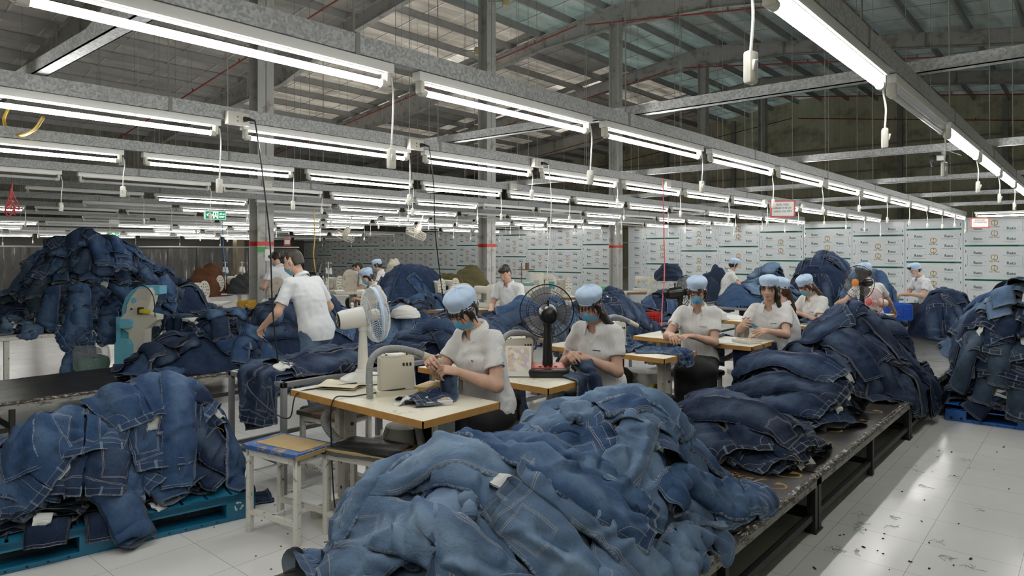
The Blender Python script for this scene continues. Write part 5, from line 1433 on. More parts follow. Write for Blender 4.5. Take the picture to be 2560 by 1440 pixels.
# --- far heaps
def far(cx, cy, rx, ry, top, n, noun, washes, base=.0, q=.9, seed=1, det=2):
    h = heap('jeans in ' + noun); g_mound(cx, cy, rx, ry, 0, base, top-.07, q=q, seed=seed, p=2.2)
    core_mesh('packed_jeans', (cx-rx-.05, cx+rx+.05, cy-ry-.05, cy+ry+.05), wash(washes[0], jr), base+.03, 'packed jeans inside ' + noun)
    for k in range(n):
        a = jr.uniform(-PI, .5*PI) if k < n*.75 else jr.uniform(0, 6.28); f = k/max(1, n-1.); r = .75-.55*f; w = jr.choice(washes)
        h.append(J(cx+rx*r*math.cos(a), cy+ry*r*math.sin(a), (a+PI*(jr.random() < .7))+jr.gauss(0, .4), w, '%s jeans %s on %s' % (WN[w], where(h, 0, f), noun), h.group, crump=jr.uniform(.12, .32), bend=jr.uniform(-1.1, 1.1), fold=jr.choice((None, 11, 13, 14)), mid=.3, det=det, T=.021, creases=13, ca=.016))
    return h
far(11.5, 4.4, 1.2, .55, 1.12, 14, 'the mixed heap behind the woman without a mask', ('mid', 'dark', 'mid', 'worn'), base=.74, seed=21)
far(13.7, 4.0, 1.1, .85, 1.52, 15, 'the tall dark heap against the panel wall', ('indigo', 'dark', 'indigo'), base=.02, seed=22)
far(12.7, 2.95, .7, .6, 1.38, 9, 'the pale heap the standing woman sorts', ('worn', 'worn', 'mid'), base=.02, seed=23)
far(12.0, 1.75, .75, .55, 1.06, 7, 'the dark heap before the farthest man', ('indigo', 'dark'), base=.02, seed=24)
far(10.1, .85, .95, .75, 1.14, 10, 'the faded heap behind the right pallet', ('worn', 'mid', 'mid'), base=.02, seed=25)
far(10.3, 5.6, .75, .6, .93, 8, 'the crumpled heap above the red crate', ('dark', 'grey', 'mid'), base=.02, seed=26)
# --- P: tall heap on the far left
P_ = heap('jeans in the tall heap at far left')
levP = stack(P_, 3.30, 10.35, 1.15, .95, -.45, .62, 1.42, 8, (-PI*1.0, .05), 6, 'the tall heap at far left', ('dark', 'mid', 'dark', 'grey'), shrink=.55, T=.02, jit=.6)
for k in range(22):
    a = jr.uniform(-PI, .1); f = k/21.; r = .9-.75*f; w = jr.choice(('mid', 'dark', 'mid'))
    P_.append(J(3.3+1.0*r*math.cos(a-.45), 10.35+.8*r*math.sin(a-.45), a-.45+PI*(k % 3 > 0)+jr.gauss(0, .4), w, '%s jeans tumbled %s the tall heap at far left' % (WN[w], 'down the front of' if f < .5 else 'over the top of'), P_.group, crump=jr.uniform(.15, .34), bend=jr.uniform(-1.1, 1.1), fold=jr.choice((None, 11, 12, 14)), mid=.3, det=2, T=.022, creases=13, ca=.017))
P_.append(J(2.4, 9.85, -2.2, 'worn', 'pale jeans hanging off the left side of the tall heap at far left', P_.group, crump=.05, mid=.4))
P_.append(J(2.7, 9.5, 1.0, 'mid', 'jeans whose waist hangs below the tall heap at far left', P_.group, crump=.06, mid=.2, face=-1))
P_.append(J(3.0, 9.4, 1.2, 'mid', 'jeans showing a white pocket under the tall heap at far left', P_.group, crump=.06, mid=.2, face=-1))
U = heap('jeans on the table behind the band saw')
for x in (4.2, 4.5, 4.8): U.append(J(x, 9.1, jr.uniform(0, 6), 'dark', 'dark jeans on the white table right of the band saw', U.group, crump=.2, bend=1.2))
far(4.30, 9.90, .45, .42, 1.16, 6, 'the small heap right of the tall far-left heap', ('dark', 'mid'), base=.6, seed=31)
K_ = heap('jeans being worked on at the tables')
g_box(2.74, 2.84, 2.76, 2.90, .865); g_box(3.84, 3.93, 2.62, 2.75, .835)   # where the workers' hands hold the cloth up
for x, y, th, w, l, k in ((2.76, 2.86, .2, 'dark', 'dark jeans under the hands of the nearest woman', dict(L=.6, wide=.62, crump=.4, mid=.45, bend=1.0)), (3.80, 2.70, 1.2, 'dark', 'dark jeans in the hands of the woman behind the black fan', dict(L=.55, wide=.6, crump=.25, mid=.5)),
                          (5.12, 2.80, 1.9, 'mid', 'jeans the third woman presses flat at her table edge', dict(L=.55, wide=.6, crump=.25, mid=.5, bend=1.2)), (5.18, 3.15, .6, 'mid', 'jeans crumpled behind the ones the third woman presses', dict(L=.7, wide=.7, crump=.25, bend=1.5)),
                          (6.40, 2.95, .3, 'dark', 'dark jeans behind the booklet of the woman without a mask', dict(L=.7, wide=.7, crump=.25, bend=1.5)), (8.35, 2.6, .3, 'dark', 'dark jeans on the fifth table', dict(L=.6, wide=.6, crump=.25, bend=1.5))):
    K_.append(J(x, y, th, w, l, K_.group, **dict(dict(det=4, T=.015, wrk=1.2), **k)))
# run the heaps in step: one garment from each per batch
it = [list(h) for h in HEAPS]
while any(it):
    batch = []
    for h in it:
        while h and callable(h[0]): h.pop(0)()
        if h: batch.append(h.pop(0))
        if len(batch) >= 9: 
            drape_place(batch); batch = []
    if batch: drape_place(batch)
core_stack('packed_jeans', levE, 'packed jeans inside the stack on the right blue pallet', wash('dark', jr))
core_stack('packed_jeans', levF, 'packed jeans inside the heap on the left teal pallet', wash('dark', jr))
core_stack('packed_jeans', levP, 'packed jeans inside the tall heap at far left', wash('dark', jr))
# ================================================================== people
class Field:
    """signed distance grid; shapes are blended in, then the zero surface is meshed"""
    def __init__(s, lo, hi, h):
        s.lo = np.array(lo, float); s.h = h; s.n = np.ceil((np.array(hi)-s.lo)/h).astype(int)+1
        s.D = np.full(s.n, .5, np.float32)
    def reg(s, lo, hi):
        i0 = np.clip(np.floor((np.array(lo)-s.lo)/s.h).astype(int), 0, s.n-2); i1 = np.clip(np.ceil((np.array(hi)-s.lo)/s.h).astype(int)+1, i0+1, s.n)
        ax = [s.lo[k]+s.h*np.arange(i0[k], i1[k]) for k in range(3)]
        sl = tuple(slice(a, b) for a, b in zip(i0, i1))
        return sl, np.stack(np.meshgrid(*ax, indexing='ij'), -1)
    def put(s, lo, hi, f, k, sub=False):
        m = .05+k; sl, P = s.reg(np.array(lo)-m, np.array(hi)+m)
        d = f(P).astype(np.float32); a = s.D[sl]
        if sub: s.D[sl] = np.maximum(a, -d); return
        if k > 0:
            h = np.maximum(k-np.abs(a-d), 0)/k; s.D[sl] = np.minimum(a, d)-h*h*k*.25
        else: s.D[sl] = np.minimum(a, d)
    def cap(s, a, b, ra, rb, k=.02, sub=False):
        a = np.array(a, float); b = np.array(b, float); R = max(ra, rb); ba = b-a; L = max(1e-9, ba@ba)
        def f(P):
            t = np.clip(((P-a)@ba)/L, 0, 1); return np.linalg.norm(P-a-t[..., None]*ba, axis=-1)-(ra+(rb-ra)*t)
        s.put(np.minimum(a, b)-R, np.maximum(a, b)+R, f, k, sub)
    def ell(s, c, r, k=.02, R=None, sub=False):
        c = np.array(c, float); r = np.array(r, float); Rm = np.array(R) if R is not None else np.eye(3); m = r.max()
        def f(P):
            q = (P-c)@Rm; k0 = np.linalg.norm(q/r, axis=-1); k1 = np.linalg.norm(q/(r*r), axis=-1)+1e-9
            return k0*(k0-1)/k1
        s.put(c-m, c+m, f, k, sub)
    def plane(s, p, n, soft=0):
        """keep the side n points away from"""
        ax = [s.lo[k]+s.h*np.arange(s.n[k]) for k in range(3)]; p = np.array(p); n = np.array(n)/np.linalg.norm(n)
        d = ((ax[0]-p[0])*n[0])[:, None, None]+((ax[1]-p[1])*n[1])[None, :, None]+((ax[2]-p[2])*n[2])[None, None, :]
        s.D = np.maximum(s.D, d.astype(np.float32))
    def warp(s, amp, rg, freq=(18, 55), n=6, dirs=None):
        ax = [s.lo[k]+s.h*np.arange(s.n[k]) for k in range(3)]; m = np.abs(s.D) < .03
        I = np.nonzero(m); X, Y, Z = (ax[k][I[k]] for k in range(3)); w = 0
        for _ in range(n):
            a = rg.randn(3); a = a/np.linalg.norm(a)*rg.uniform(*freq)
            if dirs is not None: a = a*np.array(dirs)
            w = w+np.sin(a[0]*X+a[1]*Y+a[2]*Z+rg.uniform(0, 6)+1.3*np.sin(X*a[1]*.5+Z*a[0]*.4))
        s.D[I] += (amp*w/n**.5).astype(np.float32)
    def mesh(s):
        D = s.D; S = D < 0
        c = np.zeros(tuple(x-1 for x in D.shape), np.uint8)
        offs = [(i, j, k) for i in (0, 1) for j in (0, 1) for k in (0, 1)]
        sh = c.shape
        for i, j, k in offs: c += S[i:i+sh[0], j:j+sh[1], k:k+sh[2]]
        I = np.nonzero((c > 0) & (c < 8)); N = len(I[0])
        vals = {o: D[I[0]+o[0], I[1]+o[1], I[2]+o[2]] for o in offs}
        acc = np.zeros((N, 3)); cnt = np.zeros(N)
        for o in offs:
            for ax in range(3):
                if o[ax] == 0:
                    p = list(o); p[ax] = 1; a, b = vals[o], vals[tuple(p)]; m = (a < 0) != (b < 0)
                    t = np.where(m, a/np.where(m, a-b, 1), 0)
                    q = np.zeros((N, 3)); q[:] = o; q[:, ax] += t; acc += q*m[:, None]; cnt += m
        V = (acc/cnt[:, None]+np.stack(I, -1))*s.h+s.lo
        idx = np.full(sh, -1, np.int32); idx[I] = np.arange(N)
        F = []
        for ax in range(3):
            u, v = [(1, 2), (2, 0), (0, 1)][ax]
            sa = [slice(None)]*3; sb = [slice(None)]*3; sa[ax] = slice(0, -1); sb[ax] = slice(1, None)
            A, B_ = S[tuple(sa)], S[tuple(sb)]
            e = A != B_; e[tuple(0 if k == u else slice(None) for k in range(3))] = False; e[tuple(0 if k == v else slice(None) for k in range(3))] = False
            e[tuple(-1 if k == u else slice(None) for k in range(3))] = False; e[tuple(-1 if k == v else slice(None) for k in range(3))] = False
            E = np.stack(np.nonzero(e), -1)
            if not len(E): continue
            ins = A[tuple(E.T)]
            du = np.zeros(3, int); du[u] = 1; dv = np.zeros(3, int); dv[v] = 1
            q = np.stack([idx[tuple((E-du-dv).T)], idx[tuple((E-dv).T)], idx[tuple(E.T)], idx[tuple((E-du).T)]], -1)
            q[~ins] = q[~ins][:, ::-1]; F.append(q)
        F = np.concatenate(F); F = F[(F >= 0).all(1)]
        return V, F
def field_obj(f, name, m, parent, hp=None, smooth=1):
    V, F = f.mesh()
    if smooth:
        for _ in range(smooth):
            acc = np.zeros_like(V); n = np.zeros(len(V))
            for a, b in ((0, 1), (1, 2), (2, 3), (3, 0)):
                np.add.at(acc, F[:, a], V[F[:, b]]); np.add.at(n, F[:, a], 1)
            V = V*.5+.5*acc/np.maximum(n, 1)[:, None]
    me = bpy.data.meshes.new(name)
    me.vertices.add(len(V)); me.vertices.foreach_set('co', V.astype(np.float32).ravel()); me.loops.add(len(F)*4); me.loops.foreach_set('vertex_index', F.astype(np.int32).ravel())
    me.polygons.add(len(F)); me.polygons.foreach_set('loop_start', np.arange(0, len(F)*4, 4, dtype=np.int32)); me.polygons.foreach_set('loop_total', np.full(len(F), 4, np.int32))
    me.polygons.foreach_set('use_smooth', np.ones(len(F), bool))
    if hp is not None:
        c, R = hp; a = me.attributes.new('hp', 'FLOAT_VECTOR', 'POINT'); a.data.foreach_set('vector', ((V-c)@R).astype(np.float32).ravel())
    me.materials.append(m); me.update(); me.validate()
    return link(name, me, parent)
def skin_mat():
    m, nt, out = _new('skin'); q = NT(nt); M = q.math
    a = q.n('ShaderNodeAttribute'); a.attribute_name = 'hp'; s = q.n('ShaderNodeSeparateXYZ'); q.l(a.outputs['Vector'], s.inputs[0]); x, y, z = s.outputs
    ay = M('ABSOLUTE', y); fr = M('MULTIPLY', M('GREATER_THAN', x, .045), M('LESS_THAN', ay, .07))
    c = q.mix(q.noise(30.0, 3.0, .6, q.obj()), (0.56, 0.345, 0.25), (0.65, 0.42, 0.31))
    def ellm(y0, z0, ry, rz, soft=.35):
        d = M('ADD', M('POWER', M('DIVIDE', M('SUBTRACT', ay, y0), ry), 2.0), M('POWER', M('DIVIDE', M('SUBTRACT', z, z0), rz), 2.0))
        return M('MULTIPLY', M('SUBTRACT', 1.0, M('DIVIDE', M('SUBTRACT', d, 1-soft), soft*2), clamp=True), fr)
    c = q.mix(M('MULTIPLY', ellm(.0, -.066, .023, .0085), .75), c, (0.42, 0.10, 0.09))
    c = q.mix(M('MULTIPLY', ellm(.0, -.0665, .020, .0014), .8), c, (0.16, 0.04, 0.035))
    c = q.mix(M('MULTIPLY', ellm(.033, .023, .018, .0035), .8), c, (0.04, 0.025, 0.018))
    c = q.mix(M('MULTIPLY', ellm(.031, -.002, .0165, .003), .9), c, (0.02, 0.014, 0.012))
    c = q.mix(M('MULTIPLY', ellm(.010, -.040, .005, .003), .6), c, (0.2, 0.08, 0.06))
    c = q.mix(M('MULTIPLY', ellm(.045, -.03, .02, .02, .9), .25), c, (0.60, 0.25, 0.19))
    q.bsdf(out, c, .55, 0, None, .35); return m
M_skin = skin_mat()
def shirt_mat(name, a, b):
    m, nt, out = _new(name); q = NT(nt); o = q.obj(); M = q.math
    st = M('LESS_THAN', M('PINGPONG', M('ADD', n_y(q, o), 5.0), .0055), .0012)
    c = q.mix(M('MULTIPLY', st, .45), a, b)
    nr = q.bump(q.noise(38.0, 3.0, .6, o), .25, .006)
    q.bsdf(out, c, .85, 0, nr, .2); return m
M_shirt = shirt_mat('white_striped_shirt', (0.74, 0.735, 0.72), (0.52, 0.50, 0.47))
M_shirtm = shirt_mat('white_plain_shirt', (0.72, 0.74, 0.76), (0.66, 0.68, 0.70))
def hair_mat(nm, a, b):
    m, nt, out = _new(nm); q = NT(nt); o = q.obj()
    n = q.noise(120.0, 3.0, .6, q.mapping(o, (1, 1, .12)))
    q.bsdf(out, q.mix(n, a, b), .42, 0, q.bump(n, .6, .004), .4); return m
M_hair = hair_mat('black_hair', (0.008, 0.006, 0.005), (0.035, 0.024, 0.018)); M_hairb = hair_mat('brown_hair', (0.03, 0.014, 0.008), (0.10, 0.045, 0.022))
M_crew = hair_mat('cropped_hair', (0.016, 0.012, 0.010), (0.075, 0.058, 0.048))
M_cap = mat('pale_blue_cap_cloth', (0.48, 0.62, 0.80), .85, 0, .07, 14.0, bump=.25, bscale=50)
M_mask = mat('sky_blue_mask', (0.12, 0.44, 0.68), .8, 0, .06, 20.0); M_maskw = mat('white_mask', (.72, .73, .74), .8, 0, .04)
M_trou = mat('black_trousers', (0.010, 0.010, 0.011), .8, 0, .3, 10.0, bump=.3); M_shoe = mat('dark_shoe', (.02, .018, .016), .5)
M_band = MATS['red_band_paint']
def v3(*a): return np.array(a, float)
def basis(fwd, up):
    x = np.array(fwd, float); x /= np.linalg.norm(x); z = np.array(up, float); z = z-x*(z@x); z /= np.linalg.norm(z); y = np.cross(z, x)
    return np.stack([x, y, z], 1)
def ik(S, W, l1, l2, pole):
    d = W-S; L = np.linalg.norm(d)
    if L > (l1+l2)*.995: W = S+d/L*(l1+l2)*.995; d = W-S; L = np.linalg.norm(d)
    u = d/L; a = (l1*l1-l2*l2+L*L)/(2*L); hgt = math.sqrt(max(1e-6, l1*l1-a*a)); p = np.array(pole, float); p -= u*(p@u); p /= np.linalg.norm(p)
    return S+u*a+p*hgt, W
def hand(f, W, fwd, palm, side, curl=.6, sc=1.0, k=.004, spread=.12, thumb=.5):
    """palm, four fingers of unequal length with three joints each, and a thumb from the side of the palm"""
    R = basis(fwd, -np.array(palm)); X, Y, Z = R[:, 0], R[:, 1], R[:, 2]; lat = Y*side     # lat: toward the thumb
    P = lambda a, b, c: W+(X*a+lat*b+Z*c)*sc
    f.cap(P(.0, 0, 0), P(.03, 0, 0), .024*sc, .024*sc, .015)
    for b in (-.028, -.010, .010, .028): f.cap(P(.015, b*.7, 0), P(.078-.004*abs(b*40), b, 0), .0135*sc, .0115*sc, .012)
    L = [(.040, .025, .020), (.044, .028, .021), (.040, .026, .020), (.031, .020, .018)]
    for i, (b, ll) in enumerate(zip((.028, .0095, -.0095, -.028), L)):
        p = P(.080-.005*abs(i-1), b, 0); an = 0; sp = spread*(1.5-i)*.35
        for j, l in enumerate(ll):
            an += curl*(.9, 1.0, .7)[j]*(1+.1*i)
            d = (X*math.cos(an)-Z*math.sin(an))*math.cos(sp)+lat*math.sin(sp); q = p+d*l*sc
            f.cap(p, q, (.0092-.0009*j-.0004*(i == 3))*sc, (.0086-.0009*j-.0004*(i == 3))*sc, k); p = q
    p = P(.018, .022, -.004)
    for j, (l, a, c) in enumerate(((.040, .75, -.25), (.032, .35, -.5), (.026, .15, -.6))):
        d = X*math.cos(a)+lat*math.sin(a)*(1-thumb*.3)+Z*c*thumb; d /= np.linalg.norm(d); q = p+d*l*sc
        f.cap(p, q, (.0125-.0015*j)*sc, (.0112-.0015*j)*sc, .008 if j == 0 else k); p = q
def person(loc, yaw, label, h=.006, lean=.25, upper=.45, hz=.52, twist=0, hpitch=.6, hyaw=0, lh=None, rh=None, sit=True, male=False, cap=True, mask='blue', hair='bun', trousers='black',
           curl=(.6, .6), palms=None, seed=1, fing=None, ponytail=None, sleeve=.62, hemz=None, stand_dx=(0, 0), skirt=False, group='workers'):
    rg = np.random.RandomState(seed)
    t = thing('person', label, 'person', loc, yaw, None)
    sc = 1.06 if male else 1.0
    Hc = v3(0, 0, hz); tw = np.array([[math.cos(twist), -math.sin(twist), 0], [math.sin(twist), math.cos(twist), 0], [0, 0, 1]])
    d1 = v3(math.sin(lean), 0, math.cos(lean)); d2 = v3(math.sin(upper), 0, math.cos(upper))
    wa = Hc+d1*.20*sc; ch = wa+tw@d2*.16*sc; nb = ch+tw@d2*.15*sc
    sw = (.172 if male else .146)*sc
    lat = tw@v3(0, 1, 0); SL = nb+lat*sw-tw@d2*.045; SR = nb-lat*sw-tw@d2*.045
    hf = basis(tw@v3(math.cos(hyaw)*math.cos(hpitch), math.sin(hyaw)*math.cos(hpitch), -math.sin(hpitch)), (0, 0, 1)) if abs(hpitch) < 1.4 else np.eye(3)
    nd = d2*.6+hf[:, 2]*.5; nd /= np.linalg.norm(nd)
    hs = .93*(1.03 if male else 1.0)
    hc = nb+nd*.085+hf[:, 2]*.105*hs+hf[:, 0]*.025
    H = lambda *a: hc+hf@(np.array(a)*hs)
    la, fa = .27*sc, .235*sc
    lh = v3(*(lh or (.35, .15, .78))); rh = v3(*(rh or (.35, -.12, .78)))
    EL, WL = ik(SL, lh, la, fa, v3(-.25, .55, -.8)); ER, WR = ik(SR, rh, la, fa, v3(-.25, -.55, -.8))
    if sit:
        KL, KR = v3(.40, .11, hz-.02), v3(.40, -.11, hz-.02); AL, AR = v3(.36+stand_dx[0], .10, .09), v3(.40+stand_dx[1], -.11, .09)
    else:
        KL, KR = v3(.05+stand_dx[0]*.5, .10, hz*.52), v3(.03+stand_dx[1]*.5, -.10, hz*.52); AL, AR = v3(stand_dx[0], .11, .09), v3(stand_dx[1], -.11, .09)
    HL_, HR_ = Hc+v3(0, .085, -.02), Hc+v3(0, -.085, -.02)
    pts = np.array([Hc, nb, SL, SR, hc, EL, WL, ER, WR, KL, KR, AL, AR]); lo = pts.min(0)-.26; hi = pts.max(0)+.26; lo[2] = -.01
    def torso(f, e, k=.05):
        f.ell(Hc+v3(-.01, 0, .02), (.115+e, .158+e, .115+e), k)
        f.ell((Hc+wa)/2+d1*.02, ((.098 if not male else .10)+e, .125+e, .12+e), k)
        f.ell(wa+d2*.05, (.10+e, .132+e, .115+e), k, basis(tw@v3(1, 0, 0), d2))
        f.ell(ch, (.108+e, (.148 if not male else .165)*1.0+e, .13+e), k, basis(tw@v3(math.cos(upper), 0, -math.sin(upper)), d2))
        f.cap(SL-lat*.03, SR+lat*.03, .052+e, .052+e, k)
        if not male:
            for s in (-1, 1): f.ell(ch+lat*s*.062+tw@v3(math.cos(upper), 0, -math.sin(upper))*.075-d2*.015, (.05+e, .056+e, .055+e), .03)
        f.cap(nb-d2*.06, nb+d2*.005, .06+e, .047+e, .04)
    # ---- body
    f = Field(lo, hi, h)
    torso(f, -.012)
    for S, E, W in ((SL, EL, WL), (SR, ER, WR)):
        f.cap(S, E, .046*sc, .037*sc, .03); f.cap(E, E+(W-E)*.35, .038*sc, .036*sc, .02); f.cap(E+(W-E)*.35, W, .036*sc, .0245*sc, .02)
    f.cap(nb-d2*.03, hc-hf[:, 2]*.055-hf[:, 0]*.012, .052, .047, .03)
    for A, K, B_ in ((HL_, KL, AL), (HR_, KR, AR)):
        f.cap(A, K, .075, .052, .04); f.cap(K, K+(B_-K)*.35, .05, .052, .02); f.cap(K+(B_-K)*.35, B_, .052, .035, .02); f.ell(B_+v3(.07, 0, -.05), (.115, .042, .036), .02)
    f.ell(H(-.012, 0, .03), np.array((.096, .076, .090))*hs, .0, hf); f.ell(H(.022, 0, -.042), np.array((.066, .058, .076))*hs, .03, hf)
    f.ell(H(.058, 0, -.094), np.array((.024, .026, .022))*hs, .025, hf)
    for s in (-1, 1):
        f.ell(H(.052, s*.034, -.03), np.array((.032, .027, .03))*hs, .02, hf); f.ell(H(-.008, s*.073, -.012), np.array((.019, .009, .031))*hs, .008, hf)
        f.ell(H(.092, s*.031, .0), np.array((.012, .017, .010))*hs, 0, hf, True)
        f.ell(H(.072, s*.031, -.002), np.array((.0165, .0165, .0115))*hs, .008, hf)
    f.cap(H(.080, 0, .005), H(.099, 0, -.032), .009*hs, .0115*hs, .014); f.ell(H(.088, 0, -.036), np.array((.014, .017, .009))*hs, .008, hf)
    f.ell(H(.083, 0, -.061), np.array((.012, .022, .007))*hs, .006, hf); f.ell(H(.081, 0, -.0725), np.array((.012, .019, .007))*hs, .006, hf)
    pl = palms or ((0, -.3, -1), (0, .3, -1))
    for i, (E, W, s) in enumerate(((EL, WL, -1), (ER, WR, 1))):
        fw = (W-E)/np.linalg.norm(W-E); fd = v3(*fing[i]) if fing and fing[i] is not None else fw+v3(.1, 0, -.15)
        hand(f, W+fw*.01, fd/np.linalg.norm(fd), v3(*pl[i]), s*1, curl[i], .98*sc)
    field_obj(f, 'body', M_skin, t, (hc, hf*(1/hs)), 1)
    # ---- trousers
    f = Field(lo, hi, max(h, .008))
    f.ell(Hc+v3(-.01, 0, .0), (.132, .172, .12), .05)
    for A, K, B_ in ((HL_, KL, AL), (HR_, KR, AR)):
        f.cap(A, K, .093, .074, .05); f.cap(K, B_+v3(0, 0, .0), .075, .062, .03)
    if skirt:
        f.cap((HL_+HR_)/2, (KL+KR)/2, .11, .10, .05); f.cap((KL+KR)/2+v3(-.03, 0, 0), (AL+AR)/2+v3(-.02, 0, .1), .11, .11, .06)
    f.warp(.004, rg, (20, 50)); f.plane((0, 0, .07), (0, 0, -1)); f.plane(Hc+v3(0, 0, .10), (0, 0, 1))
    tm = M_trou if trousers == 'black' else M_denim
    o = field_obj(f, 'trousers', tm, t); 
    if trousers == 'denim':
        o.color = (.045, .085, .15, 1)
        vv = np.zeros(len(o.data.vertices)*3, np.float32); o.data.vertices.foreach_get('co', vv); vv = vv.reshape(-1, 3)
        a = o.data.attributes.new('flat', 'FLOAT_VECTOR', 'POINT'); a.data.foreach_set('vector', np.stack([vv[:, 1]*1.0, 1.15-vv[:, 2], vv[:, 0]*0-1], -1).astype(np.float32).ravel())
        a = o.data.attributes.new('edge', 'FLOAT_VECTOR', 'POINT'); a.data.foreach_set('vector', np.full(vv.shape, .3, np.float32).ravel())
    for B_ in (AL, AR):
        b = MB(); b.ball((B_[0]+.06, B_[1], .045), (.13, .048, .045), 8); b.build('shoe', M_shoe, t, smooth=180)
    # ---- shirt
    f = Field(lo, hi, max(h, .006))
    torso(f, .012, .06)
    f.cap(Hc+d1*.02, wa+d2*.06, .125, .122, .08)
    hz_ = Hc[2]-.06 if hemz is None else hemz
    f.cap(Hc+v3(0, 0, .05), Hc+v3(0, 0, -.1), .12, .15, .06); f.ell(Hc+v3(-.01, 0, .03), (.122, .166, .13), .05)
    for S, E in ((SL, EL), (SR, ER)):
        e = S+(E-S)*sleeve; n = (E-S)/np.linalg.norm(E-S); r0, r1 = .056*sc, .060*sc; ba = e-S; LL = ba@ba
        def sl_(P):
            t_ = (P-S)@ba/LL; tc = np.clip(t_, 0, 1.3); dd = np.linalg.norm(P-S-tc[..., None]*ba, axis=-1); dp = (P-e)@n
            inner = dd-(.0465*sc); return np.maximum(np.maximum(dd-(r0+(r1-r0)*tc), dp), -np.maximum(inner, -dp-.022))
        f.put(np.minimum(S, e)-.09, np.maximum(S, e)+.09, sl_, .035)
    f.warp(.0038, rg, (16, 46), 7); f.warp(.0022, rg, (60, 110), 5)
    f.plane((0, 0, hz_), (0, -.0, -1))
    fx_ = tw@v3(math.cos(upper), 0, -math.sin(upper))
    f.cap(nb+d2*.01+fx_*.02, nb+d2*.12+fx_*.03, .058, .07, 0, True); f.cap(nb+fx_*.075-d2*.0, nb+fx_*.115-d2*(.075 if not male else .03), .036, .012, 0, True)
    sh = field_obj(f, 'shirt', M_shirtm if male else M_shirt, t)
    # collar: a folded band round the neck with two points
    fb = basis(fx_, d2); n = 22; A = []
    for i in range(n+1):
        a = PI-(PI*.86)*(1-2*i/n); s = math.cos(a)                # from right front round the back to left front
        a = -PI*.84+2*PI*.84*i/n; ang = PI+a; fr_ = (1+math.cos(ang))/2
        r1 = v3(.060*math.cos(ang)+.006, .058*math.sin(ang), .016-.030*fr_); r2 = v3(.064*math.cos(ang)+.006, .062*math.sin(ang), .034-.032*fr_); r3 = v3((.088+.022*fr_**3)*math.cos(ang)+.004, (.082+.012*fr_)*math.sin(ang), -.006-.040*fr_-.028*fr_**4)
        up_ = v3(0, 0, .030); r1, r2, r3 = r1+up_, r2+up_, r3+up_
        A.append([nb+fb@r1, nb+fb@r2, nb+fb@((r2+r3)/2+v3(.004*math.cos(ang), .004*math.sin(ang), .005)), nb+fb@r3])
    A = np.array(A); b = MB(); b.grid(A); b.grid(A*1.0-np.array([0, 0, .003]), flip=True); b.build('collar', M_shirtm if male else M_shirt, sh, smooth=180)
    if h < .0075 and not male:
        b = MB(); p0 = ch+fx_*.135+lat*.055+d2*.02
        for i in range(9): b.box(tuple(p0+lat*(.007*i-.03)+d2*(.0006*math.sin(i*3))), (.004, .005, .004+.002*(i % 2)))
        # stitched name patch sits just proud of the shirt front
        b.build('chest_embroidery', mat('navy_thread', (.02, .05, .16), .7), sh, smooth=0)
    # ---- hair
    hm = M_hairb if hair == 'brown' else (M_crew if male and h < .007 else M_hair)
    f = Field(hc-.22-v3(0, 0, .2), hc+.22, max(h, .006))
    f.ell(H(-.02, 0, .032), np.array((.102, .083, .097) if not male else (.100, .0785, .095))*hs, 0, hf)
    f.ell(H(-.045, 0, -.03), np.array((.062, .070, .07))*hs, .02, hf)
    f.ell(H(.085, 0, -.055), np.array((.092, .064, .105))*hs, 0, hf, True)
    if male:
        f.ell(H(-.06, 0, -.10), np.array((.07, .1, .055))*hs, 0, hf, True)
        for s in (-1, 1): f.ell(H(.0, s*.085, -.05), np.array((.06, .03, .055))*hs, 0, hf, True)
        if h > .007: f.ell(H(.052, 0, .088), np.array((.052, .064, .036))*hs, .012, hf)
        else: f.ell(H(.045, 0, .090), np.array((.050, .060, .026))*hs, .012, hf)
    else:
        for s in (-1, 1): f.cap(H(.028, s*.076, .02), H(.030, s*.074, -.075), .012, .004, .01); f.cap(H(.01, s*.079, .0), H(.0, s*.078, -.10), .013, .005, .012)
        if ponytail: 
            p = [H(-.095, 0, -.01)]+[hc+v3(*a) for a in ponytail]
            for i, (a, c) in enumerate(zip(p[:-1], p[1:])): f.cap(a, c, .034-.006*i, .030-.007*i, .02)
        elif hair == 'bun': f.ell(H(-.10, 0, -.035), np.array((.032, .038, .034)), .01, hf)
    f.warp(.0028, rg, (70, 150), 6, (1, 1, .25))
    ho = field_obj(f, 'hair', hm, t, smooth=0)
    if not male and h < .0075:                                         # loose fringe strands
        b = MB()
        for i in range(34):
            y = rg.uniform(-.07, .07); l = rg.uniform(.035, .075)*(1.25 if abs(y) > .045 else .68); x = .092-abs(y)*.42
            P0 = H(x-.020, y, .046); P1 = H(x+.009, y*1.05+rg.uniform(-.006, .006), .046-l*.4); P2 = H(x+.006, y*1.08+rg.uniform(-.012, .012), .046-l)
            b.tube(crom([tuple(P0), tuple(P1), tuple(P2)], 3), [.0032, .003, .0028, .0025, .002, .0014, .0007], 4)
        b.build('fringe', hm, ho, smooth=180)
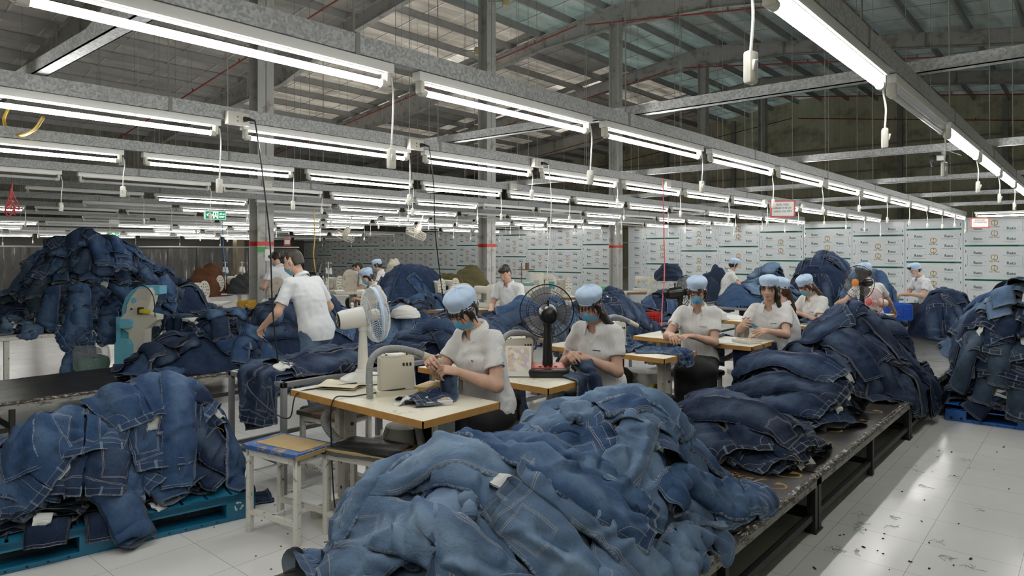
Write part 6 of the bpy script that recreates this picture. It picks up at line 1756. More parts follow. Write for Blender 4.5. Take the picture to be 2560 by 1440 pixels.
    # ---- cap
    if cap:
        n, m = 64, 15; A = []; ph = rg.uniform(0, 6); tl = .30
        for j in range(m+1):
            u = j/m; row = []
            for i in range(n+1):
                a = 2*PI*i/n
                puff = math.sin(min(1, u*2.2)*PI*.5); rr = math.cos(max(0, (u-.30)/.70)*PI*.5)**.70
                gt = math.exp(-(u/.22)**2); back = .5-.5*math.cos(a)
                pl_ = 1+(.020+.05*back)*math.sin(a*23+ph+1.5*math.sin(a*4))*gt*min(1, u*9)+.030*math.sin(a*4+ph+u*3)*math.sin(u*PI)+.016*math.sin(a*9-ph*2+u*6)*math.sin(u*PI)
                rx, ry = (.0985+.017*puff)*rr*pl_, (.079+.019*puff)*rr*pl_
                x = -.018+rx*math.cos(a)-.034*u; y = ry*math.sin(a); z = .026+.122*math.sin(u*PI*.5)**.9+x*tl*(1-.3*u)+.004*math.sin(a*4+ph)*u+.003*math.sin(a*7+ph)*u
                if j == 0: z -= .002
                row.append(H(x, y, z))
            A.append(row)
        A = np.array(A); A[:, -1] = A[:, 0]; b = MB(); b.grid(A); c_ = b.build('cap', M_cap, t, smooth=180)
        b = MB(); b.tube([tuple(H(-.018+.0985*math.cos(a), .0795*math.sin(a), .025+(-.018+.0985*math.cos(a))*tl)) for a in np.linspace(0, 2*PI, 65)[:-1]], [.0036+.0008*(i % 2) for i in range(64)], 6, closed=True); b.build('elastic_hem', M_cap, c_, smooth=180)
    if mask:
        n, m = 22, 12; A = []
        for j in range(m+1):
            v = j/m; row = []
            for i in range(n+1):
                u = -1+2*i/n; z = -.012-.098*v-(.0+.012*(1-v))*u*u*.6
                w_ = .064-.010*v; y = u*w_
                cx_ = .094+.018*math.exp(-(y/.016)**2)*math.exp(-((v-.22)/.3)**2)-.052*abs(u)**2.2-.022*max(0, v-.6)/.4+.004*math.sin(v*PI)
                cx_ += .0022*math.sin(v*PI*6)*(1-.4*abs(u))
                row.append(H(cx_, y, z))
            A.append(row)
        A = np.array(A); b = MB(); b.grid(A, flip=True); b.grid(A-hf[:, 0]*.004); mo = b.build('face_mask', M_mask if mask == 'blue' else M_maskw, t, smooth=60)
        b = MB()
        for s in (-1, 1): b.tube(crom([tuple(H(.042, s*.066, -.03)), tuple(H(.018, s*.083, -.004)), tuple(H(-.018, s*.085, .012)), tuple(H(-.022, s*.083, -.02)), tuple(H(.0, s*.08, -.055)), tuple(H(.036, s*.058, -.092))], 5), .0016, 5)
        b.build('ear_loop', M_maskw, mo)
    return t
W_ = 'woman in a white striped shirt'
# the four nearest workers
person((3.11, 2.86, 0), PI-.05, 'woman in a blue cap and blue mask bending over jeans at the nearest table', h=.005, hz=.61, lean=.12, upper=.26, hpitch=.68, hyaw=.10, lh=(.33, .09, .90), rh=(.40, -.06, .95), twist=-.05,
       curl=(.75, .7), palms=((0, -.5, -.8), (-.2, .6, -.6)), seed=3, hair='bun')
person((4.18, 2.72, 0), PI+.1, 'woman with a long dark ponytail seated behind the black fan', h=.005, hz=.57, lean=.12, upper=.28, hpitch=.52, hyaw=.05, lh=(.30, .03, .86), rh=(.30, -.10, .86), curl=(.8, .8), palms=((0, -.6, -.7), (0, .7, -.6)), seed=4,
       ponytail=[(-.07, .06, -.06), (-.10, .12, -.15), (-.10, .15, -.25)])
person((5.90, 2.80, 0), PI+.38, 'woman in a bright blue mask pressing jeans flat on the third table', h=.006, hz=.575, lean=.10, upper=.24, hpitch=.42, hyaw=.0, lh=(.34, -.02, .845), rh=(.44, -.20, .86), curl=(.3, .6), palms=((0, -.2, -1), (0, .3, -1)), seed=5, hair='brown', hemz=.47, skirt=True)
person((6.85, 2.46, 0), PI+.12, 'woman without a mask holding a clear packet above a booklet', h=.006, hz=.56, lean=.15, upper=.28, hpitch=.20, hyaw=.05, lh=(.46, .06, .845), rh=(.46, -.16, .90), curl=(.35, .5), palms=((0, -.6, -.6), (0, .9, -.2)), seed=6, mask=None,
       ponytail=[(-.05, .07, -.08), (-.04, .09, -.18)])
person((7.42, 2.50, 0), PI*.66, 'person with a long brown ponytail seated behind the woman without a mask', h=.009, hz=.50, lean=.05, upper=.12, hpitch=.2, lh=(.3, .1, .7), rh=(.3, -.1, .7), seed=7, hair='brown', mask=None,
       ponytail=[(-.12, .0, -.08), (-.16, .0, -.2), (-.17, 0, -.3)])
person((8.85, 2.58, 0), PI-.42, 'woman in profile with a light brown ponytail at the fifth table', h=.007, hz=.55, lean=.2, upper=.42, hpitch=.60, hyaw=0, lh=(.40, .03, .84), rh=(.42, -.13, .84), curl=(.6, .6), seed=8, hair='brown', ponytail=[(-.09, .06, -.03), (-.14, .10, -.10), (-.17, .13, -.18)])
# standing people
person((3.70, 5.62, 0), PI*.58, 'man in a white shirt and jeans standing with his back to the camera', h=.006, hz=.82, lean=.22, upper=.42, hpitch=.42, hyaw=.30, lh=(.40, .26, .90), rh=(.30, -.30, .86), sit=False, male=True, cap=False, mask='blue', trousers='denim', seed=9, sleeve=.72, hemz=.76, stand_dx=(-.12, .12))
person((10.8, 2.48, 0), .50, 'woman in a pale cap with her back turned, sorting pale jeans', h=.008, hz=.62, lean=.12, upper=.26, hpitch=.35, hyaw=.55, lh=(.38, .34, .82), rh=(.36, -.42, .70), sit=True, seed=10, mask='white')
# people far back
person((14.6, 2.38, 0), PI*.72, 'man in a pale cap in profile at the dark heap by the panel wall', h=.011, hz=.56, lean=.2, upper=.35, hpitch=.5, lh=(.45, .1, .80), rh=(.45, -.1, .78), sit=True, seed=11, male=True, mask='white')
person((13.75, 5.92, 0), -PI*.30, 'woman with a white mask seated in profile before the panel wall', h=.011, hz=.64, lean=.15, upper=.25, hpitch=.35, lh=(.42, .12, .94), rh=(.42, -.1, .94), seed=12, mask='white')
person((6.75, 8.50, 0), PI-.25, 'woman in a pale cap with a dark bun behind the middle denim heap', h=.009, hz=.56, lean=.15, upper=.35, hpitch=.55, hyaw=.2, lh=(.35, .1, .85), rh=(.35, -.12, .85), seed=13)
person((7.3, 6.25, 0), PI+.1, 'bareheaded man with black hair looking down beside the middle column', h=.009, hz=.60, lean=.1, upper=.25, hpitch=.55, hyaw=.1, lh=(.35, .1, .8), rh=(.35, -.12, .8), seed=14, male=True, cap=False, mask=None)
person((6.15, 10.3, 0), PI*.55, 'man in a dark flat cap behind the standing man', h=.011, hz=.78, lean=.1, upper=.25, hpitch=.6, lh=(.35, .15, 1.0), rh=(.35, -.1, 1.0), seed=15, male=True, cap=False, mask='blue', sit=False, hemz=.7)
person((8.9, 11.6, 0), PI*.8, 'dark-haired person whose head shows above the machines near the left column', h=.011, hz=.56, lean=.1, upper=.3, hpitch=.5, lh=(.35, .15, .85), rh=(.35, -.1, .85), seed=16, male=True, cap=False, mask='white')
person((9.6, 11.9, 0), PI*.7, 'worker whose pale cap shows over the tall heap left of the middle column', h=.011, hz=.62, lean=.1, upper=.3, hpitch=.45, lh=(.35, .15, .85), rh=(.35, -.1, .85), seed=17)
# ================================================================== fans, machines, crates and small things
M_blk = mat('black_gloss_plastic', (0.012, 0.012, 0.013), .25, 0, .1); M_fw = mat('fan_white_plastic', (0.74, 0.73, 0.68), .3, 0, .04)
M_bluering = mat('fan_blue_ring', (0.42, 0.58, 0.80), .4); M_orange = mat('fan_orange_hub', (0.62, 0.20, 0.03), .4)
def clearmat(name, col, alpha, rough=.15):
    m, nt, out = _new(name); q = NT(nt)
    b = q.n('ShaderNodeBsdfPrincipled'); b.inputs['Base Color'].default_value = col+(1,); b.inputs['Roughness'].default_value = rough
    t = q.n('ShaderNodeBsdfTransparent'); mx = q.n('ShaderNodeMixShader'); mx.inputs[0].default_value = alpha
    q.l(t.outputs[0], mx.inputs[1]); q.l(b.outputs[0], mx.inputs[2]); q.l(mx.outputs[0], out.inputs[0]); return m
M_blade = clearmat('smoky_fan_blade', (.20, .20, .21), .80, .2); M_bladeo = clearmat('dark_fan_blade', (.07, .06, .055), .88, .2); M_bladew = clearmat('pale_fan_blade', (.6, .62, .66), .5, .2)
M_film = clearmat('clear_plastic_film', (.75, .76, .76), .13, .10)
def curtain_mat():
    m, nt, out = _new('clear_curtain_film'); q = NT(nt); o = q.obj()
    b = q.n('ShaderNodeBsdfPrincipled'); b.inputs['Base Color'].default_value = (.8, .8, .8, 1); b.inputs['Roughness'].default_value = .12
    t = q.n('ShaderNodeBsdfTransparent'); mx = q.n('ShaderNodeMixShader')
    q.l(q.ramp(q.noise(7.0, 4.0, .7, q.mapping(o, (1.6, 1, .22))), (.5, .03), (.62, .10), (.74, .55)), mx.inputs[0])  # pale vertical streaks in the opacity imitate bright glints on the film
    q.l(t.outputs[0], mx.inputs[1]); q.l(b.outputs[0], mx.inputs[2]); q.l(mx.outputs[0], out.inputs[0]); return m
M_curt = curtain_mat(); M_bagg = clearmat('green_bag_film', (.03, .22, .17), .9, .3); M_bagw = clearmat('milky_bag_film', (.62, .63, .60), .28, .2)
def fan(p, yaw, tilt, R, hgt, label, body, cage, blade, ring=None, hub=None, base='round', nw=44, top=None, deep=.11, turn=None):
    """table fan: the head looks along local +x of the head frame"""
    t = thing('table_fan', label, 'fan', p, yaw, 'table fans')
    b = MB()
    if base == 'round': b.lathe([(0, 0), (.148, 0), (.15, .012), (.142, .03), (.10, .052), (.055, .066), (.042, .085), (0, .086)], 36)
    else: b.box((0, 0, .03), (.29, .27, .058), bev=.02)
    bs = b.build('base', body, t)
    if base == 'round':
        b = MB(); b.lathe([(0, -.001), (.146, -.001), (.152, .006), (.146, .012)], 36); b.build('base_rim', M_blk, bs)
    if top is not None:
        b = MB(); b.box((0, 0, .0605), (.24, .22, .006), bev=.002); pt = b.build('base_plate', top, bs); b = MB()
        for k in range(4): b.box((-.08, -.05+.035*k, .066), (.03, .02, .008), bev=.002)
        b.build('button', M_blk, bs)
    b = MB(); b.cyl((0, 0, .05), (0, 0, hgt*.55), .036, .030, 18); b.cyl((0, 0, hgt*.55), (0, 0, hgt-.04), .030, .022, 18); b.cyl((0, 0, hgt-.07), (0, 0, hgt-.01), .03, .03, 16); b.build('column', body, t)
    b = MB(); b.box((.0, -.036, hgt*.30), (.03, .004, .05)); b.build('rating_label', M_paper, t) if base != 'round' else None
    HM = T(0, 0, hgt+.02) @ (turn or Matrix.Identity(4)) @ Ry(-tilt); AX = HM @ Ry(PI/2)                     # lathe z -> head +x
    b = MB(AX); b.lathe([(0, -.17), (.03, -.17), (.052, -.16), (.062, -.13), (.066, -.03), (.064, .0), (.04, .012), (0, .013)], 28); mo = b.build('motor_housing', body, t)
    b = MB(AX)
    for k in range(9): b.tube([((.018+.0045*k)*math.cos(a), (.018+.0045*k)*math.sin(a), -.171+.0008*k) for a in np.linspace(0, 2*PI, 17)[:-1]], .0012, 4, closed=True)
    b.build('motor_vent', M_blk if body is M_fw else cage, mo)
    b = MB(HM); b.cyl((-.06, 0, .06), (-.06, 0, .085), .008, .007, 10); b.ball((-.06, 0, .09), .011, 6); b.build('knob', body, mo)
    x0 = .03
    b = MB(AX); wr = .0011 if nw > 50 else .0014
    for i in range(nw):
        a = 2*PI*i/nw; c, s = math.cos(a), math.sin(a)
        prof = [(.05, x0), (R*.55, x0-.012), (R*.92, x0+.01), (R, x0+deep*.45)]
        b.tube([(r*c, r*s, z) for r, z in crom([(r, z, 0) for r, z in prof], 3) and [(q_.x, q_.y) for q_ in crom([(r, z, 0) for r, z in prof], 3)]], wr, 4, caps=False)
        prof = [(.055, x0+deep), (R*.5, x0+deep*1.08), (R*.9, x0+deep*.8), (R, x0+deep*.45)]
        b.tube([(q_.x*c, q_.x*s, q_.y) for q_ in crom([(r, z, 0) for r, z in prof], 3)], wr, 4, caps=False)
    for r, z in ((R*.35, x0-.006), (R*.7, x0-.006), (R*.45, x0+deep*1.07), (R*.75, x0+deep*.96)): b.tube([(r*math.cos(a), r*math.sin(a), z) for a in np.linspace(0, 2*PI, 49)[:-1]], wr*1.3, 5, closed=True)
    b.tube([(R*math.cos(a), R*math.sin(a), x0+deep*.45) for a in np.linspace(0, 2*PI, 61)[:-1]], .0045, 6, closed=True)
    cg = b.build('cage', cage, t, smooth=180)
    if ring is not None:
        b = MB(AX); A = [[(R*1.012*math.cos(a), R*1.012*math.sin(a), x0+deep*.45-.014), (R*1.018*math.cos(a), R*1.018*math.sin(a), x0+deep*.45), (R*1.012*math.cos(a), R*1.012*math.sin(a), x0+deep*.45+.014)] for a in np.linspace(0, 2*PI, 61)]; b.grid(A); b.build('cage_ring', ring, cg, smooth=180)
    b = MB(AX); b.lathe([(0, x0+deep*1.12), (.04, x0+deep*1.12), (.052, x0+deep*1.05), (.052, x0+deep*.98)], 24); b.build('hub_cap', hub or cage, cg)
    b = MB(AX); b.lathe([(0, x0+.02), (.035, x0+.02), (.038, x0+.06), (.03, x0+.075), (0, x0+.08)], 20); b.build('spinner', body, t)
    for k in range(3):
        b = MB(AX); A = []; a0 = 2*PI*k/3+.5
        for i in range(9):
            r = .03+(R*.9-.03)*i/8; wd = .25+.42*math.sin(min(1, i/6)*PI*.5); row = []
            for j in range(9):
                u = -1+2*j/8; a = a0+u*wd*(1-.35*(i/8)**3)+.25*i/8; row.append((r*math.cos(a), r*math.sin(a), x0+.045+u*.022*(.4+i/8)))
            A.append(row)
        b.grid(A); b.build('blade', blade, t, smooth=180)
    return t
fan((2.70, 3.58, TH), -.35, .12, .178, .40, 'white table fan with a pale blue ring on the nearest table', M_fw, M_white, M_bladew, ring=M_bluering, hub=M_fw, nw=64)
fan((3.69, 2.85, TH), .72, .05, .186, .40, 'black table fan with smoky blades and a red-topped base', M_blk, M_blk, M_blade, base='square', top=mat('fan_red_plate', (.50, .05, .02), .3), nw=40)
fan((9.9, 2.38, TH), PI-.35, .0, .225, .40, 'dark table fan with an orange hub at the right', M_blk, M_blk, M_bladeo, hub=M_orange, base='square', nw=36)
fan((6.33, 3.20, TH), -.5, .05, .17, .40, 'black table fan behind the third woman, mostly hidden', M_blk, M_blk, M_blade, base='square', nw=30)
fan((5.9, 9.0, .80), -.7, .0, .20, .40, 'black table fan seen side-on between the standing man and the beige guard', M_blk, M_blk, M_blade, base='square', nw=30)
fan((10.55, 2.35, .45), 2.6, .1, .19, .40, 'small fan with a thin red cage behind the orange-hub fan', M_fanw, mat('thin_red_wire', (.5, .07, .06), .4), M_bladew, nw=30)
for pts, l in (([(2.58, 3.48, .78), (2.40, 3.60, .762), (2.26, 3.64, .74), (2.22, 3.66, .60), (2.24, 3.95, .62), (2.3, 4.3, .70), (2.4, 4.35, .75)], 'thin black cord trailing from the white fan across the gap to the rack'),
               ([(2.60, 3.05, .80), (2.40, 3.25, .76), (2.265, 3.28, .75), (2.25, 3.27, .5), (2.26, 3.26, .2), (2.3, 3.26, .02)], 'black cord dropping over the edge of the nearest table'),
               ([(3.60, 3.20, .83), (3.55, 3.15, .77), (3.45, 2.98, .762), (3.6, 2.93, .79)], 'black cord from the suction box to the black fan'),
               ([(5.0, 3.05, .80), (5.06, 2.9, .765), (5.15, 2.75, .765), (5.25, 2.9, .765), (5.2, 3.1, .78)], 'black cord coiled before the third suction box')):
    cable('power_cord', pts, .0042, M_black, l, 'cord', 'black cords on the tables')
# ---------------- booklets and papers
M_page = mat('page_white', (.74, .73, .70), .6, 0, .03)
def print_mat(name, cols, sc=9.0):
    m, nt, out = _new(name); q = NT(nt); o = q.obj(); v = q.n('ShaderNodeTexVoronoi'); v.inputs['Scale'].default_value = sc*3; q.l(o, v.inputs['Vector'])
    c = q.ramp(v.outputs['Color'], *[(i/len(cols), c_) for i, c_ in enumerate(cols)]); msk = q.ramp(q.noise(sc, 2, .5, o), (.42, 0), (.48, 1))
    q.bsdf(out, q.mix(msk, (.76, .74, .68), c), .4); return m
M_pic1 = print_mat('booklet_print_soft', [(.75, .70, .55), (.62, .35, .30), (.55, .45, .60), (.70, .60, .30), (.72, .70, .66)], 14)
M_pic2 = print_mat('booklet_print_bright', [(.75, .62, .10), (.65, .12, .05), (.75, .30, .05), (.15, .40, .45), (.75, .7, .6)], 16)
M_pic3 = print_mat('label_print_small', [(.6, .45, .2), (.5, .2, .1), (.7, .65, .5), (.3, .3, .3), (.75, .7, .6)], 22)
def booklet(p, rot, w, h, tk, pic, label):
    t = thing('booklet', label, 'booklet', p, rot=rot, group='booklets and papers on the tables')
    b = MB(); b.box((0, 0, tk/2), (w, h, tk*.86)); b.build('pages', M_page, t, smooth=0)
    b = MB(); b.box((0, 0, tk*.97), (w+.004, h+.004, .0014)); c = b.build('cover', M_page, t, smooth=0)
    b = MB(); b.box((.01, 0, tk*1.05), (w*.80, h*.82, .001)); b.build('cover_picture', pic, c, smooth=0)
booklet((2.62, 2.83, TH+.001), (0, 0, -.55), .16, .26, .022, M_pic3, 'stack of leaflets lying before the nearest suction box')
booklet((3.50, 2.95, TH+.10), (0, -1.22, .65), .20, .17, .02, M_pic1, 'booklet with a pastel picture propped against the second suction box')
booklet((6.16, 2.45, TH+.001), (0, 0, -.5), .16, .22, .026, M_pic2, 'booklet with a bright fruit-like print on the table before the woman without a mask')
booklet((6.02, 2.66, TH+.001), (0, 0, -.9), .22, .30, .006, M_page, 'loose white papers beside the bright booklet')
booklet((8.2, 2.6, TH+.001), (0, 0, -.2), .2, .3, .012, M_pic3, 'papers on the fifth table')
b = MB(); A = [[(x, y, .004+.010*math.sin(x*30)*y*4+.025*max(0, y-.06)*8*max(0, y-.06)*6) for x in np.linspace(-.11, .11, 14)] for y in np.linspace(-.13, .13, 14)]; b.grid(A); b.grid(np.array(A)+[0, 0, .012], flip=True)
o = b.build('ironing_pad', mat('cream_pad', (.68, .62, .45), .6), smooth=180); o.location = (2.52, 3.55, TH+.004); o.rotation_euler = (0, 0, .5); tag(o, 'cream curled pad lying left of the white fan base', 'pad')
b = MB(); b.box((0, 0, .022), (.20, .10, .044), bev=.004); o = b.build('wooden_block', mat('yellow_wood', (.52, .36, .12), .5, 0, .2, 12)); o.location = (2.78, 3.05, TH); o.rotation_euler = (0, 0, .3); tag(o, 'yellowish wooden block behind the nearest suction box', 'block')
# packet in the hands of the woman without a mask
b = MB(); A = [[(x, y+.01*math.sin(x*40), .02*math.sin(y*30+x*20)) for x in np.linspace(-.06, .06, 9)] for y in np.linspace(-.075, .075, 9)]; b.grid(A); b.grid(np.array(A)+[0, 0, .006], flip=True)
t = thing('plastic_packet', 'clear packet of blue masks in the hands of the woman without a mask', 'packet', (6.34, 2.47, .90), rot=(.7, .4, .6)); b.build('film', M_film, t, smooth=180); b = MB(); b.box((0, 0, .003), (.09, .10, .008), bev=.003); b.build('folded_mask', M_mask, t)
# ---------------- band saw
t = thing('band_saw', 'pale blue and cream band saw standing by the tall far-left heap', 'machine', (3.35, 8.92, 0), -math.atan2(FW[0], FW[1])+.0)
px = lambda x, y: ((x-345)*.00489, 1.6-(y-626)*.00489)
def sil(pts, y0, y1):
    P = [px(*p) for p in pts]; b = MB(); ar = sum(a[0]*c[1]-c[0]*a[1] for a, c in zip(P, P[1:]+P[:1]))
    if ar < 0: P = P[::-1]
    b.prism(P, -y1, -y0, M=Matrix(((1, 0, 0, 0), (0, 0, -1, 0), (0, 1, 0, 0), (0, 0, 0, 1)))); return b
M_saw = mat('saw_blue', (.16, .50, .66), .4, 0, .05); M_sawc = mat('saw_cream', (.66, .63, .54), .45, 0, .06)
sil([(303, 905), (303, 800), (304, 772), (312, 746), (328, 726), (346, 716), (398, 715), (398, 736), (350, 738), (334, 752), (326, 775), (326, 905)], .02, .20).build('wheel_guard', M_saw, t, smooth=20)
sil([(330, 978), (330, 830), (310, 818), (309, 795), (324, 780), (326, 762), (336, 742), (352, 722), (381, 719), (388, 732), (384, 752), (372, 782), (400, 788), (400, 799), (370, 822), (366, 978)], -.06, .10).build('frame', M_sawc, t, smooth=20)
sil([(313, 801), (317, 796), (338, 797), (342, 802), (341, 815), (337, 819), (316, 818), (313, 813)], -.12, -.06).build('cover', M_saw, t, smooth=20)
sil([(304, 978), (304, 858), (309, 847), (322, 842), (336, 847), (342, 858), (343, 978)], -.14, -.02).build('lower_guard', M_saw, t, smooth=20)
sil([(294, 890), (294, 792), (305, 792), (305, 890)], -.02, .12).build('side_panel', M_saw, t, smooth=20)
b = MB()
for x, y, r in ((341, 771, 2.2),): cx, cz = px(x, y); b.cyl((cx, -.105, cz), (cx, -.09, cz), r*.0049, n=16)
b.build('dial', M_bolt, t); b = MB(); cx, cz = px(343, 750); b.cyl((cx, -.068, cz), (cx, -.06, cz), .034, n=18); b.build('dial_plate', M_saw, t)
b = MB(); x0, z0 = px(352, 718); x1, z1 = px(378, 748); b.box(((x0+x1)/2, -.066, (z0+z1)/2), (x1-x0, .004, z0-z1), rot=(0, .12, 0)); b.build('paper_sheet', M_film, t)
b = MB(); x, z = px(371, 777); b.box((x+.02, -.10, z), (.12, .06, .05), rot=(0, .12, 0), bev=.012); b.box((x-.04, -.09, z+.01), (.05, .05, .08), mi=1); b.build('yellow_guard', [mat('bright_yellow', (.66, .56, .04), .4), M_bolt], t)
b = MB(); b.tube(crom([(px(342, 722)[0], -.08, px(342, 722)[1]), (px(360, 714)[0], -.09, px(360, 714)[1]), (px(380, 718)[0], -.1, px(380, 718)[1]), (px(396, 742)[0], -.1, px(396, 742)[1]), (px(400, 790)[0], -.1, px(400, 790)[1])], 6), .006, 6); b.build('cable', M_black, t)
# ---------------- beige belt-guard machines beside the man
def guard_machine(p, yaw, label, s=1.0):
    t = thing('overlock_machine', label, 'machine', p, yaw, 'machines with rounded belt guards')
    pts = [(.10*math.cos(a), .20+.115*math.sin(a)*1.2 if math.sin(a) > 0 else .20+.2*math.sin(a)) for a in np.linspace(0, 2*PI, 32)[:-1]]
    b = MB(); b.prism([(x*s, z*s) for x, z in pts], -.03*s, .03*s, M=Matrix(((1, 0, 0, 0), (0, 0, -1, 0), (0, 1, 0, 0), (0, 0, 0, 1)))); b.build('belt_guard', mat('aged_beige', (.50, .45, .36), .5, 0, .12, 9, stain=((.30, .24, .16), .25, 12)), t, smooth=25)
    b = MB(); b.box((.04*s, .14*s, .24*s), (.15*s, .22*s, .13*s), bev=.02); b.box((.04*s, .16*s, .12*s), (.11*s, .14*s, .2*s)); b.build('motor_body', M_sawc, t)
    b = MB(); b.box((.06*s, .2*s, .02*s), (.5*s, .5*s, .04*s), bev=.01); b.cyl((.06*s, .2*s, 0), (.06*s, .2*s, -p[2]), .05*s, n=14); b.box((.06*s, .2*s, -p[2]+.02), (.4*s, .4*s, .04)); b.build('stand', M_leg, t)
guard_machine((5.05, 8.62, .86), -.55, 'beige machine with a rounded guard left of the standing man', 1.1)
guard_machine((6.35, 8.75, .92), -.55, 'beige machine with a rounded guard right of the standing man', 1.15)
# ---------------- background sewing stations
M_wtab = mat('white_table_top', (.70, .69, .65), .35, 0, .05); M_mach = mat('machine_ivory', (.66, .63, .54), .35, 0, .05); M_brn = mat('brown_table_edge', (.20, .095, .04), .5, 0, .2)
def table2(p, yaw, w, d, h, label, edge=None):
    t = thing('work_table', label, 'table', p, yaw, 'white tables in the background')
    b = MB(); b.box((0, 0, h-.018), (w, d, .034), bev=.004); b.build('tabletop', M_wtab, t)
    if edge: b = MB(); b.box((0, -d/2-.003, h-.02), (w+.006, .006, .044)); b.build('edge_band', edge, t, smooth=0)
    for sx in (-1, 1):
        b = MB(); b.box((sx*(w/2-.1), 0, h/2), (.06, .08, h-.05)); b.box((sx*(w/2-.1), 0, .03), (.07, d*.8, .06)); b.build('leg', M_leg, t)
    b = MB(); b.box((0, 0, h*.3), (w-.2, .04, .05)); b.build('crossbar', M_leg, t, smooth=0)
    return t
def machine(p, yaw, label, kind='lock', s=1.0):
    t = thing('sewing_machine', label, 'machine', p, yaw, 'sewing machines in the background')
    b = MB(); b.box((0, 0, .03), (.46*s, .18*s, .06), bev=.012); b.box((.17*s, 0, .16*s), (.11*s, .13*s, .24*s), bev=.02); b.box((.0, 0, .245*s), (.42*s, .11*s, .10*s), bev=.025); b.box((-.18*s, 0, .18*s), (.07*s, .10*s, .16*s), bev=.015); b.cyl((-.19*s, 0, .10*s), (-.19*s, 0, .05*s), .008, n=8); b.build('head', M_mach, t)
    b = MB(); pts = [(.075*math.cos(a), .19+.15*math.sin(a)) for a in np.linspace(0, 2*PI, 28)[:-1]]
    b.prism([(x*s, z*s) for x, z in pts], -.02*s, .02*s, M=T(.25*s, 0, 0) @ Matrix(((0, 0, 1, 0), (1, 0, 0, 0), (0, 1, 0, 0), (0, 0, 0, 1)))); g = b.build('belt_guard', M_mach, t, smooth=25)
    b = MB()
    for r, n in ((.03, 6), (.055, 10)):
        for k in range(n): a = 2*PI*k/n; b.cyl((.271*s, r*math.cos(a)*s, (.20+r*1.7*math.sin(a))*s), (.2725*s, r*math.cos(a)*s, (.20+r*1.7*math.sin(a))*s), .0085*s, n=7)
    b.build('guard_slot', M_bolt, g)
    if kind == 'stand':
        b = MB(); b.cyl((.2, .12, 0), (.2, .12, .62), .009, n=8); b.box((.2, .12, .40), (.30, .03, .015)); b.box((.2, .12, .60), (.26, .015, .012))
        for k in (-1, 0, 1): b.cyl((.2+k*.1, .12, .41), (.2+k*.1, .12, .47), .004, n=6)
        st = b.build('thread_stand', M_white, t)
        for k in (-1, 1): b = MB(); b.lathe([(.035, 0), (.018, .10), (0, .10)], 14, M=T(.2+k*.1, .12, .412)); b.build('thread_cone', M_page, st)
    return t
ZB = .76
def bz(px_, py_, z=ZB): return on_z(px_, py_, z)
def bd(px_, d, z=0.0):
    p = at_depth(px_, 626, d); return (p.x, p.y, z)
yv = -math.atan2(FW[0], FW[1])                           # x axis across the view
for px_, d, w, l, e in ((552, 13.6, 1.3, 'white work table with machines left of the left column', None), (470, 11.0, 1.2, 'white work table with a black cloth, left of the left column', None), (1085, 11.6, 1.5, 'long white table with cloth left of the middle column', None), (1150, 9.9, 1.1, 'brown-edged white table behind the nearest woman', M_brn),
                        (1330, 12.4, 1.6, 'white table carrying the ivory button machines', M_brn), (1500, 11.2, 1.0, 'brown-edged table behind the second woman', M_brn), (1610, 14.0, .9, 'small brown-edged machine table before the panel wall', M_brn), (810, 13.0, 1.4, 'white table behind the standing man', None), (1760, 8.6, 1.1, 'white table with folded cloth behind the third woman', None), (660, 14.5, 1.2, 'white table far behind the left column', None)):
    table2(bd(px_, d), yv+.12, w, .62, ZB, l, e)
for px_, d, k, l in ((540, 13.5, 'stand', 'ivory sewing machine with a tall thread stand left of the left column'), (582, 13.8, 'stand', 'ivory sewing machine beside the left column with thread stand'), (500, 11.1, 'lock', 'ivory sewing machine near the black cloth'), (1083, 12.0, 'lock', 'ivory machine with a slotted guard, left of two'), (1118, 12.2, 'lock', 'ivory machine with a slotted guard, right of two'),
                     (1212, 10.1, 'lock', 'ivory machine with a slotted guard before the middle column'), (1245, 10.5, 'lock', 'ivory machine just right of the middle column'), (1395, 12.5, 'lock', 'ivory machine before the printed panels'), (1612, 14.0, 'lock', 'ivory machine with a slotted guard beside the plastic sack'), (795, 13.0, 'stand', 'machine with a white thread stand behind the standing man'), (835, 13.3, 'lock', 'ivory machine behind the black side-on fan'), (655, 14.4, 'lock', 'ivory machine far behind the left column')):
    p = bd(px_, d, ZB); machine(p, yv-.9, l, k, 1.05)
t = thing('button_machine', 'tall ivory box machine with teal windows before the printed panels', 'machine', bd(1352, 12.3, ZB), yv)
b = MB(); b.box((-.07, 0, .22), (.24, .26, .44), bev=.02); b.build('cabinet', M_mach, t); b = MB(); b.box((.17, 0, .20), (.22, .2, .34), bev=.03); b.box((.13, -.1, .36), (.2, .06, .10), bev=.02); b.build('head', M_mach, t)
b = MB(); b.box((.19, -.102, .22), (.10, .006, .13)); b.build('window', mat('teal_window', (.10, .34, .33), .2), t); b = MB(); b.box((-.08, -.132, .26), (.09, .004, .09)); b.build('label', mat('grey_label', (.45, .42, .42), .5), t)
t = thing('button_machine', 'low ivory machine with a teal cover right of the bareheaded man', 'machine', bd(1318, 12.0, ZB), yv)
b = MB(); b.box((0, 0, .12), (.36, .25, .24), bev=.04); b.build('cabinet', M_mach, t); b = MB(); b.box((-.02, -.03, .25), (.28, .2, .05), bev=.02); b.build('cover', mat('teal_window', (.10, .34, .33), .2), t); b = MB(); b.cyl((-.1, .05, .2), (-.1, .05, .62), .008, n=8); b.box((-.02, .05, .5), (.3, .02, .02)); b.cyl((.0, .05, .51), (.0, .05, .62), .035, n=12); b.build('thread_stand', M_brn, t)
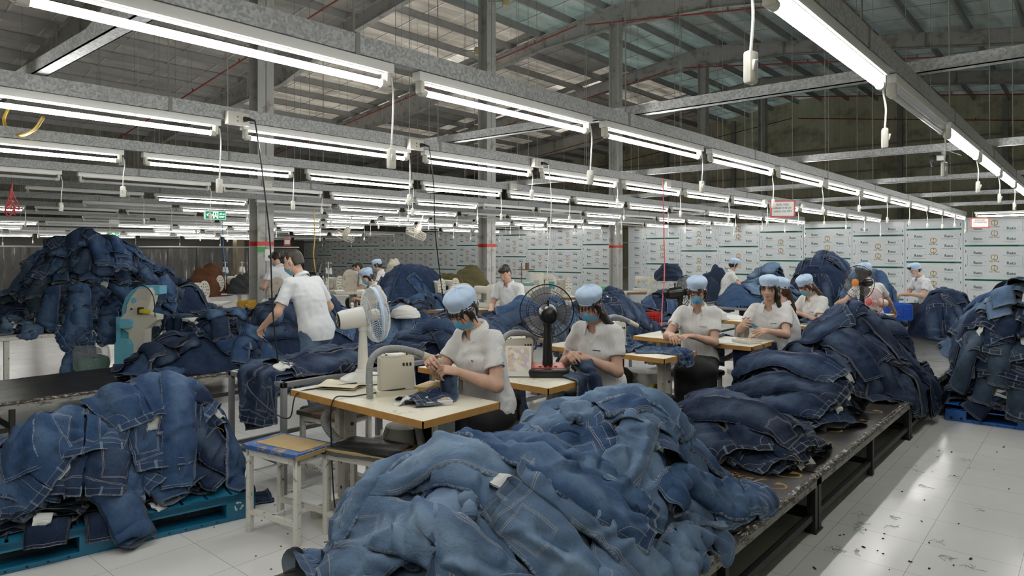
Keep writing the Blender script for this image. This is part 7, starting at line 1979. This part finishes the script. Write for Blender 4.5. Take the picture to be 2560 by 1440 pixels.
# ---------------- crates, boxes, sacks
def crate(p, yaw, w, d, h, col, label):
    t = thing('crate', label, 'crate', p, yaw, 'plastic crates'); m = mat('crate_%s' % label.split()[0], col, .4, 0, .08)
    for nm, (c0, ax, ln) in {'side_wall': ((0, -d/2), 0, w), 'side_wall_': ((0, d/2), 0, w), 'end_wall': ((-w/2, 0), 1, d), 'end_wall_': ((w/2, 0), 1, d)}.items():
        b = MB(); n = max(4, int(ln/.045))
        def bx(a, z0, z1, wd): 
            c = (c0[0]+a, c0[1]) if ax == 0 else (c0[0], c0[1]+a); b.box((c[0], c[1], (z0+z1)/2), (wd, .012, z1-z0) if ax == 0 else (.012, wd, z1-z0))
        for z0, z1 in ((0, .04), (h-.04, h)): bx(0, z0, z1, ln)
        for z in np.linspace(.04, h-.04, 5)[1:-1]: bx(0, z-.005, z+.005, ln)
        for k in range(n+1): bx(-ln/2+ln*k/n, .02, h-.02, .012 if k % n else .03)
        b.build(nm.rstrip('_'), m, t, smooth=0)
    b = MB(); b.box((0, 0, .006), (w, d, .012)); b.build('bottom', m, t, smooth=0); return t
crate(bd(1513, 10.3, .40), yv+.1, .42, .40, .30, (.03, .13, .60), 'blue plastic crate behind the second woman')
crate(bd(1515, 12.6, .76), yv, .30, .3, .16, (.04, .50, .08), 'green plastic crate above the blue crate')
crate(bd(1590, 8.2, .70), yv+.35, .42, .34, .17, (.55, .02, .02), 'red plastic crate with jeans left of the third woman')
crate(bd(2240, 10.4, .55), yv-.2, .32, .35, .24, (.02, .12, .55), 'blue plastic crate right of the woman with her back turned')
crate(bd(617, 10.5, .55), yv, .16, .3, .28, (.62, .36, .03), 'yellow plastic crate left of the beige belt guard')
t = thing('cardboard_box', 'open cardboard box left of the middle column', 'box', bd(1042, 12.3, ZB), yv); b = MB(); mb_ = mat('cardboard', (.50, .36, .20), .7, 0, .08)
b.box((0, 0, .09), (.34, .26, .18)); b.build('carton', mb_, t, smooth=0)
for s in (-1, 1): b = MB(); b.box((s*.22, 0, .20), (.14, .26, .005), rot=(0, s*-.45, 0)); b.build('flap', mb_, t, smooth=0)
def lumpy(name, p, r, m, label, cat, seed=1, amp=.18, group=None, n=28, flat=False):
    b = MB(); rg = np.random.RandomState(seed); A = []
    ph = rg.uniform(0, 6, (6, 3))
    for i in range(n+1):
        v = i/n*PI*.5; row = []
        for j in range(2*n+1):
            a = 2*PI*j/(2*n); d = np.array((math.cos(v)*math.cos(a), math.cos(v)*math.sin(a), math.sin(v)))
            w = sum(math.sin(d@np.array((7, 5, 9))*(1+.5*k)*math.cos(q_[0])+d[(k) % 3]*8*math.sin(q_[1])+q_[2])/(1+.4*k) for k, q_ in enumerate(ph))
            row.append(d*np.array(r)*(1+amp*.4*w))
        A.append(row)
    A = np.array(A); A[:, -1] = A[:, 0]; b.grid(A); o = b.build(name, m, smooth=180); o.location = p; tag(o, label, cat, group); return o
def cloth_mat(nm, c, v=.35): return mat(nm, c, .85, 0, v, 14.0, bump=.5, bscale=22)
M_blkc = cloth_mat('black_cloth', (.012, .012, .013)); M_oliv = cloth_mat('olive_cloth', (.10, .085, .03)); M_whtc = cloth_mat('white_cloth', (.68, .67, .64), .08); M_brnc = cloth_mat('brown_cloth', (.12, .045, .018)); M_gryc = cloth_mat('charcoal_cloth', (.035, .037, .042)); M_camo = cloth_mat('pale_printed_cloth', (.48, .45, .36))
for a in (('cloth_heap', bd(712, 15.0, .76), (.36, .3, .58), M_blkc, 'black garments heaped behind the left column', 'cloth', 1), ('cloth_heap', bd(1172, 15.2, .70), (.55, .3, .50), M_oliv, 'olive garments heaped just left of the middle column', 'cloth', 2), ('cloth_heap', bd(1125, 14.4, .70), (.35, .3, .40), M_oliv, 'dark olive garments heaped behind the slotted guards', 'cloth', 3),
          ('cloth_heap', bd(1150, 11.6, ZB), (.36, .2, .24), M_whtc, 'white cloth heaped on the long white table', 'cloth', 4), ('cloth_heap', bd(522, 13.4, .7), (.40, .3, .62), M_brnc, 'rust brown garments heaped behind the thread stands', 'cloth', 5), ('cloth_heap', bd(606, 13.4, ZB), (.27, .22, .34), M_gryc, 'charcoal garments slumped just left of the left column', 'cloth', 6),
          ('cloth_heap', bd(415, 10.6, ZB), (.22, .18, .14), M_whtc, 'white cloth on the table right of the tall far-left heap', 'cloth', 7), ('cloth_heap', bd(483, 10.9, ZB), (.22, .12, .13), M_blkc, 'black cloth lying on the white table', 'cloth', 8), ('cloth_heap', bd(440, 12.6, .75), (.26, .2, .32), M_blkc, 'black garments far back beside the clear curtain', 'cloth', 12), ('cloth_heap', bd(985, 12.5, .7), (.2, .2, .70), M_camo, 'pale printed cloth hung over a machine left of the cardboard box', 'cloth', 9),
          ('cloth_heap', bd(1015, 9.2, .70), (.20, .2, .16), M_whtc, 'white cloth draped at the end of a table behind the middle heap', 'cloth', 10), ('cloth_heap', bd(1775, 8.4, ZB), (.30, .2, .12), M_whtc, 'folded white cloth right behind the third woman', 'cloth', 11), ('cloth_heap', bd(1545, 12.0, ZB), (.18, .15, .10), cloth_mat('grey_rag', (.22, .22, .21)), 'grey rag on the crate behind the second woman', 'cloth', 13)):
    lumpy(*a, group='cloth heaps')
lumpy('plastic_sack', bd(1668, 13.2, .30), (.52, .4, .80), M_bagw, 'large clear plastic sack before the panel wall', 'sack', 14, .10)
lumpy('cloth_heap', bd(1672, 13.2, 1.02), (.30, .26, .32), cloth_mat('dark_denim_cloth', (.014, .028, .062)), 'dark garments heaped on top of the clear plastic sack', 'cloth', 18, group='cloth heaps')
lumpy('cloth_heap', bd(1790, 14.6, .3), (.4, .35, .92), cloth_mat('dark_denim_cloth', (.014, .028, .062)), 'dark garments heaped left of the woman with the white mask', 'cloth', 15, group='cloth heaps')
b = MB(); b.box((0, 0, .25), (.05, .06, .42), bev=.01); b.box((.10, 0, .42), (.26, .06, .06), rot=(0, .35, 0), bev=.01); o = b.build('chair_back', mat('red_chair', (.42, .02, .03), .4)); o.location = bd(1818, 14.2, .45); tag(o, 'red chair back behind the woman with the white mask', 'chair')
t = thing('trash_bag', 'plastic bag of green scraps standing beside the band saw', 'bag', (3.02, 9.55, 0), 0)
b = MB(); rg = np.random.RandomState(4)
def bagprof(P): return [[((r+.012*math.sin(a*7+z*20)+.008*math.sin(a*13))*math.cos(a), (r+.012*math.sin(a*7+z*20)+.008*math.sin(a*13))*math.sin(a), z) for a in np.linspace(0, 2*PI, 49)] for r, z in P]
b.grid(bagprof([(.05, 0), (.17, .005), (.205, .08), (.215, .18), (.20, .26), (.12, .29), (.01, .28)]), flip=False); b.build('scraps', mat('green_scraps', (.02, .20, .15), .6, 0, .3, 26, stain=((.5, .6, .55), .1, 40)), t, smooth=180)
b = MB(); b.grid(bagprof([(.17, .02), (.212, .08), (.222, .2), (.225, .3), (.225, .36), (.20, .41), (.21, .44), (.17, .43)])); b.build('bag_film', M_bagw, t, smooth=180)
# ---------------- clear curtains along the far left and what stands behind
cr = random.Random(6)
for i in range(11):
    x0 = 3.4+i*.82; w_ = .78; b = MB(); ph = cr.uniform(0, 6)
    A = [[(x0+w_*u+.01*math.sin(z*3+ph), 20.0+(.05*math.sin(u*22+ph)+.03*math.sin(u*47+ph*2)+.01*math.sin(z*9))*(.35+.65*(1.62-z)/1.62), z) for u in np.linspace(0, 1, 40)] for z in np.linspace(.02, 1.66+.03*math.sin(i), 8)]
    b.grid(A); o = b.build('plastic_curtain', M_curt, smooth=180)
    tag(o, 'clear plastic curtain strip, %s from the left at the far wall' % ORD[i], 'curtain', 'clear plastic curtain strips')
b = MB(); b.cyl((3.2, 20, 1.70), (12.5, 20, 1.70), .02, n=8); o = b.build('curtain_rail', M_wire); tag(o, 'thin rail the clear curtains hang from', 'rail')
for x, y in ((2.6, 21.5), (7.6, 24), (12.5, 24)):
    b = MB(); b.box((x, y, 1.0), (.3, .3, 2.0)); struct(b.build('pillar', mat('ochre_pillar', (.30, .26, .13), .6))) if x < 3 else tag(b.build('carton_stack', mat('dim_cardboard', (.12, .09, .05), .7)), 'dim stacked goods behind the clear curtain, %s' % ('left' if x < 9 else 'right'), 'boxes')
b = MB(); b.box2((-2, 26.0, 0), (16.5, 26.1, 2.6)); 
struct(b.build('wall_dark_zone', mat('dark_zone_sheet', (.030, .028, .024), .7, 0, .5, 1.5), smooth=0))  # added near-black sheet standing in for the dark depth behind the curtains
# ---------------- scraps on the floor along the aisle
sr = random.Random(9); b = MB(); b2 = MB()
for k in range(46):
    p = on_z(sr.uniform(2010, 2540), sr.uniform(1110, 1430), 0.0); a = sr.uniform(0, 6.28); s_ = sr.uniform(.004, .010)
    if p.y > 1.12: continue
    b.box((p.x, p.y, .003), (s_*sr.uniform(.8, 2), s_, .004), rot=(sr.uniform(-.4, .4), sr.uniform(-.4, .4), a))
for k in range(26):
    p = on_z(sr.uniform(2050, 2540), sr.uniform(1120, 1430), 0.0)
    if p.y > 1.1: continue
    for q_ in range(5):
        a = sr.uniform(0, 6.28); l = sr.uniform(.02, .07); b2.tube([(p.x, p.y, .003), (p.x+l*.5*math.cos(a), p.y+l*.5*math.sin(a), .008), (p.x+l*math.cos(a+.6), p.y+l*math.sin(a+.6), .002)], .0012, 4)
for k in range(30):
    p = on_z(sr.uniform(650, 1000), sr.uniform(1250, 1430), 0.0) if k < 12 else on_z(sr.uniform(250, 800), sr.uniform(1050, 1400), 0.0)
    b.box((p.x, p.y, .002), (.008, .006, .003), rot=(0, 0, sr.uniform(0, 3)))
tag(b.build('fabric_scrap', cloth_mat('dark_scrap', (.018, .022, .03)), smooth=0), 'dark fabric snippets scattered over the aisle floor', 'scraps', kind='stuff')
tag(b2.build('thread_lint', cloth_mat('pale_lint', (.40, .50, .56)), smooth=180), 'pale thread lint scattered over the aisle floor', 'lint', kind='stuff')
SC.view_settings.exposure = 1.30
print('JEANS', NJ)
